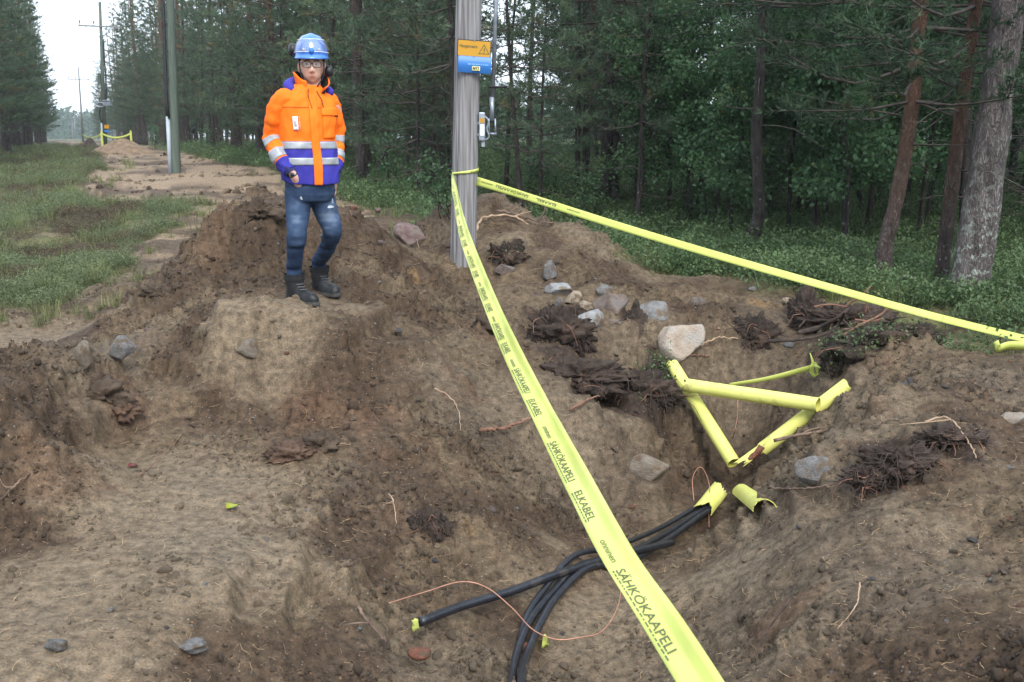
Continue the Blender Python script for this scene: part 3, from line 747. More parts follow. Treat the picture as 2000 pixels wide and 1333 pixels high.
# ---- forest masses
def corridor(y): return -.43 * y + 1.5
def scatter_trees(n, yr, test, kinds, name, label, cat, group, dmin, srange=(.85, 1.15), lean=.03, umax=.62):
    c = 0; tries = 0
    while c < n and tries < n * 60:
        tries += 1
        y = yr[0] + (yr[1] - yr[0]) * rnd.random() ** .8
        x = rnd.uniform(-umax - .02, umax + .02) * (y + 2)
        if not test(x, y) or not free(x, y, dmin): continue
        k = rnd.randrange(len(kinds))
        lb = label if isinstance(label, str) else label(x, y)
        plant(kinds, k, x, y, rnd.uniform(*srange), rnd.uniform(0, 6.28), name, lb, cat, group, (rnd.gauss(0, lean), rnd.gauss(0, lean)))
        take(x, y, dmin * .5); c += 1
gap = lambda x, y: y > 19 and (-.045 < x / y < .06 or .15 < x / y < .24)      # thin places where the sky shows
right_ok = lambda x, y: not gap(x, y) and x > corridor(y) + 5.6 + .8 * math.sin(y * .7) and not (y < 15 and x < .52 * y) and dirt_sd(np.array([x]), np.array([y]))[0] < -1.2
left_ok = lambda x, y: x < corridor(y) - 3.7
scatter_trees(30, (26, 80), lambda x, y: corridor(y) - 12 < x < corridor(y) - 3.8, YOUNG, 'young_pine', 'young pine filling the edge of the forest left of the clearing', 'young pine', 'young pines left of the clearing', .8, srange=(.9, 1.5))
scatter_trees(22, (30, 70), lambda x, y: corridor(y) + 4.8 < x < corridor(y) + 9, YOUNG, 'young_pine', 'young pine filling the forest edge right of the track', 'young pine', 'young pines along the right side of the track', .8, srange=(.9, 1.5))
scatter_trees(40, (20, 42), right_ok, PINES, 'pine_tree', 'tall pine in the front ranks of the forest right of the clearing', 'pine tree', 'pines in the front ranks right of the clearing', 1.3)
scatter_trees(66, (42, 95), right_ok, PINES, 'pine_tree', 'tall pine deep in the forest right of the clearing', 'pine tree', 'pines deep in the forest right of the clearing', 1.3)
scatter_trees(50, (26, 110), left_ok, PINES, 'pine_tree', 'tall pine in the forest left of the clearing', 'pine tree', 'pines left of the clearing', 1.0, umax=.66)
scatter_trees(50, (60, 260), lambda x, y: corridor(y) + 5.2 < x < corridor(y) + 16, PINES, 'pine_tree', 'far pine lining the right side of the long clearing', 'pine tree', 'far pines along the right side of the clearing', 1.2)
scatter_trees(30, (80, 260), lambda x, y: corridor(y) - 22 < x < corridor(y) - 5, PINES, 'pine_tree', 'far pine lining the left side of the long clearing', 'pine tree', 'far pines along the left side of the clearing', 1.2)
# front edge rows keep the lane walls closed
for k, y in enumerate(np.linspace(32, 120, 27)):
    x = corridor(y) + 5.4 + rnd.uniform(-.5, .9)
    if free(x, y, .6):
        plant(PINES, [0, 3, 1, 5][k % 4], x, y, rnd.uniform(.85, 1.05), rnd.uniform(0, 6.28), 'pine_tree', 'edge pine lining the right side of the sandy track', 'pine tree', 'edge pines along the right side of the track'); take(x, y, .5)
for k, y in enumerate(np.linspace(30, 130, 26)):
    x = corridor(y) - 3.5 - rnd.uniform(0, 1.3)
    if free(x, y, .6):
        plant(PINES, [3, 0, 5, 1][k % 4], x, y, rnd.uniform(.85, 1.05), rnd.uniform(0, 6.28), 'pine_tree', 'edge pine along the left side of the grassy strip', 'pine tree', 'edge pines along the left side of the clearing'); take(x, y, .5)
scatter_trees(84, (15, 44), lambda x, y: not gap(x, y) and x > corridor(y) + 4.6 and dirt_sd(np.array([x]), np.array([y]))[0] < -.8 and x < .2 * y + 1, YOUNG, 'young_pine', 'young pine in the undergrowth of the forest behind the person', 'young pine', 'young pines behind the person', .8, srange=(.85, 1.35))
scatter_trees(34, (17, 44), lambda x, y: right_ok(x, y) and x > -1, SLIM, 'slim_pine', 'thin dark-stemmed pine among the forest undergrowth', 'slim pine', 'thin dark-stemmed pines in the forest', .8, lean=.05)
scatter_trees(12, (14, 30), lambda x, y: right_ok(x, y) and x > .10 * y + .8, BROAD, 'broadleaf_sapling', 'green broadleaf sapling in the undergrowth on the right', 'sapling', 'green broadleaf saplings on the right', .9, srange=(.8, 1.1), lean=.05)
scatter_trees(22, (11, 17), lambda x, y: .44 * y < x < .7 * y, SLIM, 'slim_pine', 'thin dark trunk among the trees behind the orange pine', 'slim pine', 'thin dark trunks behind the orange pine', .6, lean=.05)
scatter_trees(10, (12.5, 22), lambda x, y: .30 * y < x < .62 * y, BROAD, 'broadleaf_sapling', 'green broadleaf sapling behind the orange and lichen-spotted pines', 'sapling', 'broadleaf saplings behind the near pines', .7, srange=(.8, 1.1), lean=.05)
scatter_trees(3, (12.5, 20), lambda x, y: .13 * y < x < .46 * y and right_ok(x, y), BROAD, 'broadleaf_sapling', 'bright green broadleaf sapling near the forest edge', 'sapling', 'bright saplings near the forest edge', .6, srange=(.7, 1.0), lean=.07)
scatter_trees(34, (9.5, 22), lambda x, y: x > -.02 * y and right_ok(x + .8, y), SAPL, 'leafy_bush', 'knee-high leafy shrub on the forest floor', 'bush', 'knee-high shrubs on the forest floor', .4, srange=(.6, 1.3), lean=.08)
for k_, (px, py, v, s, lb) in enumerate([(1240, 436, 0, .95, 'leafy sapling right of the single pine'), (1300, 428, 1, .9, 'tall leafy sapling between the single pine and the hooked trunk'), (1345, 446, 2, 1.0, 'low bright sapling left of the hooked trunk'), (1395, 452, 3, .85, 'bright sapling just left of the hooked trunk'), (1425, 478, 2, .9, 'small leafy sapling at the foot of the hooked trunk'), (1535, 470, 1, .85, 'leafy sapling right of the hooked trunk'), (1600, 486, 0, .95, 'leafy sapling midway between the hooked trunk and the orange pine'), (1655, 500, 2, 1.1, 'leafy sapling left of the orange pine'), (1690, 468, 3, .9, 'tall leafy sapling behind the orange pine'), (1570, 440, 3, .95, 'tall sapling with bright leaves deeper behind the hooked trunk'), (1785, 480, 1, .9, 'leafy sapling behind the gap between the orange and slender pines'), (1860, 455, 3, .9, 'leafy sapling behind the thick lichen-spotted pine')]):
    f = hit(px, py); plant(BROAD, v, f.x, f.y, s * .88, k_ * 1.3, 'broadleaf_sapling', lb, 'sapling', None, (rnd.gauss(0, .06), rnd.gauss(0, .06)))
for px, py, v, s, lb in [(770, 385, 0, 1.15, 'yellow-green leafy bush at the forest edge right of the person'), (1300, 330, 1, 1.0, 'small leafy shrub standing in the open forest floor'),
                         (300, 292, 0, 1.2, 'low leafy bush right of the far dirt mound'), (400, 300, 1, 1.6, 'low leafy bush behind the green pole'), (866, 425, 1, .8, 'small sprig with oval leaves just left of the grey pole')]:
    f = hit(px, py); plant(SAPL, v, f.x, f.y, s, px * .1, 'leafy_bush', lb, 'bush')
# ================================================================== POLES, SIGNS, TAPES, PIPES, CABLES
M_WOODG = pmat('weathered_wood', (.105, .100, .103), (.31, .305, .315), scale=8, stretch=(5.5, 5.5, .16), rough=.88, bump=.006, bscale=14, c3=(.10, .088, .078), scale3=1.2, f3=(.60, .75), detail=8)
M_CRACK = pmat('wood_crack', (.03, .026, .024), (.06, .05, .045), 8, .95)
M_GREENP = pmat('treated_pole_wood', (.055, .080, .066), (.105, .130, .105), scale=6, stretch=(8, 8, .3), rough=.8, bump=.003)
M_GREYP = pmat('old_pole_wood', (.13, .135, .14), (.24, .24, .25), scale=6, stretch=(8, 8, .3), rough=.85)
M_GALV = pmat('galvanised_steel', (.22, .25, .30), (.36, .40, .46), scale=18, rough=.42, metal=.55, bump=.0005)
M_BLACK = pmat('black_plastic', (.012, .012, .014), (.022, .022, .026), 8, .45)
M_CABLE = pmat('black_cable', (.010, .011, .016), (.020, .022, .030), scale=30, rough=.38, bump=.0008, c3=(.09, .075, .06), scale3=9, f3=(.62, .8), spec=.5)
M_CONDG = pmat('grey_conduit', (.30, .34, .40), (.38, .42, .47), 5, .5)
M_TAPE = pmat('yellow_tape', (.64, .71, .17), (.72, .78, .23), scale=3, rough=.33, trans=.25, spec=.5, c3=(.58, .64, .19), scale3=2.5)
M_INK = pmat('black_ink', (.06, .065, .03), (.10, .105, .045), 20, .5)
M_PIPE = pmat('yellow_pipe', (.60, .60, .15), (.67, .67, .20), scale=4, rough=.48, c3=(.24, .18, .10), scale3=7, f3=(.60, .80), spec=.4)
M_PIPEIN = pmat('pipe_inside', (.50, .50, .10), (.58, .56, .14), 6, .55)
M_SIGNY = pmat('sign_amber', (.44, .22, .010), (.50, .26, .014), scale=3, rough=.5, c3=(.34, .19, .03), scale3=5, f3=(.66, .85))
M_SIGNB = pmat('sign_blue', (.030, .15, .46), (.045, .20, .55), 4, .40, spec=.4)
M_PLATE = pmat('number_plate_yellow', (.74, .70, .28), (.8, .76, .36), 8, .5)
M_WHITE = pmat('white_print', (.72, .74, .76), (.8, .8, .8), 8, .5)
M_PALEBLUE = pmat('faded_print', (.16, .36, .66), (.24, .45, .72), 30, .4)
M_COPPER = pmat('copper_wire', (.40, .19, .13), (.55, .29, .20), 30, .4, metal=.45)
M_RUSTW = pmat('rusty_wood', (.10, .028, .016), (.22, .10, .06), 40, .8)

def text_tris(s, size=1.0, condense=1.0, bold=0.0):
    c = bpy.data.curves.new('t', 'FONT'); c.body = s; c.size = size; c.offset = bold; c.resolution_u = 3
    o = bpy.data.objects.new('t', c); COL.objects.link(o)
    dg = bpy.context.evaluated_depsgraph_get(); me = o.evaluated_get(dg).to_mesh(); me.calc_loop_triangles()
    V = np.array([v.co[:] for v in me.vertices]); F = [tuple(t.vertices) for t in me.loop_triangles]
    bpy.data.objects.remove(o); bpy.data.curves.remove(c)
    V[:, 0] *= condense
    V[:, 0] -= V[:, 0].min()
    return V, F
# ---------------------------------------------------------------- near pole
PY = 9.6
pole = empty('utility_pole', at(903, 535, PY)); pole.location.z = hz(pole.location.x, PY) - .05
tag(pole, 'grey weathered wooden power pole wrapped with yellow tape', 'power pole')
p0, p1 = at(904, 520, PY), at(915.5, 0, PY)
axis = (p1 - p0) / (p1.z - p0.z)
def pole_c(z): return p0 + axis * (z - p0.z)
mb = MB(); rows = []
rng = np.random.default_rng(3)
ka = 72; aa = np.arange(ka) * 2 * math.pi / ka
for z in np.linspace(-.6, 9.5, 80):
    c = pole_c(z); r = .120 - .0022 * max(0, z)
    rr = r * (1 + .012 * np.cos(2 * aa + .5) + .008 * np.sin(5 * aa + z * .25))
    for ca, wdt, dep, z0, z1 in [(-2.20, .05, .030, -1, 9), (-1.55, .03, .010, .2, 1.6), (-1.05, .03, .012, -.5, 2.2), (-1.80, .02, .010, 1.2, 2.4), (-2.7, .04, .014, -1, 9)]:
        if z0 <= z <= z1:
            dd = (aa - ca - .03 * math.sin(z * 2.3 + ca) + math.pi) % (2 * math.pi) - math.pi
            rr = rr - dep * np.exp(-(dd / wdt) ** 2)
    rows.append(np.stack([c.x + rr * np.cos(aa), c.y + rr * np.sin(aa), np.full(ka, z)], 1) - np.array(pole.location))
mb.grid(np.array(rows), closed_v=True)
mb.build('pole_shaft', M_WOODG, pole)
def frame_at(c, yaw, tilt=0):
    """right, up, out vectors of a plate facing the viewer's side"""
    r = Vector((math.cos(yaw), math.sin(yaw), -math.sin(tilt))).normalized(); o = Vector((math.sin(yaw), -math.cos(yaw), 0)); u = o.cross(r) * -1
    u = r.cross(o) * -1
    if u.z < 0: u = -u
    return r, u, o
def place(V, c, r, u, o):
    V = np.asarray(V, float)
    return np.array(c)[None] + V[:, 0:1] * np.array(r) + V[:, 1:2] * np.array(u) + V[:, 2:3] * np.array(o)
def plate(name, pxc, pyc, Y, w, h, mat, parent, yaw, tilt=.06, thick=.006, bulge=0.0, bevel=None):
    c = at(pxc, pyc, Y); r, u, o = frame_at(c, yaw, tilt)
    mb = MB(); n = 10
    vs = np.linspace(-.5, .5, n); us_ = np.linspace(-.5, .5, 7)
    for sgn in (0, 1):
        G = np.array([[(a * w, b * h, (thick if sgn else 0) + bulge * math.sin((b + .5) * math.pi)) for a in us_] for b in vs])
        mb.grid(place(G.reshape(-1, 3), c - parent_loc(parent), r, u, o).reshape(n, 7, 3))
    # rim
    for (a0, b0), (a1, b1) in [((-.5, -.5), (.5, -.5)), ((.5, -.5), (.5, .5)), ((.5, .5), (-.5, .5)), ((-.5, .5), (-.5, -.5))]:
        t = np.linspace(0, 1, n)
        L = np.stack([(a0 + (a1 - a0) * t) * w, (b0 + (b1 - b0) * t) * h, bulge * np.sin((b0 + (b1 - b0) * t + .5) * math.pi)], 1)
        G = np.stack([L, L + [0, 0, thick]])
        mb.grid(place(G.reshape(-1, 3), c - parent_loc(parent), r, u, o).reshape(2, n, 3))
    ob = mb.build(name, mat, parent, smooth=False)
    return ob, c, r, u, o
def parent_loc(p):
    l = Vector((0, 0, 0))
    while p is not None: l = l + p.location; p = p.parent
    return l
SY = PY - .135
sign, sc, sr, su, so = plate('warning_sign', 926, 95.5, SY, .302, .148, M_BLACK, pole, .10)
sign['label'] = 'amber high-voltage warning sign with black border'
mb = MB()
def quadp(mb, pts, d, c, m=0): mb.add(place([(a, b, d) for a, b in pts], c - parent_loc(pole), sr, su, so), [tuple(range(len(pts)))], m)
quadp(mb, [(-.143, -.066), (.143, -.066), (.143, .066), (-.143, .066)], .0075, sc)
mb.build('sign_face', M_SIGNY, sign, smooth=False)
V, F = text_tris('Hengenvaara', .040, 1.0, .0006)
V[:, 0] *= .158 / V[:, 0].max()
V = V + np.array([-.130, .006, .0095])
mb = MB(); mb.add(place(V, sc - parent_loc(pole), sr, su, so), F); mb.build('lettering', M_INK, sign, smooth=False); mb = MB()
# triangle with bolt
def tri_ring(c, R, t):
    o_ = [(c[0] + R * math.sin(a), c[1] + R * math.cos(a)) for a in (0, 2.0944, 4.1888)]
    i_ = [(c[0] + (R - t) * math.sin(a), c[1] + (R - t) * math.cos(a)) for a in (0, 2.0944, 4.1888)]
    return o_, i_
o_, i_ = tri_ring((.089, -.014), .058, .012)
for k in range(3):
    quadp(mb, [o_[k], o_[(k + 1) % 3], i_[(k + 1) % 3], i_[k]], .0095, sc)
quadp(mb, [(.094, .018), (.080, -.010), (.090, -.010)], .0095, sc); quadp(mb, [(.094, .018), (.090, -.010), (.088, -.002), (.094, .006)], .0098, sc)
quadp(mb, [(.088, -.004), (.099, -.004), (.088, -.031), (.090, -.014)], .0101, sc)
quadp(mb, [(.083, -.026), (.092, -.026), (.087, -.037)], .0104, sc)
mb.build('voltage_symbol', M_INK, sign, smooth=False)
bsign, bc, br_, bu, bo = plate('information_sign', 927, 126, SY + .004, .296, .150, M_SIGNB, pole, .10, bulge=.02)
bsign['label'] = 'bulging blue company plate below the warning sign'
mb = MB()
rg = random.Random(2); x = -.06
while x < .115:
    w_ = rg.uniform(.004, .010); quadp(mb, [(x, -.008), (x + w_, -.008), (x + w_, .004), (x, .004)], .0265, bc); x += w_ + rg.choice([.003, .003, .008])
fl_ = mb.build('faded_lettering', M_PALEBLUE, bsign, smooth=False); fl_['kind'] = 'stuff'
mb = MB(); quadp(mb, [(-.022, -.056), (.048, -.056), (.048, -.018), (-.022, -.018)], .0255, bc); mb.build('number_plate', M_PLATE, bsign, smooth=False)
V, F = text_tris('M93', .042, .78, .0012); V = V + np.array([-.017, -.052, .0275])
mb = MB(); mb.add(place(V, bc - parent_loc(pole), sr, su, so), F); mb.build('lettering', M_INK, bsign, smooth=False)
for dx_, dz_ in ((0, .069), (0, -.069)):
    mb = MB(); c = sc + su * dz_ + so * .008 - parent_loc(pole); mb.tube([c, c + so * .006], .006, 8); mb.build('bolt', M_GALV, pole)
# switch rod, handle, box
YR = PY + .02
ra, rb = at(969, -5, YR), at(962.5, 190, YR)
mb = MB(); top = rb + (ra - rb) * 4; L0 = parent_loc(pole)
mb.tube([rb - L0, ra - L0, top - L0], .0195, 14); rod = mb.build('operating_rod', M_GALV, pole)
mb = MB(); mb.tube([at(961, 190, YR) - L0, at(960.5, 236, YR) - L0], .022, 10); mb.tube([at(954, 262, YR) - L0, at(970, 262, YR) - L0], .012, 8)
mb.tube([at(955, 232, YR) - L0, at(955, 262, YR) - L0], .009, 6); mb.tube([at(967, 232, YR) - L0, at(968, 262, YR) - L0], .009, 6); mb.build('rod_clamp', M_GALV, pole)
mb = MB(); mb.tube([at(955, 171, YR - .06) - L0, at(991, 169.5, YR - .06) - L0], .011, 8)
mb.tube(catmull([at(990, 170, YR - .06) - L0, at(958, 171, YR - .06) - L0, at(955, 180, YR - .06) - L0, at(955.5, 216, YR - .05) - L0], 12), .0075, 6); mb.build('rod_handle', M_BLACK, pole)
bx = at(941.5, 248, PY - .02) - L0
mb = MB(); mb.box(bx, (.058, .11, .255)); mb.build('switch_box', M_GALV, pole, smooth=False, bevel=.008)
mb = MB(); mb.box(bx + Vector((.004, -.058, .055)), (.040, .004, .042)); mb.build('box_warning_label', M_SIGNY, pole, smooth=False)
mb = MB(); mb.box(bx + Vector((.004, -.058, -.030)), (.036, .004, .10)); mb.build('box_label', M_WHITE, pole, smooth=False)
mb = MB(); mb.tube(catmull([bx + Vector((.02, -.03, .10)), bx + Vector((.06, -.03, .05)), bx + Vector((.045, -.03, -.02)), bx + Vector((.065, -.03, -.09)), bx + Vector((.03, -.03, -.12))], 16), .008, 6)
mb.box(bx + Vector((.01, 0, -.155)), (.03, .05, .05)); mb.box(bx + Vector((-.06, .0, .03)), (.07, .05, .02)); mb.box(bx + Vector((-.06, .0, -.07)), (.07, .05, .02)); mb.build('box_lock', M_GALV, pole, smooth=False)
# ---------------------------------------------------------------- tapes
def ribbon(P, W, width, prof):
    """prof: (across -.5..5, out) pairs; returns rows x cols grid"""
    P = np.asarray(P); T = unit(np.gradient(P, axis=0)); W = unit(W - T * (W * T).sum(1, keepdims=True)); Nn = np.cross(W, T)
    G = np.array([[P[i] + W[i] * a * width[i] + Nn[i] * b * width[i] for a, b in prof] for i in range(len(P))])
    return G, Nn
def rib_eval(G, Nn, S, u, v, prof_a, off):
    """points at length u (m) and across v (-.5..5) on a ribbon grid"""
    fi = np.interp(u, S, np.arange(len(S))); i0 = np.clip(fi.astype(int), 0, len(S) - 2); t = (fi - i0)[:, None]
    fj = np.interp(v, prof_a, np.arange(len(prof_a))); j0 = np.clip(fj.astype(int), 0, len(prof_a) - 2); q = (fj - j0)[:, None]
    A = G[i0, j0] * (1 - q) + G[i0, j0 + 1] * q; B = G[i0 + 1, j0] * (1 - q) + G[i0 + 1, j0 + 1] * q
    d1 = G[i0 + 1, j0] - G[i0, j0]; d2 = G[i0, j0 + 1] - G[i0, j0]
    n = unit(np.cross(d2, d1))
    return A * (1 - t) + B * t + n * off
def solid_ribbon(name, G, mat, parent=None, th=.0015):
    mb = MB(); mb.grid(G); o = mb.build(name, mat, parent)
    m = o.modifiers.new('thickness', 'SOLIDIFY'); m.thickness = th; m.offset = 0
    return o
T_SAHKO = text_tris('SÄHKÖKAAPELI', 1.0, 1.0, .012); T_ELK = text_tris('ELKABEL', 1.0, 1.0, .012); T_ONN = text_tris('onninen', 1.0, 1.0, .004)
def tape_print(name, G, Nn, prof_a, S, u0, u1, period, parent, off, vbase=-.16, hgt=.30, flip=False, width=.1):
    mb = MB(); u = u0
    while u < u1 - .05:
        for (V, F), du, ln, hh, vb in [(T_ONN, 0, .13, .8, vbase + .03), (T_SAHKO, .17, .36, 1.0, vbase), (T_ELK, .62, .21, 1.0, vbase)]:
            s = ln / V[:, 0].max(); U = u + du * period / .95 + V[:, 0] * s; VV = vb + V[:, 1] * hgt * hh / .72
            if U.max() > u1 or U.min() < 0: continue
            if flip: U = 2 * (u + du * period / .95) + ln - U; VV = -VV
            mb.add(rib_eval(G, Nn, S, U, VV, prof_a, off), F)
            if hh == 1.0:      # the line of tiny print under the words
                rr = random.Random(int(u * 100)); q = U.min()
                while q < U.max():
                    w_ = rr.uniform(.006, .022); vv = vb - .10 if not flip else -(vb - .10); vq = .045 if not flip else -.045
                    mb.add(rib_eval(G, Nn, S, np.array([q, q + w_, q + w_, q]), np.array([vv, vv, vv + vq, vv + vq]), prof_a, off), [(0, 1, 2, 3)]); q += w_ + .006
        u += period
    if mb.n: lo_ = mb.build(name, M_INK, parent, smooth=False); lo_['kind'] = 'stuff'
# tape from the pole towards the viewer
tp = [(883, 338, 9.46), (893, 395, 8.8), (906, 455, 7.9), (929, 520, 6.9), (965, 610, 5.6), (1005, 700, 4.55), (1060, 810, 3.75), (1130, 945, 3.05), (1205, 1085, 2.58), (1290, 1215, 2.27), (1365, 1333, 2.05), (1470, 1500, 1.8)]
P = catmull([tuple(at(a, b, y)) for a, b, y in tp], 150)
f = np.linspace(0, 1, 150)[:, None]
W = np.array([.35, .5, .9]) * np.clip(1 - f * 5, 0, 1) + np.array([.93, .20, .36]) * np.clip(f * 5, 0, 1)
width = np.interp(f[:, 0], [0, .06, .25, .4, 1], [.05, .065, .088, .088, .084])
prof = [(-.5, -.02), (-.3, 0.0), (-.1, .02), (.05, .045), (.10, .05), (.15, .03), (.32, -.10), (.5, -.26)]
pa = [a for a, b in prof]
G, Nn = ribbon(P, W, width, prof)
_rp = noise2(np.linspace(0, 22, 150), np.zeros(150) + .5, 71) + .6 * noise2(np.linspace(0, 60, 150), np.zeros(150) + .5, 72)
G += (Nn * (.018 * _rp)[:, None])[:, None, :] * np.linspace(-1, 1, len(prof))[None, :, None] + (Nn * (.008 * noise2(np.linspace(0, 40, 150), np.zeros(150) + 4.5, 73))[:, None])[:, None, :]
tape1 = solid_ribbon('barrier_tape', G, M_TAPE)
tag(tape1, 'printed yellow cable warning tape stretched from the grey pole towards the viewer', 'barrier tape')
S = np.concatenate([[0], np.cumsum(np.linalg.norm(np.diff(P, axis=0), axis=1))])
_n0 = np.cross(G[75, 1] - G[75, 0], G[76, 0] - G[75, 0]); _sgn = 1 if np.dot(_n0, np.array([0, 0, CAMZ]) - G[75, 0]) > 0 else -1
tape_print('lettering', G, Nn, pa, S, .25, S[-1] - .1, .95, tape1, .0025 * _sgn, vbase=-.30, hgt=.29)
# tape from the pole to the right
tp = [(931, 354, 9.52), (1000, 375, 9.3), (1200, 439, 8.7), (1400, 499, 8.15), (1600, 556, 7.65), (1800, 612, 7.2), (2000, 662, 6.8), (2250, 720, 6.3)]
P = catmull([tuple(at(*q)) for q in tp], 90); n_ = len(P); f = np.linspace(0, 1, n_)[:, None]
W = np.array([0, .1, 1.0]) * (1 - f) + np.array([.05, .65, .75]) * f
G, Nn = ribbon(P, W, np.interp(f[:, 0], [0, .1, 1], [.080, .066, .050]), [(-.5, 0), (-.2, .03), (.1, .034), (.5, -.03)])
tape2 = solid_ribbon('barrier_tape', G, M_TAPE)
tag(tape2, 'yellow warning tape sloping from the grey pole to the right edge', 'barrier tape')
S = np.concatenate([[0], np.cumsum(np.linalg.norm(np.diff(P, axis=0), axis=1))])
_n0 = np.cross(G[40, 1] - G[40, 0], G[41, 0] - G[40, 0]); _sgn = 1 if np.dot(_n0, np.array([0, 0, CAMZ]) - G[40, 0]) > 0 else -1
tape_print('lettering', G, Nn, [-.5, -.2, .1, .5], S, .05, 1.3, .95, tape2, .0025 * _sgn, vbase=-.2, hgt=.34, flip=True)
# band round the pole
aa2 = np.linspace(-2.75, .25, 30); rows = []
for a in aa2:
    zc = at(905, 338, PY - .12).z + .035 * (a + 2.75) / 3.0 - .01; c = pole_c(zc)
    hh = .020 + .035 * max(0, (a + 2.75) / 3 - .3)
    rows.append([(c.x + .1245 * math.cos(a), c.y + .1245 * math.sin(a), zc - hh * .5), (c.x + .128 * math.cos(a), c.y + .128 * math.sin(a), zc), (c.x + .1245 * math.cos(a), c.y + .1245 * math.sin(a), zc + hh * .5)])
G = np.array(rows); tb = solid_ribbon('tape_wrap', G, M_TAPE); tag(tb, 'short twist of yellow tape wrapped round the grey pole', 'barrier tape')
V, F = T_ELK; S = np.concatenate([[0], np.cumsum(np.linalg.norm(np.diff(G[:, 1], axis=0), axis=1))])
mb = MB(); mb.add(rib_eval(G, None, S, S[-1] * .55 + V[:, 0] / V[:, 0].max() * .11, -.3 + V[:, 1] * .6, [-.5, 0, .5], -.004), F); mb.build('lettering', M_INK, tb, smooth=False)
# loose loop at the right edge
e0 = hit(1946, 676)
P = catmull([tuple(at(1943, 668, 6.75)), tuple(at(1950, 682, 6.72)), tuple(at(1975, 676, 6.7)), tuple(at(2040, 680, 6.6))], 20)
G, Nn = ribbon(P, np.tile([0, -.5, 1.0], (20, 1)), np.full(20, .065), [(-.5, .1), (0, -.05), (.5, .12)])
t3 = solid_ribbon('tape_end', G, M_TAPE); tag(t3, 'loose curled end of yellow tape at the right edge', 'barrier tape')
# short tape and knot in the pit
P = catmull([tuple(at(1425, 752, 7.55)), tuple(at(1500, 740, 7.55)), tuple(at(1583, 719, 7.55))], 24)
G, Nn = ribbon(P, np.tile([0, -.3, 1.0], (24, 1)), np.linspace(.028, .05, 24), [(-.5, 0), (0, .12), (.5, 0)])
t4 = solid_ribbon('tied_tape', G, M_TAPE); tag(t4, 'short knotted yellow tape stretched across the pit', 'barrier tape')
mb = MB(); kc = np.array(at(1590, 722, 7.53))
for q in range(4):
    a = np.linspace(0, 6.28, 16); R_ = np.array([.03 + .012 * (q % 2), .025, .055 - .006 * q])
    ph = q * .9
    pts = kc + np.stack([R_[0] * np.cos(a) * math.cos(ph), R_[1] * np.cos(a) * math.sin(ph) - .01 * q, R_[2] * np.sin(a)], 1)
    Gk, _ = ribbon(pts, np.tile([math.sin(ph), .6, .2], (16, 1)), np.full(16, .022), [(-.5, 0), (.5, 0)]); mb.grid(Gk)
Gk, _ = ribbon(catmull([kc + [-.005, 0, .03], kc + [-.02, 0, .08], kc + [-.035, .01, .125]], 8), np.tile([1, .4, 0.], (8, 1)), np.linspace(.028, .006, 8), [(-.5, 0), (.5, .1)]); mb.grid(Gk)
mb.build('knot', M_TAPE, t4)
# ---------------------------------------------------------------- yellow pipes
def pipe_obj(name, a, b, r, label, ragged=0.0, arc=2 * math.pi, a0=0.0, seed=0, th=.004, sag=0.0):
    A, B = np.array(a), np.array(b); d = unit(B - A); L = np.linalg.norm(B - A)
    u = unit(np.cross(d, [0, 0, 1])); w = np.cross(u, d)       # w points up
    rng = np.random.default_rng(seed); k = 40; n = 24
    closed = arc > 6.2
    ang = a0 + np.linspace(0, arc, k, endpoint=not closed) - arc / 2
    mbs = []
    e0 = ragged * np.cumsum(rng.normal(size=k)) * .35; e1 = ragged * np.cumsum(rng.normal(size=k)) * .35
    e0 -= e0.mean(); e1 -= e1.mean()
    if closed: e0 *= np.hanning(k); e1 *= np.hanning(k)
    root = empty(name, A.tolist())
    for nm, rr, mt in (('outer_wall', r, M_PIPE), ('inner_wall', r - th, M_PIPEIN)):
        G = []
        for i in range(n):
            t = i / (n - 1); l = t * L + e0 * (1 - t) ** 6 + e1 * t ** 6
            rad = rr * (1 + .012 * math.sin(9 * t + seed))
            G.append(d[None] * l[:, None] + rad * (np.sin(ang)[:, None] * u + np.cos(ang)[:, None] * w) + w * (-sag * math.sin(t * math.pi)))
        G = np.array(G); mb = MB(); mb.grid(G, closed_v=closed); mb.build(nm, mt, root); mbs.append(G)
    mb = MB(); mb.grid(np.stack([mbs[0][0], mbs[1][0]]), closed_v=closed); mb.grid(np.stack([mbs[0][-1], mbs[1][-1]]), closed_v=closed)
    if not closed: mb.grid(np.stack([mbs[0][:, 0], mbs[1][:, 0]])); mb.grid(np.stack([mbs[0][:, -1], mbs[1][:, -1]]))
    mb.build('cut_edge', M_PIPEIN, root)
    return tag(root, label, 'cable pipe')
pipe_obj('conduit_pipe', at(1312, 712, 7.72), at(1433, 905, 6.98), .050, 'yellow conduit pipe, left arm of the V in the pit', .01, seed=1)
pipe_obj('conduit_pipe', at(1336, 752, 7.42), at(1598, 791, 6.80), .050, 'yellow conduit pipe lying across the other two pipes', .004, seed=2)
pipe_obj('conduit_pipe', at(1655, 752, 6.92), at(1489, 878, 6.95), .050, 'yellow conduit pipe, right arm of the V in the pit', .012, seed=3)
pr = pipe_obj('pipe_splinter', at(1492, 876, 6.9), at(1450, 906, 6.9), .046, 'torn yellow pipe strip at the foot of the right pipe', .05, arc=1.5, a0=-.9, seed=4)
mb = MB(); mb.tube(catmull([at(1488, 872, 6.86), at(1478, 886, 6.86), at(1455, 902, 6.88)], 8), [.026, .024, .026, .022, .024, .02, .018, .012], 8)
tag(mb.build('rusty_stake', M_RUSTW), 'short reddish-brown stub between the pipe ends', 'stub')
s0 = hit(1404, 966); s1 = hit(1374, 1012)
pipe_obj('pipe_fragment', s0 + Vector((0, 0, .02)), s1 + Vector((-.01, 0, .035)),   .066, 'broken yellow pipe shell covering the black cables', .035, arc=2.9, a0=-.15, seed=5)
s0 = hit(1448, 972); s1 = hit(1494, 1006)
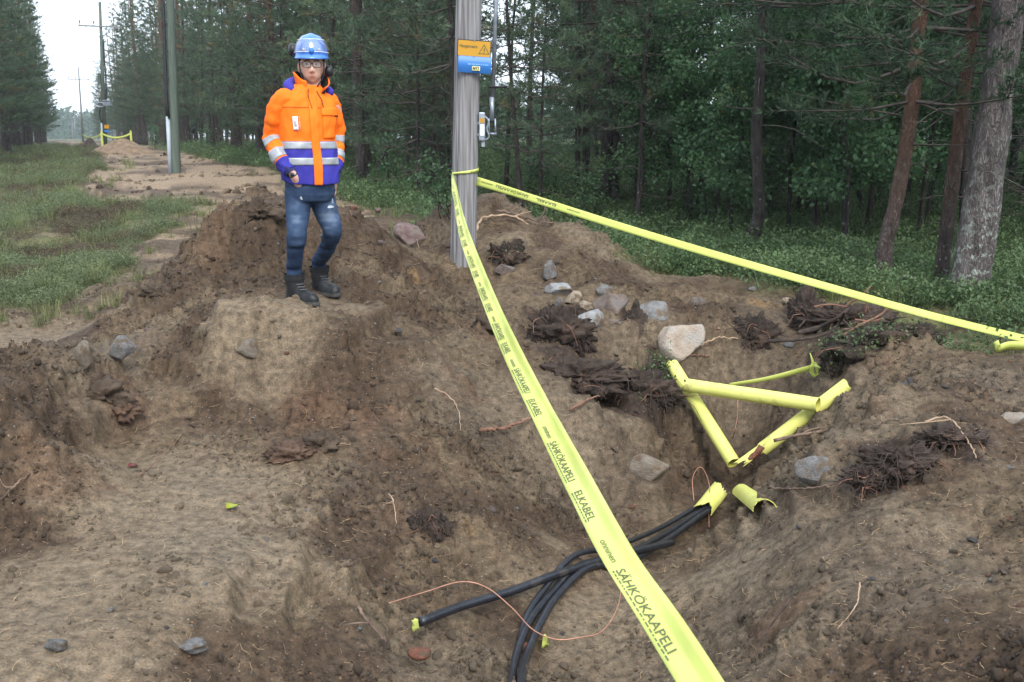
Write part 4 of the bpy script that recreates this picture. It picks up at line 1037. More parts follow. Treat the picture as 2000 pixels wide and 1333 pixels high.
pipe_obj('pipe_fragment', s0 + Vector((0, 0, .03)), s1 + Vector((0, 0, .02)), .060, 'broken yellow pipe shell lying right of the cables', .03, arc=3.1, a0=.2, seed=9)
# ---------------------------------------------------------------- cables and wires
def gp(px, py, up=0.0, dx=0, dy=0):
    p = hit(px, py); z = max(p.z, gz(p.x, p.y))
    return Vector((p.x + dx, p.y + dy, z + up))
def cable(name, pts, r, mat, label, cat, k=10, n=70):
    mb = MB(); P = catmull([tuple(p) for p in pts], n); mb.tube(P, r, k)
    return tag(mb.build(name, mat), label, cat)
c1 = cable('power_cable', [gp(822, 1238, .05), gp(900, 1210, .06), gp(1000, 1182, .07), gp(1090, 1152, .08), gp(1200, 1112, .07), gp(1312, 1072, .036)],   .021, M_CABLE, 'thick straight black cable end with a yellow tag, lying over the others', 'cable', 12)
cable('power_cable', [gp(1392, 988, .02), gp(1300, 1052, .03), gp(1210, 1098, .03), gp(1130, 1130, .025), gp(1075, 1172, .025), gp(1035, 1230, .04), gp(1010, 1300, .05), gp(1000, 1360, .05), gp(995, 1420, .05)], .0185, M_CABLE, 'curving black cable, left strand at the bottom of the trench', 'cable')
cable('power_cable', [gp(1396, 994, .02), gp(1310, 1060, .035), gp(1220, 1108, .02), gp(1150, 1134, .03), gp(1090, 1178, .04), gp(1056, 1235, .04), gp(1030, 1300, .05), gp(1020, 1360, .05), gp(1015, 1420, .05)], .0185, M_CABLE, 'curving black cable, right strand at the bottom of the trench', 'cable')
cable('power_cable', [gp(1385, 985, .03), gp(1290, 1046, .05), gp(1200, 1085, .05), gp(1120, 1124, .045), gp(1060, 1172, .04), gp(1030, 1215, .03), gp(1015, 1258, .015)], .0160, M_CABLE, 'thinner black cable ending on the sand between the two strands', 'cable')
cable('copper_wire', [gp(760, 1184, .01), gp(830, 1172, .036), gp(900, 1172, .09), gp(950, 1188, .10), gp(1000, 1222, .08), gp(1040, 1258, .07), gp(1085, 1277, .06), gp(1130, 1280, .06), gp(1175, 1262, .06), gp(1205, 1215, .07), gp(1212, 1168, .08), gp(1200, 1125, .09), gp(1172, 1096, .05)], .0028, M_COPPER, 'long thin copper wire looping over the cables', 'wire', 6, 120)
cable('copper_wire', [at(1441, 782, 7.4), at(1440, 815, 7.35), at(1434, 845, 7.3), gp(1432, 866, .01)], .0030, M_COPPER, 'short upright copper wire behind the crossing pipe', 'wire', 6, 24)
cable('copper_wire', [gp(1456, 908, .02), gp(1500, 930, .03), gp(1541, 951, .02)], .0030, M_COPPER, 'copper wire lying right of the pipe ends', 'wire', 6, 24)
cable('copper_wire', [gp(1355, 985, .02), gp(1352, 962, .10), gp(1368, 950, .14), gp(1384, 975, .10), gp(1384, 1012, .036), gp(1385, 1030, .0)], .0028, M_COPPER, 'copper wire bent over the broken pipe shell', 'wire', 6, 40)
def scrap(px, py, label, seed, s=.035):
    rng = np.random.default_rng(seed); c = gp(px, py, .02 if px < 900 else .0)
    G = np.array([[(a * s * (1 - .4 * b) + rng.normal() * .003, .006 * math.sin(a * 4) + rng.normal() * .003 - .01 * b, b * s * 1.8 * (1 - .25 * abs(a))) for a in np.linspace(-.5, .5, 5)] for b in np.linspace(0, 1, 5)])
    mb = MB(); mb.grid(G + np.array(c)); o = mb.build('tape_scrap', M_TAPE); m = o.modifiers.new('t', 'SOLIDIFY'); m.thickness = .002
    return tag(o, label, 'tape scrap')
scrap(812, 1243, 'yellow tag on the end of the thick straight cable', 1, .034)
scrap(1064, 1266, 'crumpled yellow scrap beside the copper wire loop', 2, .036)
scrap(1410, 915, 'small yellow scrap left of the foot of the left pipe', 3, .022)
# ---------------------------------------------------------------- green pole with riser
gb = hit(342, 342); GYp = gb.y
gpole = empty('utility_pole', gb); tag(gpole, 'green-treated pole with a black cable and grey conduit, middle of the track', 'power pole')
ga, gt = at(345, 342, GYp), at(332, 0, GYp); gax = (gt - ga)
mb = MB(); zs = [-.03, 0, .5, 1, 2.2]; mb.tube([ga + gax * t - gb for t in zs], [17 * GYp / 4000 * k for k in (1.05, 1.0, .95, .9, .8)], 18); mb.build('pole_shaft', M_GREENP, gpole)
off = Vector((-.155, -.03, 0))
mb = MB(); mb.tube([ga + gax * t - gb + off * (1 + .12 * t) for t in (-.02, .34)], .055, 12); mb.build('conduit', M_CONDG, gpole)
mb = MB(); mb.tube(catmull([tuple(ga + gax * t - gb + off * k) for t, k in ((.33, 1.03), (.42, 1.28), (.55, 1.25), (.8, 1.2), (1.2, 1.1), (2.1, 1.0))], 30), .042, 10)
mb.tube(catmull([tuple(ga + gax * t - gb + off * k + Vector((.035, -.05, 0))) for t, k in ((.33, 1.0), (.42, 1.2), (.55, 1.2), (.8, 1.15), (1.2, 1.1), (2.1, 1.0))], 30), .03, 8); mb.build('riser_cable', M_BLACK, gpole)
for q in range(7):
    c = ga + gax * (.40 + q * .155) - gb
    mb = MB(); mb.box(c + off * .9 + Vector((0, -.05, 0)), (.13, .09, .025)); mb.build('cable_clip', M_BLACK, gpole, smooth=False)
# ---------------------------------------------------------------- far line poles
def far_pole(px, base_py, top_py, Y, label, equip=False, arm=True, topx=None):
    b = at(px, base_py, Y); b.z = hz(b.x, b.y) - .1; t = at(topx or px, top_py, Y)
    if t.z - b.z < 9: t.z = max(t.z, b.z + .5)
    root = empty('utility_pole', b); tag(root, label, 'power pole', 'line of power poles along the clearing')
    d = t - b
    mb = MB(); mb.tube([Vector((0, 0, 0)), d], [.135, .085], 12); mb.build('pole_shaft', M_GREYP if not equip else M_GREENP, root)
    if arm:
        az = .835; c = d * az; right = Vector((.92, .40, 0))
        mb = MB(); mb.box(c + Vector((0, -.1, 0)), (2.5, .09, .09), rot=[[.92, -.40, 0], [.40, .92, 0], [0, 0, 1]]); mb.build('crossarm', M_GREYP, root, smooth=False)
        for s in (-1, 1):
            mb = MB(); mb.tube([c + right * s * .9 + Vector((0, -.1, 0)), d * (az - .075) + Vector((0, -.1, 0))], .022, 6); mb.build('brace', M_GALV, root)
        for s in (-1.15, -.35, 1.15):
            q = c + right * s + Vector((0, -.1, .04)); mb = MB(); mb.tube([q, q + Vector((0, 0, .1)), q + Vector((0, 0, .12)), q + Vector((0, 0, .26)), q + Vector((0, 0, .3))], [.02, .02, .06, .055, .02], 8); mb.build('insulator', M_WHITE if False else M_GREYP, root)
    if equip:
        def hp(py): return at(px, py, Y).z - b.z
        k = lambda py: d * (hp(py) / d.z)
        mb = MB(); mb.tube(catmull([tuple(k(78) + Vector((.17, -.1, 0))), tuple(k(120) + Vector((.2, -.1, 0))), tuple(k(160) + Vector((.24, -.1, 0))), tuple(k(205) + Vector((.2, -.1, 0)))], 20), .05, 8); mb.build('riser_cable', M_BLACK, root)
        mb = MB(); mb.tube(catmull([tuple(k(210) + Vector((-.16, -.1, 0))), tuple(k(225) + Vector((-.24, -.1, 0))), tuple(k(240) + Vector((-.1, -.12, 0)))], 12), .05, 8); mb.build('riser_cable', M_BLACK, root)
        mb = MB(); a = np.linspace(0, 6.28, 20); mb.tube(np.stack([-.12 + .28 * np.cos(a), -.2 + 0 * a, .13 * np.sin(a)], 1) + np.array(k(205)), .04, 6); mb.box(k(203) + Vector((.28, -.2, 0)), (.45, .2, .22)); mb.box(k(200) + Vector((.28, -.24, .1)), (.5, .06, .06)); mb.build('cable_joint', M_GALV, root, smooth=False)
        mb = MB(); mb.box(k(155) + Vector((-.17, -.08, 0)), (.16, .16, .65)); mb.build('switch_box', M_GREENP, root, smooth=False)
        mb = MB(); mb.box(k(248) + Vector((.22, -.2, .0)), (.30, .02, .22)); mb.build('warning_sign', M_SIGNY, root, smooth=False)
        mb = MB(); mb.box(k(256) + Vector((.22, -.2, -.02)), (.30, .02, .12)); mb.build('information_sign', M_SIGNB, root, smooth=False)
        mb = MB(); mb.tube([k(284) + Vector((-.14, -.08, 0)), k(240) + Vector((-.14, -.08, 0))], .06, 8); mb.build('conduit', M_CONDG, root)
    return root, b, d
fp = []
fp.append(far_pole(205, 284, 4, 66, 'far grey pole with crossarm, cable joint and amber sign', True, topx=195))
fp.append(far_pole(163, 284, 131, 128, 'second far pole with crossarm left of the equipped far pole', topx=153))
fp.append(far_pole(147, 282, 222, 320, 'third pole far down the clearing', topx=145))
fp.append(far_pole(142, 281, 237, 440, 'most distant pole at the end of the clearing', topx=141))
# conductors
M_WIRE = pmat('line_wire', (.16, .17, .18), (.2, .21, .22), 5, .5, metal=.4)
for i, s in enumerate((-1.15, -.35, 1.15)):
    pts = []
    tops = [Vector((p0.x + s * .9, PY, 9.6)), Vector((gb.x + s * .9, gb.y, gb.z + 9.4))]
    ps = [tops[0], tops[1]] + [b + d * .835 + Vector((.92 * s, .40 * s - .1, .34)) for r_, b, d in fp]
    for a, b in zip(ps[:-1], ps[1:]):
        t = np.linspace(0, 1, 14, endpoint=False)[:, None]; sag = min(1.2, .00012 * (b - a).length ** 2 + .25)
        pts.append(np.array(a) * (1 - t) + np.array(b) * t - np.array([0, 0, 1]) * (4 * sag * t * (1 - t)))
    mb = MB(); mb.tube(np.vstack(pts), .011, 4); tag(mb.build('overhead_line', M_WIRE), ['overhead wire, left strand of the power line', 'overhead wire, middle strand of the power line', 'overhead wire, right strand of the power line'][i], 'power line')
# ---------------------------------------------------------------- far barrier at the equipped pole
def stake(px, py, Y, label):
    b = at(px, py, Y); b.z = hz(b.x, b.y); mb = MB(); mb.box((0, 0, .42), (.10, .10, 1.0)); mb.box((0, 0, .94), (.06, .06, .08))
    return tag(mb.build('marker_post', M_TAPE, loc=b, smooth=False), label, 'marker post'), b
s1, b1 = stake(257, 282, 60, 'yellow marker post at the right end of the far barrier'); s2, b2 = stake(200, 281, 61, 'yellow marker post beside the equipped far pole')
b3 = at(163, 284, 75); b3.z = hz(b3.x, b3.y)
for a, b, lb in ((b1, b2, 'yellow tape strung between the two far marker posts'), (b2, b3, 'yellow tape strung left from the far pole')):
    t = np.linspace(0, 1, 24)[:, None]; P = np.array(a) * (1 - t) + np.array(b) * t + np.array([0, 0, .82]) - np.array([0, 0, 1]) * (1.0 * t * (1 - t))
    G, _ = ribbon(P, np.tile([0, 0, 1.0], (24, 1)), np.full(24, .11), [(-.5, 0), (0, .1), (.5, 0)]); tag(solid_ribbon('barrier_tape', G, M_TAPE), lb, 'barrier tape')
def dirt_heap(name, c, rx, ry, h, label, mat, seed, n=40):
    rng = np.random.default_rng(seed); a = np.linspace(0, 2 * math.pi, n, endpoint=False); rows = []
    for q in np.linspace(0, 1, 14):
        x = np.cos(a) * rx * q; y = np.sin(a) * ry * q
        z = h * (1 - q ** 1.6) * (1 + .55 * fbm2(x + seed, y, rx * .7, 3, seed)) - .25 * q + .3 * h * fbm2(x, y + seed, .5, 3, seed + 4) * (1 - q)
        rows.append(np.stack([x, y, z], 1))
    mb = MB(); mb.grid(np.array(rows), closed_v=True); o = mb.build(name, mat, loc=c); return tag(o, label, 'dirt heap')
M_HEAP = pmat('spoil_heap', (.13, .085, .055), (.24, .17, .11), 5, .9, bump=.03, bscale=9)
c = at(240, 298, 48); c.z = hz(c.x, c.y) - .05; dirt_heap('dirt_heap', c, 2.0, 2.2, .62, 'far heap of excavated sand in front of the equipped pole', M_HEAP, 5)
M_STUMP = pmat('stump_soil', (.03, .024, .02), (.075, .055, .045), 9, .95, bump=.03)
c = at(177, 292, 56); c.z = hz(c.x, c.y) - .05; dirt_heap('root_stump', c, .8, .8, .55, 'dark uprooted stump left of the far sand heap', M_STUMP, 9)
c = at(110, 358, 24); c.z = hz(c.x, c.y) - .02; dirt_heap('dark_clod', c, .25, .25, .14, 'small dark clod of earth on the grassy strip', M_STUMP, 12)
# ================================================================== THE PERSON
M_SKIN = pmat('skin', (.58, .33, .25), (.64, .385, .30), 14, .5, sub=.08, c3=(.56, .27, .21), scale3=9, f3=(.55, .75))
M_LIP = pmat('lips', (.42, .19, .15), (.46, .21, .17), 20, .45)
M_STUB = pmat('stubble_skin', (.40, .235, .175), (.48, .28, .21), 60, .55)
M_HAIR = pmat('hair', (.045, .028, .018), (.10, .065, .04), 40, .7, stretch=(1, 1, .2))
M_ORANGE = pmat('orange_fabric', (.92, .150, .006), (1.0, .185, .010), scale=5, rough=.72, bump=.0012, bscale=40, spec=.25)
M_BLUE = pmat('blue_fabric', (.030, .028, .26), (.048, .042, .34), scale=5, rough=.75, bump=.0012, bscale=40, spec=.25)
M_NAVY = pmat('navy_cuff', (.012, .014, .07), (.02, .022, .10), 30, .85)
M_REFL = pmat('reflective_tape', (.27, .29, .32), (.36, .38, .41), scale=8, rough=.45, metal=.15, bump=.0008, bscale=60)
M_INNER = pmat('black_fleece', (.010, .010, .012), (.02, .02, .022), 40, .95)
M_BOOT = pmat('boot_leather', (.009, .010, .012), (.022, .023, .027), scale=22, rough=.45, bump=.002, bscale=60, c3=(.10, .085, .07), scale3=8, f3=(.60, .8))
M_SOLE = pmat('boot_sole', (.035, .034, .034), (.07, .066, .062), 20, .8)
M_LACE = pmat('boot_lace', (.10, .10, .11), (.16, .16, .17), 40, .8)
M_HELMET = pmat('blue_helmet', (.045, .17, .60), (.06, .21, .68), 5, .28, spec=.6, coat=.3)
M_CARD = pmat('id_card', (.70, .70, .74), (.78, .77, .80), 30, .35)
M_CARDP = pmat('id_photo', (.22, .26, .38), (.55, .40, .36), 90, .5)
M_FRAME = pmat('glasses_frame', (.012, .012, .014), (.02, .02, .024), 10, .3)
M_PATCH = pmat('torn_denim', (.45, .50, .58), (.60, .64, .70), 60, .9)
M_STEELW = pmat('watch_steel', (.30, .31, .33), (.45, .46, .48), 20, .3, metal=.8)
def denim():
    m = bpy.data.materials.new('denim'); m.use_nodes = True; nt = m.node_tree; L = nt.links; b = nt.nodes['Principled BSDF']
    b.inputs['Roughness'].default_value = .85; b.inputs['Specular IOR Level'].default_value = .2
    a = N(nt, 'ShaderNodeAttribute', attribute_name='fade'); tc = N(nt, 'ShaderNodeTexCoord')
    nz = N(nt, 'ShaderNodeTexNoise'); nz.inputs['Scale'].default_value = 22; nz.inputs['Detail'].default_value = 6; L.new(tc.outputs['Object'], nz.inputs['Vector'])
    ad = N(nt, 'ShaderNodeMath', operation='MULTIPLY_ADD'); ad.inputs[1].default_value = .5; L.new(nz.outputs['Fac'], ad.inputs[0]); L.new(a.outputs['Fac'], ad.inputs[2])
    r = N(nt, 'ShaderNodeValToRGB'); L.new(ad.outputs['Value'], r.inputs['Fac'])
    r.color_ramp.elements[0].position = .12; r.color_ramp.elements[0].color = (.020, .038, .085, 1); r.color_ramp.elements[1].position = 1.0; r.color_ramp.elements[1].color = (.22, .28, .36, 1)
    e_ = r.color_ramp.elements.new(.45); e_.color = (.048, .080, .150, 1)
    L.new(r.outputs['Color'], b.inputs['Base Color'])
    n2 = N(nt, 'ShaderNodeTexNoise'); n2.inputs['Scale'].default_value = 220; L.new(tc.outputs['Object'], n2.inputs['Vector'])
    bp = N(nt, 'ShaderNodeBump'); bp.inputs['Distance'].default_value = .001; L.new(n2.outputs['Fac'], bp.inputs['Height']); L.new(bp.outputs['Normal'], b.inputs['Normal'])
    return m
M_DENIM = denim()
def visor_mat():
    m = bpy.data.materials.new('clear_visor'); m.use_nodes = True; nt = m.node_tree; L = nt.links
    nt.nodes.remove(nt.nodes['Principled BSDF'])
    tr = N(nt, 'ShaderNodeBsdfTransparent'); gl = N(nt, 'ShaderNodeBsdfGlossy'); gl.inputs['Roughness'].default_value = .12; df = N(nt, 'ShaderNodeBsdfDiffuse'); df.inputs['Color'].default_value = (.7, .75, .8, 1)
    tr.inputs['Color'].default_value = (.92, .94, .96, 1)
    m1 = N(nt, 'ShaderNodeMixShader'); m1.inputs['Fac'].default_value = .35; L.new(gl.outputs['BSDF'], m1.inputs[1]); L.new(df.outputs['BSDF'], m1.inputs[2])
    m2 = N(nt, 'ShaderNodeMixShader'); m2.inputs['Fac'].default_value = .15; L.new(tr.outputs['BSDF'], m2.inputs[1]); L.new(m1.outputs['Shader'], m2.inputs[2])
    L.new(m2.outputs['Shader'], nt.nodes['Material Output'].inputs['Surface']); return m
M_VISOR = visor_mat()
def lens_mat():
    m = bpy.data.materials.new('spectacle_lens'); m.use_nodes = True; nt = m.node_tree; L = nt.links
    nt.nodes.remove(nt.nodes['Principled BSDF'])
    tr = N(nt, 'ShaderNodeBsdfTransparent'); tr.inputs['Color'].default_value = (.93, .95, .96, 1); gl = N(nt, 'ShaderNodeBsdfGlossy'); gl.inputs['Roughness'].default_value = .03
    m2 = N(nt, 'ShaderNodeMixShader'); m2.inputs['Fac'].default_value = .07; L.new(tr.outputs['BSDF'], m2.inputs[1]); L.new(gl.outputs['BSDF'], m2.inputs[2])
    L.new(m2.outputs['Shader'], nt.nodes['Material Output'].inputs['Surface']); return m
M_LENS = lens_mat()

PYM = 7.1
footL = at_z(582, 594, .352); footR = at_z(628, 576, .352)
person = empty('person', ((footL.x + footR.x) / 2, (footL.y + footR.y) / 2, 0)); person.location.z = .342
tag(person, 'person in orange jacket, torn blue jeans and blue helmet, standing hands in pockets', 'person')
PL = np.array(person.location)
def J(px, py, dy=0.0): return np.array(at(px, py, PYM + dy)) - PL
YAW = math.radians(24)
def axes(yaw): return np.array([math.cos(yaw), math.sin(yaw), 0]), np.array([-math.sin(yaw), math.cos(yaw), 0])
RX, RB = axes(YAW)                 # towards his left side, towards his back
def ring(c, hw, hd, X, Bk, n=64, ex=2.3, tiltz=None):
    t = np.arange(n) * 2 * math.pi / n; co, si = np.cos(t), np.sin(t)
    x = hw * np.sign(co) * np.abs(co) ** (2 / ex); y = hd * np.sign(si) * np.abs(si) ** (2 / ex)
    R = np.array(c)[None] + x[:, None] * X + y[:, None] * Bk
    if tiltz is not None: R[:, 2] += tiltz(t)
    return R
def loft_tube(path, rad, n=28, rows=40, squash=1.0):
    """rows x n x 3 grid of a tube along path"""
    Q = catmull(np.column_stack([path, rad]), rows); P, R = Q[:, :3], Q[:, 3]
    T = unit(np.gradient(P, axis=0)); u = unit(np.cross(T[0], [0, 1, 0])); out = []
    a = np.arange(n) * 2 * math.pi / n
    for i in range(rows):
        u = unit(u - T[i] * np.dot(u, T[i])); w = np.cross(T[i], u)
        out.append(P[i] + R[i] * (np.cos(a)[:, None] * u + squash * np.sin(a)[:, None] * w))
    return np.array(out)
def grid_normals(G):
    du = np.roll(G, -1, 1) - np.roll(G, 1, 1); dv = np.gradient(G, axis=0); n = unit(np.cross(du, dv))
    c = G.mean(1, keepdims=True); s = np.sign(((G - c) * n).sum(-1, keepdims=True).mean()); return n * s
def wrinkle(G, amp, f1, f2, seed):
    n = grid_normals(G); r, c = G.shape[:2]
    p = G.reshape(-1, 3); q = p @ np.array([[1, .25, .5], [-.2, 1, .3], [-.55, -.2, 1]])
    d = noise3(q * np.array([f1, f1, f2]) + 31.7 * seed, seed) + .5 * noise3(p * np.array([f1, f1, f2]) * 2.1 + 7, seed + 1)
    fold = .35 - np.abs(noise3(q * np.array([f1, f1, f2]) * .8 + 3.3 * seed, seed + 7)) * 2.6        # sharp pinched folds
    return G + n * (amp * (d * 1.3 + .55 * np.clip(fold, -.3, .4)).reshape(r, c, 1) * 2)
def remeshed(mb, voxel, smooth_it=3):
    o = mb.build('tmp', M_BLACK); m = o.modifiers.new('r', 'REMESH'); m.mode = 'VOXEL'; m.voxel_size = voxel
    s = o.modifiers.new('s', 'SMOOTH'); s.iterations = smooth_it; s.factor = .5
    dg = bpy.context.evaluated_depsgraph_get(); me = bpy.data.meshes.new_from_object(o.evaluated_get(dg)); old = o.data
    bpy.data.objects.remove(o); bpy.data.meshes.remove(old); me.materials.clear()
    me.polygons.foreach_set('use_smooth', np.ones(len(me.polygons), dtype=bool)); return me
def capgrid(mb, G, m=0):
    mb.grid(G, m, closed_v=True); k = G.shape[1]
    mb.add(G[0], [tuple(range(k))]); mb.add(G[-1], [tuple(range(k))[::-1]])
# ---- head
HC = J(609, 128, -.02); HYAW = math.radians(11); HX, HB = axes(HYAW)
def hp(x, f, z): return HC + HX * x - HB * f + np.array([0, 0, z])       # right side of the picture, front, up
def head_grid(nl=70, nm=90):
    ph = np.linspace(-math.pi / 2 + .001, math.pi / 2 - .001, nl)[:, None]; th = np.linspace(0, 2 * math.pi, nm, endpoint=False)[None]
    x = np.cos(ph) * np.sin(th); f = np.cos(ph) * np.cos(th); z = np.sin(ph) + 0 * th
    a, bf, bb, cu, cd = .073, .092, .100, .120, .132
    X = a * x; F = np.where(f > 0, bf, bb) * f; Z = np.where(z > 0, cu, cd) * z
    low = np.clip(-Z / cd, 0, 1); X = X * (1 - .30 * low ** 1.8); F = np.where(F > 0, F * (1 + .05 * low), F * (1 - .42 * low ** 1.2))
    # square the jaw
    fr = sstep(.35, .8, f)
    X = X * (1 + .18 * np.exp(-((Z + .085) / .03) ** 2) * sstep(-.3, .5, f))
    def g(x0, z0, sx, sz, amp): return amp * np.exp(-((X - x0) / sx) ** 2 - ((Z - z0) / sz) ** 2) * fr
    d = g(0, -.040, .013, .014, .022) + g(0, -.018, .009, .022, .013) + g(-.011, -.046, .008, .008, .008) + g(.011, -.046, .008, .008, .008)
    d += g(0, .026, .05, .010, .005) - g(-.031, .003, .018, .013, .011) - g(.031, .003, .018, .013, .011)
    d += g(0, -.073, .020, .006, .006) + g(0, -.084, .017, .007, .006) - g(0, -.0785, .022, .0022, .004) + g(0, -.116, .022, .016, .009) - g(0, -.098, .02, .008, .003)
    d += g(-.045, -.025, .018, .018, .004) + g(.045, -.025, .018, .018, .004)
    F = F + d
    return HC[None, None] + X[..., None] * HX - F[..., None] * HB + Z[..., None] * np.array([0, 0, 1.])
body = MB(); G = head_grid(); capgrid(body, G)
for s in (-1, 1):   # ears
    e = np.array([hp(s * (.078 + .012 * math.sin(q)), -.012 - .008 * math.sin(q) + .012 * math.cos(q * 1.0), -.012 + .032 * math.cos(q)) for q in np.linspace(0, 6.28, 14)])
    body.tube(e, .007, 8, caps=False); body.tube([hp(s * .070, -.010, .012), hp(s * .084, -.016, .0), hp(s * .074, -.008, -.035)], [.012, .013, .009], 8)
neck0 = J(604, 176, 0.03)
capgrid(body, loft_tube([hp(0, -.025, -.06), hp(0, -.02, -.12), neck0, J(601, 200, .02)], [.056, .055, .064, .10], 24, 14))
tr_ = [(205, 598, .17, .10), (235, 599, .165, .105), (275, 602, .16, .105), (320, 605, .165, .11), (350, 606, .15, .10), (375, 606, .135, .09)]
capgrid(body, np.array([ring(J(c, y), w, d, RX, RB, 32) for y, c, w, d in tr_]))
SH_R, EL_R, WR_R = J(548, 200, -.08), J(536, 264, .0), J(571, 339, -.165)
SH_L, EL_L, WR_L = J(648, 203, .07), J(662, 263, .15), J(655, 337, .02)
HAND_R, HAND_L = J(592, 371, -.085), J(648, 368, .02)
for a, e_, w, h in ((SH_R, EL_R, WR_R, HAND_R), (SH_L, EL_L, WR_L, HAND_L)):
    capgrid(body, loft_tube([a + (np.array(J(598, 205)) - a) * .35, a, (a + e_) / 2, e_, (e_ + w) / 2, w, w + (h - w) * .5, h], [.06, .055, .05, .042, .038, .027, .034, .03], 16, 26))
    d = unit(h - w); s_ = unit(np.cross(d, RB))
    for q, (o_, ln) in enumerate([(-.030, .055), (-.015, .075), (0, .08), (.014, .072), (.026, .055)]):
        b0 = h + s_ * o_ * (1.0 if q else 1.3) - d * (.0 if q else .035); b1 = b0 + d * ln * .55 + s_ * (o_ * .2 - (.02 if q == 0 else 0)); b2 = b0 + d * ln + RB * .012
        body.tube(catmull([b0 - d * .02, b0, b1, b2], 8), np.linspace(.0095, .0075, 8), 8)
HIP_R, KN_R, AN_R = J(583, 388, -.02), J(579, 457, -.06), np.array(footL) - PL + [-.03, .06, .11]
HIP_L, KN_L, AN_L = J(629, 388, .06), J(649, 452, .10), np.array(footR) - PL + [-.02, .06, .11]
LEGS = ((HIP_R, KN_R, AN_R), (HIP_L, KN_L, AN_L))
for h, k, a in LEGS:
    capgrid(body, loft_tube([h + [0, 0, .08], h, (h + k) / 2, k, (k + a) / 2 + RB * .02 + [0, 0, .03], a + [0, 0, .14], a + [0, 0, .05], a - [0, 0, .07]], [.07, .07, .06, .048, .045, .038, .036, .034], 18, 30))
bm = remeshed(body, .0055, 2)
co = np.zeros(len(bm.polygons) * 3); bm.polygons.foreach_get('center', co); co = co.reshape(-1, 3) - HC
hx, hf, hzv = co @ HX, -(co @ HB), co[:, 2]
mi = np.zeros(len(co), np.int32)
mi[(np.abs(hx) < .023 - 1.2 * np.abs(hzv + .0785)) & (hf > .05) & (np.abs(hzv + .0785) < .0065)] = 1
for m_ in (M_SKIN, M_LIP, M_STUB): bm.materials.append(m_)
bm.polygons.foreach_set('material_index', mi)
link('body', bm, None, person)
def part(mb, name, mat, parent=person, **kw): return mb.build(name, mat, parent, **kw)
# ---- eyes, brows, hair
M_EYE = pmat('eye_white', (.42, .39, .37), (.46, .43, .41), 20, .25); M_IRIS = pmat('iris', (.03, .045, .06), (.06, .09, .11), 60, .2)
for s in (-1, 1):
    mb = MB(); c = hp(s * .031, .073, .003); mb.tube([c - HX * .013, c - HX * .008, c, c + HX * .008, c + HX * .013], [.001, .0042, .0055, .0042, .001], 10); part(mb, 'eye', M_EYE)
    mb = MB(); c = hp(s * .031 - .003, .0765, .003); mb.tube([c + HB * .004, c, c - HB * .0035, c - HB * .004], [.0062, .0068, .0055, .001], 12); part(mb, 'iris', M_IRIS)
    mb = MB(); mb.tube(catmull([hp(s * .014, .094, .022), hp(s * .030, .091, .028), hp(s * .050, .078, .022)], 8), [.002, .0035, .004, .004, .004, .0035, .003, .0015], 6); part(mb, 'eyebrow', M_HAIR)
rows = []
for zz in np.linspace(.075, -.035, 9):
    r = []
    for t in np.linspace(math.pi * .56, math.pi * 1.44, 40):
        k = .080 * math.sqrt(max(.05, 1 - (zz / .14) ** 2)); f_ = .106 * math.sqrt(max(.05, 1 - (zz / .14) ** 2))
        lift = .03 * (1 - abs(math.sin(t - math.pi / 2)) ** 6) if zz < 0 else 0
        r.append(hp(k * math.sin(t) * 1.03, f_ * math.cos(t) * 1.02, zz + (.03 if abs(t - math.pi) > 1.1 and zz < -.01 else 0)))
    rows.append(r)
mb = MB(); mb.grid(np.array(rows)); part(mb, 'hair', M_HAIR)
# ---- glasses
gl = empty('glasses'); gl.parent = person
for s in (-1, 1):
    cx = s * .033 + .0; pts = []
    for q in np.linspace(0, 2 * math.pi, 29):
        c_, s_ = math.cos(q), math.sin(q); ex = .55
        pts.append(hp(cx + .0265 * math.copysign(abs(c_) ** ex, c_), .100 - .25 * abs(cx + .0265 * c_) ** 1.15 * .5, -.002 + .0185 * math.copysign(abs(s_) ** ex, s_)))
    mb = MB(); mb.tube(pts, .0023, 6, caps=False); mb.build('rim', M_FRAME, gl)
    mb = MB(); mb.add(np.array(pts[:-1]), [tuple(range(28))]); mb.build('lens', M_LENS, gl, smooth=False)
    mb = MB(); mb.tube(catmull([hp(s * .059, .094, .010), hp(s * .076, .06, .010), hp(s * .082, -.005, .006)], 8), .0024, 6); mb.build('temple', M_FRAME, gl)
mb = MB(); mb.tube(catmull([hp(-.008, .099, .004), hp(0, .103, .007), hp(.008, .099, .004)], 6), .0022, 6); mb.build('bridge', M_FRAME, gl)
# ---- helmet
hel = empty('helmet'); hel.parent = person
rows = []; nth = 72; th = np.linspace(0, 2 * math.pi, nth, endpoint=False)
def hring(a, f_, bk, z, fr_drop=0.0):
    c, s = np.cos(th), np.sin(th)
    f = np.where(c > 0, f_ * c, bk * c)
    return HC[None] + (a * s)[:, None] * HX - f[:, None] * HB + (z - fr_drop * np.clip(c, 0, 1) + .012 * np.clip(-c, 0, 1) * 0)[:, None] * np.array([0, 0, 1.])
Zb = .046
sect = [(.095, .112, .112, Zb + .004, .010), (.112, .148, .124, Zb - .004, .012), (.114, .150, .125, Zb, .012), (.112, .144, .124, Zb + .006, .008), (.108, .127, .122, Zb + .016, .0), (.108, .126, .123, Zb + .03, 0)]
for q in np.linspace(.28, 1, 14):
    k = math.cos(q * math.pi / 2); sect.append((.108 * k ** .80, .124 * k ** .82, .124 * k ** .80, Zb + .018 + .136 * math.sin(q * math.pi / 2) ** 1.05, 0))
G = np.array([hring(*s) for s in sect])
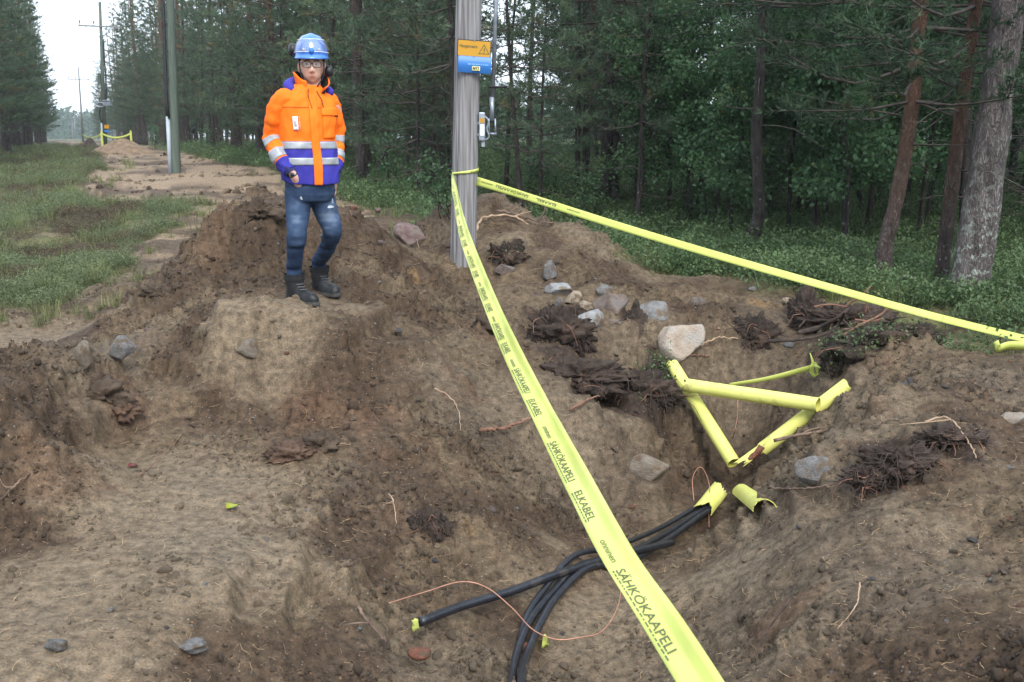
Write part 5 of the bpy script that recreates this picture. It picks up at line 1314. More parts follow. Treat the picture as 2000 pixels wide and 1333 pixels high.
# raised centre ridge and side flutes
xs = (G - HC) @ HX
G = G + grid_normals(G) * (.006 * np.exp(-(xs / .022) ** 2) * (np.arange(len(sect)) > 5)[:, None] + .003 * np.exp(-((np.abs(xs) - .06) / .012) ** 2) * (np.arange(len(sect)) > 6)[:, None])[..., None]
mb = MB(); mb.grid(G, closed_v=True); sh = mb.build('shell', M_HELMET, hel)
m = sh.modifiers.new('t', 'SOLIDIFY'); m.thickness = .003; m.offset = -1
G = np.array([hring(.1155 * math.cos(q) ** .8, .142 * math.cos(q) ** .8, .13, Zb + .022 + .13 * math.sin(q), 0)[np.r_[56:72, 0:17]] for q in np.linspace(.08, .80, 12)])
mb = MB(); mb.grid(G); vz = mb.build('visor', M_VISOR, hel); m = vz.modifiers.new('t', 'SOLIDIFY'); m.thickness = .002
for i in (0, 11):
    mb = MB(); mb.tube(G[i], .0022, 6); mb.build('visor_rim', M_WHITE, hel)
mb = MB(); c = hp(.0, .135, Zb + .04); mb.tube([c, c - HB * .012, c - HB * .015], [.018, .017, .012], 16); mb.build('badge', M_SIGNB, hel)
for s in (-.5, .5):
    mb = MB(); c = hp(s * .1, .116, Zb + .045); mb.tube([c, c - HB * .010, c - HB * .012], [.010, .009, .006], 12); mb.build('visor_pivot', M_CONDG, hel)
def muff(c, r, ax, up):
    mb = MB(); t = np.linspace(-1, 1, 9); ax = unit(ax)
    mb.tube([c + ax * .030 * q for q in t], [r * (1 - abs(q) ** 3) ** .4 + .002 for q in t], 20)
    return mb
muff(hp(-.122, -.040, .100), .042, HX * .9 - HB * -.2, 1).build('ear_muff', M_BLACK, hel)
muff(hp(.112, -.03, -.035), .036, HX, 1).build('ear_muff', M_BLACK, hel)
mb = MB(); mb.tube(catmull([hp(-.112, -.01, .035), hp(-.122, -.015, .07), hp(-.122, -.03, .10)], 8), .005, 6); mb.build('muff_arm', M_BLACK, hel); mb = MB(); mb.tube(catmull([hp(.112, -.01, .045), hp(.118, -.02, .01), hp(.112, -.03, -.03)], 8), .005, 6)
mb.build('muff_arm', M_BLACK, hel)
mb = MB()
for s in (-1, 1): mb.tube(catmull([hp(s * .082, .035, .045), hp(s * .078, .045, -.03), hp(s * .064, .045, -.09), hp(s * .03, .035, -.140)], 12), .0045, 6)
mb.build('chin_strap', M_BLACK, hel)
# ---- jacket
jk = empty('jacket'); jk.parent = person
prm = np.array([(354, 607, .190, .146), (344, 607, .196, .150), (325, 606, .197, .151), (300, 604, .194, .149), (272, 601, .192, .147), (245, 599, .197, .145), (222, 598, .202, .138), (206, 597, .200, .126), (194, 597, .188, .112), (184, 598, .150, .098), (174, 600, .105, .085), (168, 601, .085, .078)], float)
Q = catmull(np.column_stack([[J(c, y)[k] for y, c, w, d in prm] for k in range(3)] + [prm[:, 2], prm[:, 3], prm[:, 0]]), 84)
G = np.array([ring(r[:3], r[3], r[4], RX, RB, 96, 2.35) for r in Q])
G = wrinkle(G, .007, 9, 5, 3); G = wrinkle(G, .0045, 22, 12, 9)
rowy = Q[:, 5]
dip = np.exp(-((rowy - 354) / 12) ** 2)[:, None] * (np.cos(np.arange(96) * 2 * math.pi / 96 - math.radians(275)))[None] * .022
G[..., 2] -= dip
mb = MB(); r_, c_ = G.shape[:2]
V = G.reshape(-1, 3); F, Mi = [], []
for i in range(r_ - 1):
    y = (rowy[i] + rowy[i + 1]) / 2
    for j in range(c_):
        F.append((i * c_ + j, i * c_ + (j + 1) % c_, (i + 1) * c_ + (j + 1) % c_, (i + 1) * c_ + j)); Mi.append(1 if y > 277 else 0)
mb.add(V, F); mb.M = Mi
tor = mb.build('jacket_body', [M_ORANGE, M_BLUE], jk); m = tor.modifiers.new('t', 'SOLIDIFY'); m.thickness = .004; m.offset = -1
JG, JY = G, rowy; JN = grid_normals(JG)
def jsurf(ang_deg, y, off):
    """point on the jacket at an angle round the body (270 = front) and a photo height"""
    fi = np.interp(y, JY[::-1], np.arange(r_)[::-1]); i = min(r_ - 2, int(fi)); t = fi - i; fj = (ang_deg % 360) / 360 * c_; j = int(fj); q = fj - j; j1 = (j + 1) % c_
    P_ = (JG[i, j] * (1 - q) + JG[i, j1] * q) * (1 - t) + (JG[i + 1, j] * (1 - q) + JG[i + 1, j1] * q) * t
    return P_ + JN[i, j] * off
def jband(name, y0, y1, a0, a1, off, mat, n=40, rows=6, parent=jk):
    closed = a1 - a0 >= 360
    G = np.array([[jsurf(a, y, off) for a in np.linspace(a0, a1, n, endpoint=not closed)] for y in np.linspace(y0, y1, rows)])
    mb = MB(); mb.grid(G, closed_v=closed); o = mb.build(name, mat, parent); m = o.modifiers.new('t', 'SOLIDIFY'); m.thickness = .002; m.offset = 1; return o
jband('reflective_band', 277, 291, 0, 360, .003, M_REFL, 90); jband('reflective_band', 308, 322, 0, 360, .003, M_REFL, 90)
jband('front_flap', 354, 186, 268, 281, .007, M_ORANGE, 8, 60)
jband('chest_pocket', 271, 222, 290, 325, .008, M_ORANGE, 16, 12); jband('pocket_flap', 227, 212, 287, 328, .014, M_ORANGE, 16, 8)
jband('pocket_lining', 229, 226, 318, 329, .013, M_INNER, 6, 3)
jband('yoke_seam', 211.5, 210.5, 200, 345, .0025, pmat('seam', (.45, .08, .005), (.5, .1, .008), 9, .8), 60, 2)
cd_ = jband('id_card', 255, 229, 236.5, 247.5, .010, M_CARD, 6, 6); jband('card_picture', 248, 236, 239, 245, .0135, M_CARDP, 4, 4, cd_)
jband('printed_mark', 254, 229, 249.5, 251.5, .006, pmat('red_print', (.80, .10, .03), (.95, .45, .32), 160, .6), 3, 10)
for a0 in (265, 286):
    mb = MB(); mb.tube([jsurf(a0 + k * .8, y, .009) for k, y in enumerate(np.linspace(176 if a0 < 270 else 180, 214, 10))], .0028, 6); mb.build('drawstring', M_INNER, jk)
def sleeve(pth, rad, cuts, seed):
    Q = catmull(np.column_stack([pth, rad]), 70); G = loft_tube(pth, rad, 40, 70)
    G = wrinkle(G, .0065, 10, 14, seed); G = wrinkle(G, .0045, 24, 30, seed + 5)
    t = np.linspace(0, 1, 70); mb = MB(); V = G.reshape(-1, 3); F, Mi = [], []
    for i in range(69):
        for j in range(40): F.append((i * 40 + j, i * 40 + (j + 1) % 40, (i + 1) * 40 + (j + 1) % 40, (i + 1) * 40 + j)); Mi.append(1 if (t[i] + t[i + 1]) / 2 > cuts[4] else 0)
    mb.add(V, F); mb.M = Mi; s = mb.build('sleeve', [M_ORANGE, M_BLUE], jk); m = s.modifiers.new('t', 'SOLIDIFY'); m.thickness = .004; m.offset = -1
    n = grid_normals(G)
    for a, b in ((cuts[0], cuts[1]), (cuts[2], cuts[3])):
        i0, i1 = int(a * 69), int(b * 69) + 1; mb = MB(); mb.grid(G[i0:i1] + n[i0:i1] * .003, closed_v=True); o = mb.build('reflective_band', M_REFL, s); m = o.modifiers.new('t', 'SOLIDIFY'); m.thickness = .002
    i0 = 65; mb = MB(); g = G[i0:] .copy(); c = g.mean(1, keepdims=True); mb.grid(c + (g - c) * np.linspace(.95, .80, len(g))[:, None, None] + unit(G[-1].mean(0) - G[-4].mean(0)) * .022, closed_v=True); mb.build('cuff', M_NAVY, s)
    return s
sleeve([J(584, 202, -.03), J(556, 196, -.08), J(540, 230, -.06), J(535, 266, -.02), J(545, 300, -.09), J(556, 320, -.13), J(567, 335, -.160)], [.062, .075, .073, .069, .066, .061, .050], (.58, .68, .76, .86, .87), 11)
sleeve([J(615, 200, .03), J(640, 198, .065), J(651, 232, .11), J(655, 266, .14), J(655, 298, .09), J(655, 318, .05), J(653, 339, .01)], [.062, .072, .068, .065, .062, .058, .049], (.56, .66, .74, .84, .85), 12)
# collar: stands up on his right, folded open on his left
rows = []; CC = J(604, 172, .01)
for v in np.linspace(0, 1, 8):
    r = []
    for t in np.linspace(-158, 150, 60):           # 0 = back, positive = his left
        a = math.radians(t); out = HX * 0 + RX * math.sin(a) + RB * math.cos(a)
        flare = .012 + (.045 * sstep(40, 130, t) if t > 0 else .006)
        h = .135 - .035 * (abs(t) / 158) - (.045 * sstep(50, 140, t) if t > 0 else 0)
        drop = .045 * sstep(90, 158, abs(t))
        r.append(CC + out * (.083 + flare * v ** 1.3) * (1 + .10 * sstep(100, 158, abs(t))) + np.array([0, 0, -.015 - drop + h * v]))
    rows.append(r)
G = np.array(rows); mb = MB(); mb.grid(G); cl = mb.build('collar', M_ORANGE, jk); m = cl.modifiers.new('t', 'SOLIDIFY'); m.thickness = .006; m.offset = 0
mb = MB(); mb.grid(G[:, :] - (G - CC) * np.array([.06, .06, 0])); mb.build('collar_lining', M_INNER, jk)
for t0, v0 in ((-150, .25), (-140, .55), (140, .5), (118, .75)):
    i = int((t0 + 158) / 308 * 59); q = int(v0 * 7); p = G[q, i]; o = unit(p - CC); mb = MB(); mb.box(p + o * .006, (.028, .012, .02), rot=np.stack([unit(np.cross(o, [0, 0, 1])), o, [0, 0, 1]], 1)); mb.build('collar_tab', M_INNER, jk, smooth=False)
# hood rolled behind the neck
mb = MB(); a = np.radians(np.linspace(-118, 118, 34))
pts = np.array([CC + RX * .135 * math.sin(q) + RB * .125 * math.cos(q) + np.array([0, 0, .012 - .035 * (abs(q) / 2) ** 2 + .018 * math.sin(q * -1.4)]) for q in a])
mb.tube(pts, .040 * np.cos(a * .62) + .012 + .004 * np.sin(a * 7), 16); hd_ = mb.build('hood', M_BLUE, jk)
mb = MB(); p = pts[6]; jj = J(571, 183, -.06); mb.box(jj, (.075, .05, .012), rot=np.stack([unit(RX + np.array([0, 0, -.45])), RB, unit(np.cross(RX + np.array([0, 0, -.45]), RB))], 1)); mb.build('shoulder_band', M_REFL, jk, smooth=False, bevel=.004)
# ---- trousers
mb = MB()
pv = [(325, 606, .170, .128), (345, 606, .174, .134), (365, 607, .174, .136), (380, 607, .166, .128), (392, 607, .145, .11), (399, 607, .06, .06)]
capgrid(mb, np.array([ring(J(c, y, .01), w, d, RX, RB, 40) for y, c, w, d in pv]))
for h, k, a in LEGS:
    kk = (h + k) / 2
    G = loft_tube([h + [0, 0, .07], h, kk, k + RB * -.005, (k + a) / 2 + RB * .02 + [0, 0, .03], a + [0, 0, .14], a + [0, 0, .05]], [.090, .092, .080, .067, .058, .055, .048], 32, 70)
    t = np.linspace(0, 1, 70)[:, None]
    crumple = np.exp(-((t - .52) / .10) ** 2) + .8 * np.exp(-((t - .90) / .08) ** 2) + .35
    n = grid_normals(G); p = G.reshape(-1, 3)
    d = noise3(p * np.array([9, 9, 32]) + 3, 71).reshape(70, 32) * 2
    G = G + n * (.0085 * d * crumple)[..., None]
    capgrid(mb, G)
tm = remeshed(mb, .0065, 4)
vc = np.zeros(len(tm.vertices) * 3); tm.vertices.foreach_get('co', vc); vc = vc.reshape(-1, 3)
fade = np.zeros(len(vc))
for px, py, dy, s, w in [(577, 425, -.16, .085, .42), (646, 425, .0, .085, .42), (650, 447, 0, .06, .30), (575, 470, -.12, .05, .2)]:
    c = J(px, py, dy); fade = np.maximum(fade, w * np.exp(-(((vc - c) / np.array([s, s, s * 1.5])) ** 2).sum(1)))
fade = fade + .30 * noise3(vc * np.array([12, 12, 55.]), 5) - .06
at_ = tm.attributes.new('fade', 'FLOAT', 'POINT'); at_.data.foreach_set('value', fade.astype(np.float32))
tro = link('trousers', tm, M_DENIM, person)
for px, py, dy, w, h in [(648, 407, -.035, .050, .012), (586, 392, -.175, .014, .022), (654, 394, .0, .012, .03)]:
    c = J(px, py, dy); dv = unit(c + PL - np.array([0, 0, CAMZ])); q_ = vc + PL - np.array([0, 0, CAMZ]); al = q_ @ dv; off_ = np.linalg.norm(q_ - al[:, None] * dv, axis=1)
    c = vc[np.argmin(np.where(off_ < .02, al, 99))] - dv * .001 if (off_ < .02).any() else vc[np.argmin(off_)]
    mb = MB(); rg_ = np.random.default_rng(int(px))
    for q in range(9):
        z = (q / 8 - .5) * h; mb.tube([c + RX * (-w * .5 + rg_.normal() * .003) + [0, .004, z], c + [0, -.004, z + rg_.normal() * .002], c + RX * (w * .5 + rg_.normal() * .003) + [0, .004, z]], .0016, 4)
    mb.build('frayed_rip', M_PATCH, tro)
# ---- boots
for (h, k, a), ft, dr, nm in ((LEGS[0], np.array(footL) - PL, np.array([.80, -.60, 0]), 0), (LEGS[1], np.array(footR) - PL, np.array([.70, -.71, 0]), 1)):
    dr = unit(dr); sd_ = np.array([-dr[1], dr[0], 0]); heel = np.array([a[0], a[1], ft[2]]) - dr * .075; heel[2] = ft[2] - .008
    bt = empty('boot'); bt.parent = person
    mb = MB(); L_ = .30; rows = []
    for t, w, hh in [(0, .020, .07), (.04, .034, .10), (.15, .039, .115), (.30, .040, .125), (.45, .042, .105), (.6, .046, .085), (.75, .049, .075), (.88, .045, .066), (.96, .032, .052), (1, .014, .036)]:
        q = np.linspace(0, 2 * math.pi, 24, endpoint=False); x = w * np.sign(np.cos(q)) * np.abs(np.cos(q)) ** .75; z = np.where(np.sin(q) > 0, hh * np.abs(np.sin(q)) ** .8, 0)
        rows.append(heel + dr * L_ * t + sd_ * x[:, None] + np.array([0, 0, 1.]) * (z + .024)[:, None])
    capgrid(mb, np.array(rows))
    top = a + np.array([0, 0, .085]); capgrid(mb, loft_tube([heel + dr * .075 + [0, 0, .05], heel + dr * .078 + [0, 0, .11], (heel + dr * .075 + [0, 0, .15]) * .5 + (a + [0, 0, .04]) * .5, top], [.048, .060, .066, .071], 24, 16))
    bme = remeshed(mb, .005, 3); link('upper', bme, M_BOOT, bt)
    mb = MB(); o_ = [(0, .024), (.03, .036), (.15, .043), (.35, .042), (.5, .045), (.7, .052), (.85, .051), (.95, .040), (1.0, .018)]
    out = [heel + dr * (L_ * t * 1.03 - .005) + sd_ * w for t, w in o_] + [heel + dr * (L_ * t * 1.03 - .005) - sd_ * w for t, w in o_[::-1]]
    out = np.array(out); K = len(out); V = np.vstack([out + [0, 0, .004], out + [0, 0, .032]])
    mb.add(V, [tuple(range(K))[::-1], tuple(range(K, 2 * K))] + [(i, (i + 1) % K, K + (i + 1) % K, K + i) for i in range(K)]); mb.build('sole', M_SOLE, bt, smooth=False, bevel=.006)
    mb = MB()
    for q in range(6):
        t = q / 5
        c = heel + dr * (.185 - .055 * min(1, t * 1.6)) + np.array([0, 0, .112 + .085 * t]); mb.tube(catmull([c - sd_ * .034 - dr * .022, c, c + sd_ * .034 - dr * .022], 7), .0032, 5)
    mb.build('laces', M_LACE, bt)
    mb = MB(); g = loft_tube([top - [0, 0, .03], top + [0, 0, .012]], [.073, .074], 24, 4); mb.grid(g, closed_v=True); mb.build('padded_collar', M_INNER, bt)
# ---- watch
d = unit(HAND_R - WR_R); wc = WR_R + (HAND_R - WR_R) * .06
mb = MB(); a = np.linspace(0, 6.28, 25); u = unit(np.cross(d, [0, 1, 0])); w_ = np.cross(d, u)
mb.tube(np.array([wc +   .030 * (math.cos(q) * u + math.sin(q) * w_) for q in a]), .0045, 6, caps=False); wt = mb.build('watch', M_BLACK, person)
fc = wc - RB * .030 - RX * .010; mb = MB(); o = unit(-RB - RX * .4); mb.tube([fc, fc + o * .007], .016, 18); mb.build('watch_case', M_STEELW, wt); mb = MB(); mb.tube([fc + o * .007, fc + o * .0085], .0125, 18); mb.build('watch_face', M_BLACK, wt)
# ================================================================== STONES, ROOTS, STICKS, LITTER, UNDERGROWTH
def ico(sub):
    bm = bmesh.new(); bmesh.ops.create_icosphere(bm, subdivisions=sub, radius=1.0)
    V = np.array([v.co[:] for v in bm.verts]); F = np.array([[v.index for v in f.verts] for f in bm.faces]); bm.free(); return V, F
ICO = {k: ico(k) for k in (1, 2, 3, 4, 5)}
def rock_mesh(name, seed, sub=3, facets=7, rough=.10, cut=(.48, .85)):
    V, F = ICO[sub]; rng = np.random.default_rng(seed); V = V.copy()
    for k in range(facets * 2):
        n = unit(rng.normal(size=3)); d = rng.uniform(*cut); h = V @ n
        V = V - np.clip(h - d, 0, None)[:, None] * n * .93
    V = V * (1 + rough * (noise3(V * 1.7 + seed, seed) * 1.6 + .5 * noise3(V * 4.3 + seed, seed + 3) + .25 * noise3(V * 10 + seed, seed + 5)))[:, None]
    V /= np.abs(V).max(0)
    return mesh_np(name, V, tris=F, smooth=name != 'crumb')
def rmat(name, c1, c2, c3=None): return pmat(name, c1, c2, scale=3.0, rough=.85, bump=.014, bscale=14, c3=c3 or (.13, .095, .065), scale3=1.7, f3=(.47, .62), detail=8, spec=.2)
R_PINK = rmat('pinkish_granite', (.27, .215, .17), (.38, .32, .265), (.30, .28, .255)); R_GREY = rmat('grey_granite', (.12, .118, .118), (.23, .226, .226), (.135, .10, .07))
R_BLUE = rmat('blue_grey_stone', (.20, .205, .212), (.32, .325, .33), (.17, .13, .09)); R_BROWN = rmat('brown_stone', (.11, .085, .075), (.21, .165, .14), (.17, .15, .145))
R_PURP = rmat('purple_stone', (.13, .085, .085), (.22, .155, .15), (.20, .17, .15)); R_RED = rmat('red_stone', (.17, .065, .042), (.28, .12, .085)); R_TAN = rmat('tan_stone', (.26, .205, .15), (.40, .33, .25))
R_DARK = rmat('dark_stone', (.05, .055, .065), (.12, .125, .14)); R_MUD = rmat('muddy_stone', (.15, .125, .10), (.25, .215, .175), (.14, .10, .07))
rockn = [0]
def rock(px, py, w, h, mat, label, depth=.8, rz=None, tilt=0.0, sink=.25, seed=None, facets=7, sub=4, Y=None, rough=.10):
    rockn[0] += 1; sd_ = seed or 600 + rockn[0]
    g = hit(px, py + h * .5); Y = Y or g.y
    g_k = 1.22 if 1050 < px < 1400 and py < 700 else 1.0
    W, H = px_size(w, Y) * .5 * g_k, px_size(h, Y) * .5 * g_k
    c = at(px, py, Y)
    me = rock_mesh('boulder', sd_, sub, facets, rough); o = link('boulder', me, mat)
    o.location = (c.x, c.y + W * depth * .5, c.z - H * sink * .15); o.scale = (W * 1.04, W * depth, H * (1.0 + sink * .5)); o.rotation_euler = (0, tilt, rz if rz is not None else (sd_ * .7) % .6 - .3)
    return tag(o, label, 'stone')
rock(1336, 668, 88, 84, R_PINK, 'large pale pinkish boulder above the left yellow pipe', .9, tilt=.25, facets=9)
rock(1280, 617, 76, 42, R_GREY, 'wide grey boulder left of the pinkish boulder', .8, tilt=.2)
rock(1192, 602, 62, 44, R_BROWN, 'angular brown stone on top of the stone group', .8, facets=9)
rock(1204, 636, 48, 26, R_BROWN, 'dark brown stone wedged below the angular brown stone', .9, sink=.3)
rock(1154, 630, 54, 42, R_BLUE, 'pale blue-grey flat-faced stone in front of the stone group', .6, tilt=.3, facets=9)
rock(1097, 570, 58, 24, R_BLUE, 'flat pale slab at the left end of the stone group', 1.0, facets=8)
rock(1122, 586, 34, 26, R_TAN, 'small orange-brown stone under the flat slab', .9)
rock(1147, 599, 28, 18, R_TAN, 'small beige stone between the slab and the blue-grey stone', .9)
rock(1181, 573, 36, 28, R_GREY, 'grey stone half buried behind the angular brown stone', .8)
rock(1092, 598, 16, 26, R_GREY, 'narrow grey stone left of the beige stone', .8)
rock(800, 458, 64, 42, R_PURP, 'purple-brown boulder behind the ridge left of the grey pole', .8, Y=10.3, rz=.1)
rock(485, 682, 48, 40, R_MUD, 'round muddy stone set in the bank below the person', .7, sink=.1, rough=.06, facets=4)
rock(162, 698, 44, 60, R_MUD, 'upright angular stone on the left bank', .7, facets=10, tilt=-.1)
rock(236, 682, 62, 48, R_GREY, 'dark slab buried in the bank right of the upright stone', .6, tilt=-.7, sink=.1)
rock(1594, 920, 82, 56, R_GREY, 'grey angular stone right of the pipe ends', .7, tilt=-.35, facets=10)
rock(1986, 822, 56, 30, R_PINK, 'pink stone at the right edge on the near heap', .8)
rock(372, 1268, 66, 26, R_GREY, 'grey stone in a hollow at the lower left', .8); rock(104, 1266, 48, 30, R_GREY, 'grey stone at the bottom left corner', .8)
rock(818, 1279, 50, 28, R_RED, 'smooth red stone below the cable end', .8, facets=2, rough=.04); rock(981, 1028, 34, 20, R_BLUE, 'blue-grey stone in the soil left of the tape', .8)
rock(985, 527, 42, 22, R_BROWN, 'flat brown stone right of the foot of the grey pole', .9); rock(1074, 530, 24, 32, R_GREY, 'pointed grey stone on the heap behind the stone group', .7)
rock(1365, 594, 28, 20, R_BROWN, 'round brown stone behind the wide grey boulder', .9, facets=3); rock(1472, 565, 20, 12, R_BLUE, 'pale stone on the heap at the edge of the forest', .9)
rock(1540, 588, 22, 16, R_TAN, 'whitish stone left of the root tangle', .9); rock(1545, 677, 26, 16, R_GREY, 'blue-grey stone below the root tangle', .9)
rock(690, 409, 18, 12, R_RED, 'red stone on the ridge right of the person', .9, Y=11.5); rock(737, 411, 12, 12, R_PURP, 'small dark stone at the grass edge right of the person', .9, Y=14)
rock(1030, 1268, 30, 24, R_RED, 'reddish stone beside the cable strands', .8, facets=3)
rock(290, 580, 26, 18, R_TAN, 'orange stone on a clod behind the left bank', .8); rock(1270, 920, 90, 60, R_MUD, 'muddy boulder in the pit wall above the cables', .5, sink=.1, rough=.05)
rock(700, 880, 8, 8, R_DARK, 'small dark stone on the rusty soil', .9)
# pebbles belong to the ground
rng = np.random.default_rng(77)
PEB = [rock_mesh('pebble', 900 + k, 2, [4, 5, 7, 5, 6, 8][k], .16) for k in range(6)]
PEBM = [R_GREY, R_BLUE, R_DARK, R_RED, R_TAN, R_BROWN, R_PURP, R_MUD, R_MUD, R_BROWN]
PEBD = {}
def pebble(px, py, w, mi=None, hr=None):
    p = hit(px, py); k = int(rng.integers(6)); m = mi if mi is not None else int(rng.integers(len(PEBM)))
    if (k, m) not in PEBD:
        me = PEB[k].copy(); me.materials.append(PEBM[m]); PEBD[(k, m)] = me
    r = px_size(w, p.y) * .5; o = bpy.data.objects.new('pebble', PEBD[(k, m)]); COL.objects.link(o); o.parent = ground
    o.location = (p.x, p.y, gz(p.x, p.y) + r * .15); o.scale = (r, r * rng.uniform(.6, 1), r * (hr or rng.uniform(.4, .75))); o.rotation_euler = (rng.uniform(-.4, .4), rng.uniform(-.4, .4), rng.uniform(0, 6.28))
for px, py, w, mi in [(728, 632, 22, 1), (778, 641, 20, 2), (668, 505, 16, 2), (1348, 1080, 26, 4), (1900, 1052, 28, 2), (1862, 1068, 26, 7), (1700, 1125, 20, 2), (1940, 1135, 22, 1), (1962, 1125, 22, 6), (1233, 998, 18, 3), (1850, 1222, 16, 1), (1626, 1308, 18, 6), (1910, 1292, 20, 6),
                      (1970, 1018, 18, 3), (1988, 1202, 20, 3), (1975, 908, 22, 1), (1745, 956, 14, 2), (1765, 948, 14, 3), (30, 695, 16, 3), (58, 688, 14, 3), (40, 762, 18, 3), (580, 860, 18, 1), (690, 830, 20, 7), (960, 1000, 24, 5), (1010, 1005, 16, 1), (850, 1110, 14, 2), (520, 1060, 14, 1), (215, 1195, 24, 1), (325, 1240, 14, 2), (400, 1150, 16, 1),
                      (1100, 1240, 16, 2), (920, 1225, 16, 2), (950, 1290, 22, 2), (1290, 940, 14, 2), (1780, 740, 22, 2), (1770, 752, 24, 2), (1845, 772, 18, 2), (700, 1175, 12, 3), (640, 985, 16, 7), (540, 480, 14, 1), (740, 560, 14, 1), (470, 565, 16, 1), (560, 690, 12, 3), (1440, 1052, 14, 7), (1560, 1040, 16, 2), (600, 1000, 14, 1), (1030, 760, 20, 6), (1420, 930, 14, 2), (1490, 870, 16, 5), (1600, 885, 14, 1)]:
    pebble(px, py, w, mi)
n_ = 0
while n_ < 190:
    px, py = rng.uniform(0, 2000), rng.uniform(430, 1330); p = hit(px, py)
    if p.y > 12 or dirt_sd(np.array([p.x]), np.array([p.y]))[0] < .1: continue
    s_ = bfield(SAND, np.array([p.x]), np.array([p.y]))[0]
    if rng.random() < s_ * .75: continue
    pebble(px, py, rng.lognormal(1.95, .35)); n_ += 1
# ---------------------------------------------------------------- scattering of uncountable stuff
def lookup_soil(x, y):
    i = np.clip(np.searchsorted(ys, y), 0, len(ys) - 1); w = np.where(y > .45, y + 1.5, 1.95 + (.45 - y)); j = np.clip(np.searchsorted(us, x / w), 0, len(us) - 1)
    return col[i, j], GV[i, j]
def scatter(name, P, scale, rot, vid, variants, label=None, soil=None, scale3=None):
    """points that carry instances of the variant meshes: one object of kind stuff"""
    me = bpy.data.meshes.new(name); me.vertices.add(len(P)); me.vertices.foreach_set('co', np.asarray(P, np.float32).ravel())
    def attr(n, t, d, arr):
        a = me.attributes.new(n, t, 'POINT'); a.data.foreach_set(d, np.asarray(arr).ravel())
    sc = scale3 if scale3 is not None else np.repeat(np.asarray(scale)[:, None], 3, 1)
    attr('sc', 'FLOAT_VECTOR', 'vector', np.asarray(sc, np.float32)); attr('rt', 'FLOAT_VECTOR', 'vector', np.asarray(rot, np.float32)); attr('vid', 'INT', 'value', np.asarray(vid, np.int32))
    if soil is not None: attr('soil', 'FLOAT_VECTOR', 'vector', np.asarray(soil, np.float32))
    me.update()
    cl = bpy.data.collections.new(name + '_variants')
    for v in variants: cl.objects.link(v)
    ng = bpy.data.node_groups.new(name, 'GeometryNodeTree')
    ng.interface.new_socket('Geometry', in_out='INPUT', socket_type='NodeSocketGeometry'); ng.interface.new_socket('Geometry', in_out='OUTPUT', socket_type='NodeSocketGeometry')
    gi, go = ng.nodes.new('NodeGroupInput'), ng.nodes.new('NodeGroupOutput')
    ci = ng.nodes.new('GeometryNodeCollectionInfo'); ci.inputs['Collection'].default_value = cl; ci.inputs['Separate Children'].default_value = True; ci.inputs['Reset Children'].default_value = True
    ip = ng.nodes.new('GeometryNodeInstanceOnPoints'); ip.inputs['Pick Instance'].default_value = True
    def na(n, t):
        q = ng.nodes.new('GeometryNodeInputNamedAttribute'); q.data_type = t; q.inputs['Name'].default_value = n; return q.outputs['Attribute']
    L = ng.links
    m2p = ng.nodes.new('GeometryNodeMeshToPoints'); L.new(gi.outputs['Geometry'], m2p.inputs['Mesh']); L.new(m2p.outputs['Points'], ip.inputs['Points'])
    L.new(ci.outputs['Instances'], ip.inputs['Instance']); L.new(na('vid', 'INT'), ip.inputs['Instance Index'])
    er = ng.nodes.new('FunctionNodeEulerToRotation'); L.new(na('rt', 'FLOAT_VECTOR'), er.inputs['Euler']); L.new(er.outputs['Rotation'], ip.inputs['Rotation'])
    L.new(na('sc', 'FLOAT_VECTOR'), ip.inputs['Scale']); L.new(ip.outputs['Instances'], go.inputs['Geometry'])
    o = bpy.data.objects.new(name, me); COL.objects.link(o); md = o.modifiers.new('scatter', 'NODES'); md.node_group = ng
    o['kind'] = 'stuff'
    if label: o['label'] = label
    return o
def variant(name, me, mats):
    for m in (mats if isinstance(mats, (list, tuple)) else [mats]): me.materials.append(m)
    return bpy.data.objects.new(name, me)
def crumb_mat():
    m = pmat('soil_crumb', (.1, .1, .1), (.1, .1, .1), 30, .85, bump=.004, bscale=90); nt = m.node_tree; b = nt.nodes['Principled BSDF']
    a = N(nt, 'ShaderNodeAttribute', attribute_name='soil', attribute_type='INSTANCER'); nz = N(nt, 'ShaderNodeTexNoise'); nz.inputs['Scale'].default_value = 3
    oi = N(nt, 'ShaderNodeObjectInfo'); mr = N(nt, 'ShaderNodeMapRange'); mr.inputs['To Min'].default_value = .78; mr.inputs['To Max'].default_value = 1.2
    nt.links.new(oi.outputs['Random'], mr.inputs['Value'])
    mu = N(nt, 'ShaderNodeMix', data_type='RGBA', blend_type='MULTIPLY'); mu.inputs['Factor'].default_value = 1; nt.links.new(a.outputs['Color'], mu.inputs['A']); nt.links.new(mr.outputs['Result'], mu.inputs['B'])
    nt.links.new(mu.outputs['Result'], b.inputs['Base Color']); return m
M_CRUMB = crumb_mat()
CR = [variant('crumb', rock_mesh('crumb', 300 + k, 2 if k < 3 else 1, 5, .45, (.45, .85)), M_CRUMB) for k in range(6)]
def log_points(n, y0, y1, um, rng):
    y = np.exp(rng.uniform(math.log(y0), math.log(y1), n)); return rng.uniform(-um, um, n) * (y + .5), y
rng = np.random.default_rng(5)
x, y = log_points(170000, 2.2, 12.5, .62, rng)
sd_ = dirt_sd(x, y); sand_ = np.clip(bfield(SAND, x, y), 0, 1); cl_ = fbm2(x, y, .55, 3, 11)
keep = (sd_ > -.1) & (rng.random(len(x)) < (1 - .97 * sand_) * (.12 + .88 * sstep(-.15, .3, cl_)))
x, y = x[keep], y[keep]; soil_, gv_ = lookup_soil(x, y)
r = np.clip(rng.lognormal(math.log(.0055), .62, len(x)), .0025, .032) * (.75 + .10 * y / 2)
Pc = np.stack([gv_[:, 0], gv_[:, 1], gv_[:, 2] + r * .05], 1)
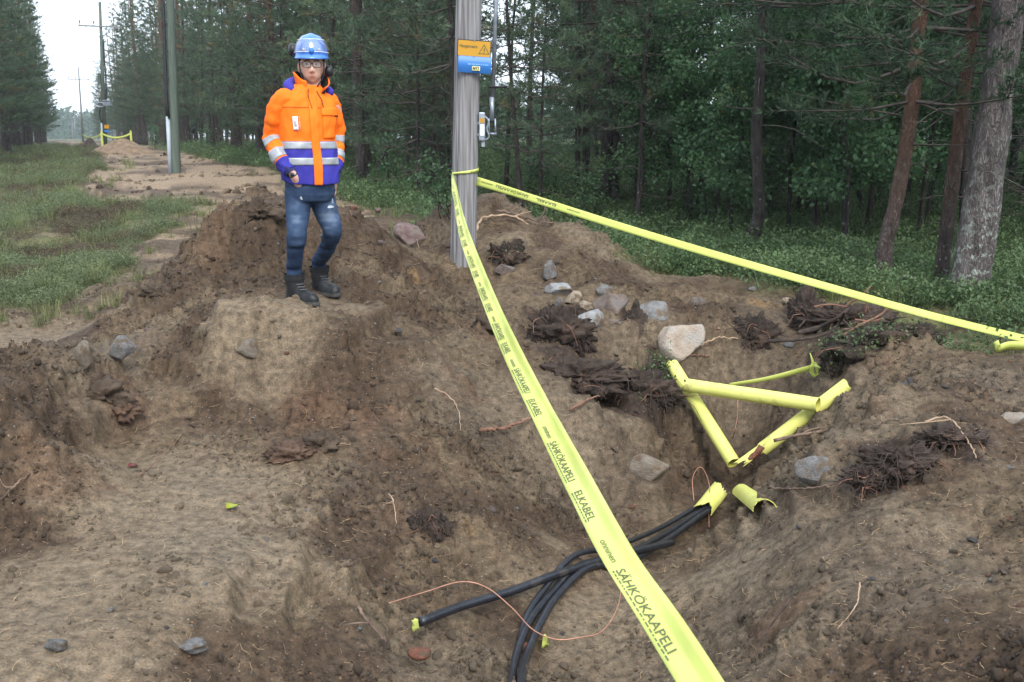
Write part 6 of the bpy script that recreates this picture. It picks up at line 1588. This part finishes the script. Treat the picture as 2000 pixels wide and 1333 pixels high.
s3 = np.stack([r * rng.uniform(.8, 1.3, len(r)), r * rng.uniform(.8, 1.3, len(r)), r * rng.uniform(.5, .95, len(r))], 1)
scatter('soil_crumbs', Pc, None, rng.uniform(0, 6.28, (len(x), 3)), rng.integers(0, 6, len(x)), CR, 'loose crumbs of excavated soil over the heaps', soil_, s3)
# clods and torn humus on the track
x, y = log_points(9000, 12, 48, .6, rng); kk = (dirt_sd(x, y) > .15) & (fbm2(x, y, 1.4, 3, 640) > .02); x, y = x[kk], y[kk]; soil_, gv_ = lookup_soil(x, y)
r = np.clip(rng.lognormal(math.log(.028), .6, len(x)), .012, .13); s3 = np.stack([r * 1.3, r * 1.2, r * .7], 1)
scatter('track_clods', np.stack([gv_[:, 0], gv_[:, 1], gv_[:, 2] + r * .05], 1), None, rng.uniform(0, 6.28, (len(x), 3)), rng.integers(0, 6, len(x)), CR, 'torn clods and humus scattered along the sandy track', soil_ * .62, s3)
# straw-coloured needles and splinters
M_STRAW = pmat('dry_needles', (.20, .12, .06), (.42, .31, .19), 8, .8, objrand=.4)
def stick_mesh(seed, L=1.0, r=.03, k=3, bend=.12):
    rg = np.random.default_rng(seed); mb = MB(); P = catmull(np.array([(-.5 * L, 0, 0), (-.1, rg.normal() * bend, rg.normal() * bend * .4), (.2, rg.normal() * bend, rg.normal() * bend * .4), (.5 * L, 0, 0)]), 6); mb.tube(P, np.linspace(r, r * .5, 6), k)
    return wood_mesh(mb, 'needle')
ND = [variant('needle', stick_mesh(40 + k, 1, .022), M_STRAW) for k in range(4)]
x, y = log_points(5200, 2.2, 11.5, .6, rng); k_ = (dirt_sd(x, y) > 0); x, y = x[k_], y[k_]; _, gv_ = lookup_soil(x, y)
L_ = rng.uniform(.02, .06, len(x)) * (.8 + y * .08)
scatter('dry_needles', np.stack([x, y, gv_[:, 2] + .005], 1), L_, np.stack([rng.normal(size=len(x)) * .25, rng.normal(size=len(x)) * .35, rng.uniform(0, 6.28, len(x))], 1), rng.integers(0, 4, len(x)), ND, 'fallen pine needles and splinters on the bare soil')
# ---------------------------------------------------------------- roots and sticks one can see singly
M_ROOT = pmat('root_bark', (.13, .060, .040), (.24, .13, .09), 25, .85, bump=.002, bscale=60); M_ROOTP = pmat('pale_root', (.26, .17, .11), (.40, .29, .20), 20, .85); M_ROOTD = pmat('dark_root', (.028, .020, .017), (.075, .052, .042), 20, .9)
def stick(pts, r, mat, label, name='root', lift=.012, fork=None):
    P = [gp(a, b, lift + (c if c else 0)) for a, b, c in pts]; mb = MB(); Q = catmull([tuple(p) for p in P], 26); rg = np.random.default_rng(int(pts[0][0]))
    Q[1:-1] += rg.normal(size=(24, 3)) * r * .35; mb.tube(Q, np.linspace(r, r * .45, 26) * (1 + .12 * rg.normal(size=26)), 7)
    if fork:
        for t, d, l in fork:
            s_ = Q[int(t * 25)]; mb.tube(catmull([s_, s_ + np.array(d) * l * .5 + rg.normal(size=3) * .01, s_ + np.array(d) * l], 8), np.linspace(r * .6, r * .25, 8), 5)
    return tag(mb.build(name, mat), label, 'stick' if name == 'stick' else 'root')
M_STICK = pmat('stick_bark', (.07, .045, .035), (.20, .135, .10), 18, .8)
mb = MB(); Q = catmull([tuple(at(1511, 861, 6.62)), tuple(at(1560, 850, 6.6)), tuple(at(1610, 843, 6.55)), tuple(gp(1657, 838, .01))], 24); mb.tube(Q, np.linspace(.013, .008, 24), 8); mb.tube(catmull([Q[6], Q[6] + [.05, 0, .03], Q[6] + [.13, 0, .05]], 6), np.linspace(.008, .004, 6), 6); tag(mb.build('stick', M_STICK), 'brown stick lying across the right yellow pipe', 'stick')
stick([(1330, 712, .05), (1370, 698, .06), (1400, 692, .08), (1440, 692, .05)], .011, M_ROOTP, 'pale root sticking out beside the top of the left pipe')
stick([(1325, 722, .03), (1355, 716, .05), (1385, 712, .03)], .008, M_ROOT, 'short reddish root below the pale root')
stick([(940, 851, .02), (985, 850, .03), (1020, 838, .03), (1045, 822, .01)], .014, M_ROOT, 'reddish root end poking out left of the tape')
stick([(1112, 826, .02), (1150, 800, .03), (1185, 780, .03), (1197, 750, .04)], .009, M_ROOT, 'thin curved root hanging on the left pit wall', fork=[(.85, (1, 0, .5), .2)])
stick([(926, 478, .03), (937, 448, .06), (955, 437, .06), (1000, 435, .05), (1032, 445, .02)], .017, M_ROOTP, 'bent pale branch lying right of the grey pole', 'stick', fork=[(.8, (1, 0, .3), .18)])
stick([(970, 421, .03), (1010, 432, .05), (1050, 443, .04), (1082, 452, .03)], .014, M_STICK, 'dark branch on the heap behind the grey pole', 'stick', fork=[(.7, (.4, 0, .9), .2), (.9, (.8, 0, -.2), .15)])
stick([(1500, 985, .02), (1560, 975, .03), (1620, 965, .03), (1655, 958, .02)], .008, M_STICK, 'dark twig on the slope below the grey angular stone', 'stick')
stick([(1400, 668, .02), (1425, 662, .03)], .006, M_ROOTP, 'tiny pale twig above the pit', 'stick')
stick([(1505, 918, .02), (1540, 905, .02), (1585, 898, .01)], .005, M_ROOTP, 'thin pale twig left of the grey angular stone', 'stick')
stick([(1805, 845, .02), (1850, 848, .02), (1890, 880, .02), (1905, 910, .02)], .006, M_ROOTP, 'thin bent root on the near heap at the right', fork=[(.3, (-1, 0, -.1), .25)])
stick([(1555, 1160, .01), (1540, 1200, .02), (1500, 1245, .02), (1470, 1300, .01)], .006, M_ROOTD, 'dark thin root on the near heap at the bottom')
stick([(1678, 1165, .02), (1670, 1205, .03), (1635, 1240, .01)], .0035, M_ROOTP, 'hair-thin pale root on the near heap')
stick([(848, 770, .02), (875, 785, .03), (895, 815, .03), (900, 850, .01)], .005, M_ROOTP, 'thin pale root on the slope right of the bank')
stick([(700, 1215, .03), (725, 1245, .04), (755, 1270, .02)], .008, M_STICK, 'short split twig left of the cable end', 'stick', fork=[(.5, (-.8, -.3, .1), .12)])
stick([(270, 940, .01), (300, 915, .01), (350, 865, .01)], .0035, M_ROOT, 'fine reddish twig on the sandy ramp', 'stick')
stick([(2, 1005, .02), (30, 985, .03), (62, 958, .02)], .007, M_STICK, 'stick at the foot of the left bank', 'stick', fork=[(.5, (-.6, 0, .4), .1)])
stick([(760, 990, .02), (768, 1015, .02), (775, 1035, .01)], .004, M_ROOTP, 'small forked pale root in the middle of the slope', fork=[(.5, (-.7, -.4, 0), .07)])
stick([(800, 455, .04), (812, 478, .03), (818, 490, .01)], .005, M_ROOTP, 'thin pale root below the purple-brown boulder')
stick([(1620, 690, .03), (1655, 680, .03), (1700, 668, .02)], .010, M_STICK, 'grey stick among the plants above the right bank', 'stick')
# ---------------------------------------------------------------- torn root mats
M_HUMUS = pmat('humus', (.020, .014, .011), (.062, .043, .034), 9, .95, bump=.02, bscale=30, c3=(.10, .062, .045), scale3=3, f3=(.58, .75))
M_CLOD = pmat('dark_clod_soil', (.040, .029, .021), (.088, .062, .043), 9, .95, bump=.012, bscale=40)
M_CLODR = pmat('reddish_clod_soil', (.055, .033, .023), (.115, .070, .047), 9, .95, bump=.012, bscale=40)
def root_mat(px, py, w, h, label, seed, depth=.5, nf=60, pale=.25, fl=.16, Y=None, green=0, soil=None):
    g = hit(px, py + h * .35); Y = Y or g.y - .02; rg = np.random.default_rng(seed); W, H = px_size(w, Y) * .5, px_size(h, Y) * .5; c = np.array(at(px, py, Y)) + np.array([0, W * depth * .55, -H * .25])
    root = empty('root_mat', c.tolist()); tag(root, label, 'root mat')
    V, F = ICO[5 if nf >= 50 else 4]; V = V * (1 + .95 * noise3(V * 1.6 + seed, seed) + .75 * noise3(V * 4.0 + seed, seed + 1) + .45 * noise3(V * 9 + seed, seed + 2) + .4 * noise3(V * 20 + seed, seed + 3) + .32 * noise3(V * 41 + seed, seed + 4) - .5 * np.abs(noise3(V * 13 + seed, seed + 6)))[:, None] * np.array([W, W * depth, H])
    me = mesh_np('soil_clump', V, tris=F, smooth=True); link('soil_clump', me, soil or M_HUMUS, root)
    for nm, mt, n, rr in (('dark_fibres', M_ROOTD, int(nf * (1 - pale)), .0024), ('reddish_fibres', M_ROOT, int(nf * pale * .5), .0030)):
        mb = MB()
        for q in range(n):
            i = rg.integers(len(V)); s_ = V[i]
            if s_[1] > 0 and rg.random() < .7: s_ = s_ * [1, -1, 1]
            d = unit(np.array([rg.normal(), -abs(rg.normal()) * .6, rg.normal() * .7 - .35])); l = fl * rg.uniform(.4, 1.5)
            mb.tube(catmull([s_ * .9, s_ + d * l * .4 + rg.normal(size=3) * .008, s_ + d * l * .75 + rg.normal(size=3) * .014, s_ + d * l + [0, 0, -.35 * l]], 7), np.linspace(rr, rr * .4, 7) * rg.uniform(.6, 1.8), 4, caps=False)
        if mb.n: o = mb.build(nm, mt, root); o['kind'] = 'stuff'
    if green:
        k = green * 60; i = rg.integers(len(V), size=k); B = V[i]; B = B * 1.04 + rg.normal(size=(k, 3)) * .035 + [0, 0, .02]
        sel = (B[:, 2] > -H * .6) & (B[:, 1] < W * depth * .5); B = B[sel]
        lm = leaves_mesh('leaves', B, unit(rg.normal(size=(len(B), 3)) + [0, -.4, .4]), rg, .024); o = link('leaves', lm, M_SHRUB, root); o['kind'] = 'stuff'
    return root
root_mat(1092, 640, 120, 90, 'dark torn root mat left of the blue-grey stone', 1, .5, 90)
root_mat(1242, 628, 46, 62, 'dark root clump between the brown and grey boulders', 2, .6, 40)
root_mat(1130, 735, 170, 60, 'dark peaty turf edge over the left pit wall', 3, .5, 90, fl=.14)
root_mat(1255, 762, 150, 92, 'overhanging turf with hanging roots above the pit', 4, .6, 130, fl=.2, Y=7.28, green=4)
root_mat(1288, 745, 44, 90, 'green sprig-covered turf end beside the left pipe', 5, .7, 30, fl=.12, Y=7.66, green=22)
root_mat(1476, 655, 76, 74, 'bushy dark root clump on the back wall of the pit', 6, .6, 90, fl=.14)
root_mat(1580, 610, 70, 90, 'steep dark peat edge at the left of the root tangle', 7, .6, 70)
root_mat(1660, 625, 190, 60, 'reddish-brown torn soil edge under the right tape', 8, .5, 110, pale=.6, fl=.2)
root_mat(1720, 668, 170, 62, 'turf clump with green plants above the right bank', 9, .6, 40, green=26)
root_mat(1655, 700, 80, 70, 'dark turf clump at the top of the right pipe', 10, .6, 50, green=10)
root_mat(1790, 655, 90, 50, 'dark upturned roots at the right of the green turf clump', 11, .6, 60)
root_mat(1770, 900, 130, 66, 'matted dark root clump with pale roots on the near heap', 12, .5, 110, pale=.15, fl=.10)
root_mat(1700, 935, 90, 44, 'lower fringe of matted roots beside the grey angular stone', 13, .5, 70, fl=.10)
root_mat(1860, 855, 120, 34, 'dark fibrous clod behind the near heap', 14, .6, 60, fl=.08)
root_mat(990, 496, 64, 60, 'dark root clump right of the pole foot', 15, .6, 60, fl=.14, green=2)
root_mat(830, 1030, 60, 70, 'dark hanging clod in the middle of the slope', 16, .6, 50, fl=.08)
root_mat(560, 886, 90, 40, 'reddish-brown clod on the sandy ramp', 17, .7, 0, fl=.05, soil=M_CLODR)
root_mat(625, 868, 70, 46, 'dark crumbly clod right of the reddish clod', 18, .7, 0, fl=.05, soil=M_CLOD)
root_mat(192, 768, 90, 60, 'dark clod under the upright stone', 19, .6, 0, fl=.06, soil=M_CLOD)
root_mat(235, 800, 66, 44, 'rusty clod at the foot of the bank', 20, .7, 0, fl=.05, soil=M_CLODR)
root_mat(315, 575, 70, 44, 'clod of dark earth at the left end of the terrace', 21, .7, 0, fl=.06, soil=M_CLOD)
root_mat(1745, 905, 24, 24, 'small dark lump on the near heap', 22, .7, 0, fl=.04, soil=M_CLOD)
root_mat(955, 635, 56, 50, 'grey-brown clod right of the slope crest', 23, .7, 0, fl=.05, soil=M_CLOD)
root_mat(500, 410, 90, 50, 'dark clod on top of the heap behind the person', 24, .7, 0, fl=.05, soil=M_CLOD)
# thick roots of the tangle
rt = empty('root_tangle', at(1640, 640, 8.0)); tag(rt, 'tangle of thick torn roots below the right tape', 'root tangle'); rl = rt.location
rg = np.random.default_rng(8)
for pts, r_ in [([(1560, 650), (1600, 640), (1640, 618), (1660, 600)], .022), ([(1500, 667), (1560, 664), (1605, 655), (1640, 640)], .016), ([(1600, 690), (1615, 660), (1640, 630), (1650, 610)], .018), ([(1640, 660), (1680, 635), (1720, 615), (1745, 590)], .012), ([(1650, 600), (1685, 575), (1700, 560)], .010), ([(1565, 600), (1575, 620), (1560, 640)], .014), ([(1670, 625), (1700, 628), (1725, 622)], .010), ([(1620, 610), (1645, 625), (1665, 648), (1660, 675)], .013), ([(1590, 600), (1620, 595), (1655, 600)], .009), ([(1690, 612), (1693, 585), (1690, 570)], .009)]:
    mb = MB(); Q = catmull([tuple(at(a, b, 7.85 + rg.uniform(-.1, .1)) - rl) for a, b in pts], 16); mb.tube(Q, np.linspace(r_, r_ * .5, 16) * (1 + .1 * rg.normal(size=16)), 7); mb.build('root', M_ROOTD if r_ > .012 else M_ROOT, rt)
# twisted dead root at the foot of the orange pine
mb = MB(); f_ = hit(1733, 572); o_ = np.array(at(1745, 552, 9.75))
for pts, r_ in [([(0, 0, 0), (.08, -.05, .06), (.16, -.05, .05), (.20, -.04, -.02), (.16, -.05, -.06)], .020), ([(.05, 0, .02), (.10, -.06, -.03), (.17, -.06, -.07), (.24, -.05, -.06)], .012), ([(-.05, -.02, .02), (-.12, -.06, .03), (-.16, -.05, -.03)], .014)]:
    mb.tube(catmull(o_ + np.array(pts), 14), np.linspace(r_, r_ * .5, 14), 7)
tag(mb.build('dead_root', pmat('lichen_root', (.10, .095, .09), (.34, .36, .34), 30, .9)), 'twisted pale dead root at the foot of the orange pine', 'root')
# fallen leaves
def leaf(px, py, mat, label, s=.035, seed=1):
    rg = np.random.default_rng(seed); c = np.array(gp(px, py, .012)); t = np.linspace(0, 2 * math.pi, 14, endpoint=False)
    r = s * (1 + .18 * np.sin(5 * t + seed)); V = np.stack([r * np.cos(t), r * .75 * np.sin(t), .25 * r * np.cos(2 * t + seed)], 1); V = np.vstack([[[0, 0, .004]], V]) + c
    mb = MB(); mb.add(V, [(0, i + 1, (i + 1) % 14 + 1) for i in range(14)]); o = mb.build('fallen_leaf', mat); m = o.modifiers.new('t', 'SOLIDIFY'); m.thickness = .001
    return tag(o, label, 'leaf')
leaf(455, 992, pmat('yellow_leaf', (.30, .27, .02), (.16, .26, .03), 30, .5), 'yellow-green fallen leaf on the sandy ramp'); leaf(260, 914, pmat('red_leaf', (.12, .02, .022), (.18, .04, .04), 30, .6), 'dark red fallen leaf on the sandy ramp', .03, 2)
# ---------------------------------------------------------------- undergrowth
def clump(seed, n, R_, H_, size, stems=14, narrow=False):
    rg = np.random.default_rng(seed); a = rg.uniform(0, 6.28, n); rr = R_ * np.sqrt(rg.random(n)); z = H_ * rg.random(n) ** .7 * (1 - .5 * (rr / R_) ** 2)
    B = np.stack([rr * np.cos(a), rr * np.sin(a), z], 1); D = unit(rg.normal(size=(n, 3)) + np.array([0, 0, .5])); lm = leaves_mesh('clump', B, D, rg, size, up=.9)
    V = np.zeros(len(lm.vertices) * 3); lm.vertices.foreach_get('co', V); V = V.reshape(-1, 3); T = np.zeros(len(lm.polygons) * 3, np.int32); lm.polygons.foreach_get('vertices', T); T = T.reshape(-1, 3)
    sv, st = [], []
    for k in range(stems):
        b = np.array([rg.normal() * R_ * .35, rg.normal() * R_ * .35, -.02]); e = b + np.array([rg.normal() * R_ * .4, rg.normal() * R_ * .4, H_ * rg.uniform(.6, 1.05)]); w = np.array([.002, .001, 0])
        i = len(V) + len(sv) ; sv += [b - w, b + w, e]; st.append((i, i + 1, i + 2))
    me = mesh_np('clump', np.vstack([V, np.array(sv)]), tris=np.vstack([T, np.array(st)])); bpy.data.meshes.remove(lm); return me
def tuft(seed, n, R_, H_):
    rg = np.random.default_rng(seed); V, T = [], []
    for k in range(n):
        a = rg.uniform(0, 6.28); b = np.array([rg.normal() * R_, rg.normal() * R_, -.01]); h = H_ * rg.uniform(.5, 1.1); d = np.array([math.cos(a), math.sin(a), 0]); s_ = np.array([-d[1], d[0], 0]) * .0032; m_ = b + d * h * .22 + [0, 0, h * .6]; e = b + d * h * .6 + [0, 0, h * .95]
        i = len(V); V += [b - s_, b + s_, m_ - s_ * .8, m_ + s_ * .8, e]; T += [(i, i + 1, i + 3), (i, i + 3, i + 2), (i + 2, i + 3, i + 4)]
    return mesh_np('tuft', np.array(V), tris=np.array(T))
BERRY = [variant('berry_clump', clump(10 + k, 170, .20, [.20, .26, .16, .22][k], .026), M_SHRUB) for k in range(4)]
HEATH = [variant('heather_clump', clump(30 + k, 190, .17, [.15, .20, .12][k], .017), M_HEATH) for k in range(3)]
TUFTS = [variant('grass_tuft', tuft(50 + k, 42, .05, [.16, .22, .28][k]), M_GRASS) for k in range(3)]
BROWNH = [variant('dry_heather_clump', clump(60 + k, 150, .17, .15, .015), pmat('dry_heather', (.05, .042, .026), (.115, .085, .055), 4, .9, objrand=.3)) for k in range(2)]
rng = np.random.default_rng(21)
x, y = log_points(64000, 5.6, 60, .66, rng); sd_ = dirt_sd(x, y) + .5 * fbm2(x, y, .9, 3, 40); left = x < -.43 * y + 4.2
g_ = fbm2(x, y, 1.6, 3, 500)
kR = (~left) & (sd_ < -.05) & (rng.random(len(x)) < .36) & (g_ > -.33); kL = left & (sd_ < -.05) & (rng.random(len(x)) < .60 * sstep(-.35, .10, g_) + .28)
def put(name, k, variants, label, smin, smax, sel=None):
    X, Y_ = x[k], y[k]; _, gv = lookup_soil(X, Y_); s_ = rng.uniform(smin, smax, len(X)) * (.8 + np.clip(Y_, 0, 40) / 30)
    scatter(name, np.stack([X, Y_, gv[:, 2] - .01], 1), s_, np.stack([rng.normal(size=len(X)) * .1, rng.normal(size=len(X)) * .1, rng.uniform(0, 6.28, len(X))], 1), rng.integers(0, len(variants), len(X)), variants, label)
q_ = rng.random(len(x)); gb_ = fbm2(x, y, 1.1, 3, 510)
put('berry_shrubs', kR & (q_ < .66), BERRY, 'low berry shrubs covering the forest floor', .5, 1.4)
put('heather', (kL & (gb_ > -.06) & (q_ < .8)), HEATH, 'pale green heather and shrubs on the grassy strip', .5, .95)
put('dry_heather', (kL & (gb_ < -.02) & (q_ < .75)) | (kR & (q_ > .66) & (q_ < .78)), BROWNH, 'brown dry heather patches beside the track', .5, .95)
put('grass', (kL & (q_ > .72) & (gb_ > -.2)) | (kR & (q_ > .78)), TUFTS, 'grass tufts along the clearing and forest edge', .4, .85)
# sparse shoots on the bare soil
x, y = log_points(2600, 6.5, 40, .6, rng); sd_ = dirt_sd(x, y); k = (sd_ > 0) & (sd_ < .9) & ((y > 12) | (x < -2.2)); put('sparse_shoots', k, TUFTS + BROWNH, 'sparse shoots at the edge of the sandy track', .35, .8)
# ---------------------------------------------------------------- far wood that reads as one mass
rng = np.random.default_rng(31); V, T = [], []; nV = 0; LV, LT = [], []
for k in range(520):
    yy = rng.uniform(92, 190); xx = rng.uniform(-.72, .72) * yy
    if abs(xx - corridor(yy)) < 9: continue
    h = rng.uniform(4, 6) if gap(xx, yy) else rng.uniform(8, 12); z0 = hz(xx, yy) if False else .95; r_ = .16
    i = len(V); V += [(xx - r_, yy, z0 - .3), (xx + r_, yy, z0 - .3), (xx, yy + r_, z0 - .3), (xx, yy, z0 + h)]; T += [(i, i + 1, i + 3), (i + 1, i + 2, i + 3), (i + 2, i, i + 3)]
    n = 190; zz = rng.uniform(.10, 1, n) ** .9 * h; rad = (1.9 * (1 - zz / h) ** .7 + .3) * np.sqrt(rng.random(n)); a = rng.uniform(0, 6.28, n)
    c = np.stack([xx + rad * np.cos(a), yy + rad * np.sin(a), z0 + zz], 1); d1, d2 = rng.normal(size=(n, 3)) * .26, rng.normal(size=(n, 3)) * .20
    LV.append(np.stack([c - d1, c + d1, c + d2 * 2], 1).reshape(-1, 3))
for k in range(90):      # the wood that closes the end of the clearing
    yy = rng.uniform(470, 560); xx = corridor(yy) + rng.uniform(-26, 26); h = rng.uniform(9, 15); n = 120
    zz = rng.uniform(0, 1, n) * h; rad = 2.2 * (1 - zz / h) + .4; a = rng.uniform(0, 6.28, n); c = np.stack([xx + rad * np.cos(a), yy + rad * np.sin(a), .95 + zz], 1); d1, d2 = rng.normal(size=(n, 3)) * .5, rng.normal(size=(n, 3)) * .4
    LV.append(np.stack([c - d1, c + d1, c + d2 * 2], 1).reshape(-1, 3))
LV = np.vstack(LV)
o = link('distant_forest', mesh_np('distant_forest', LV, tris=np.arange(len(LV)).reshape(-1, 3)), M_NEEDLE_D); o['kind'] = 'stuff'; o['label'] = 'far pine crowns closing the view behind the forest'
o = link('distant_trunks', mesh_np('distant_trunks', np.array(V), tris=np.array(T)), M_BARK); o['kind'] = 'stuff'; o['label'] = 'far pine trunks closing the view behind the forest'
# forest goes on beside and behind the viewer
rnd = random.Random(5)
for k in range(30):
    y_ = rnd.uniform(-30, 14); side = rnd.random() < .6
    x_ = (corridor(y_) + 9.5 + rnd.random() * 12) if side else (corridor(y_) - 8 - rnd.random() * 12)
    if side and y_ > -6: continue
    if y_ > 3 and abs(x_) < .72 * y_ + 2.0: continue
    if abs(x_) < 6.5 and y_ > -8: continue
    plant(PINES, rnd.randrange(6), x_, y_, rnd.uniform(.9, 1.15), rnd.uniform(0, 6.28), 'pine_tree', 'pine beside the dig, outside the picture', 'pine tree', 'pines beside and behind the viewer')
# ================================================================== damp autumn air
mb = MB(); mb.box((0, 0, 0), (1300, 1300, 24)); hz_ = mb.build('haze', None, loc=(-60, 250, 9.5), smooth=False)
hz_.data.materials.clear()
hm = bpy.data.materials.new('damp_air'); hm.use_nodes = True; nt = hm.node_tree; nt.nodes.remove(nt.nodes['Principled BSDF'])
pv_ = N(nt, 'ShaderNodeVolumePrincipled'); pv_.inputs['Color'].default_value = (.80, .88, .95, 1); pv_.inputs['Density'].default_value = .0005; pv_.inputs['Anisotropy'].default_value = .2
nt.links.new(pv_.outputs['Volume'], nt.nodes['Material Output'].inputs['Volume'])
hz_.data.materials.append(hm); hz_['kind'] = 'stuff'; hz_.display_type = 'WIRE'
scene.cycles.volume_bounces = 1
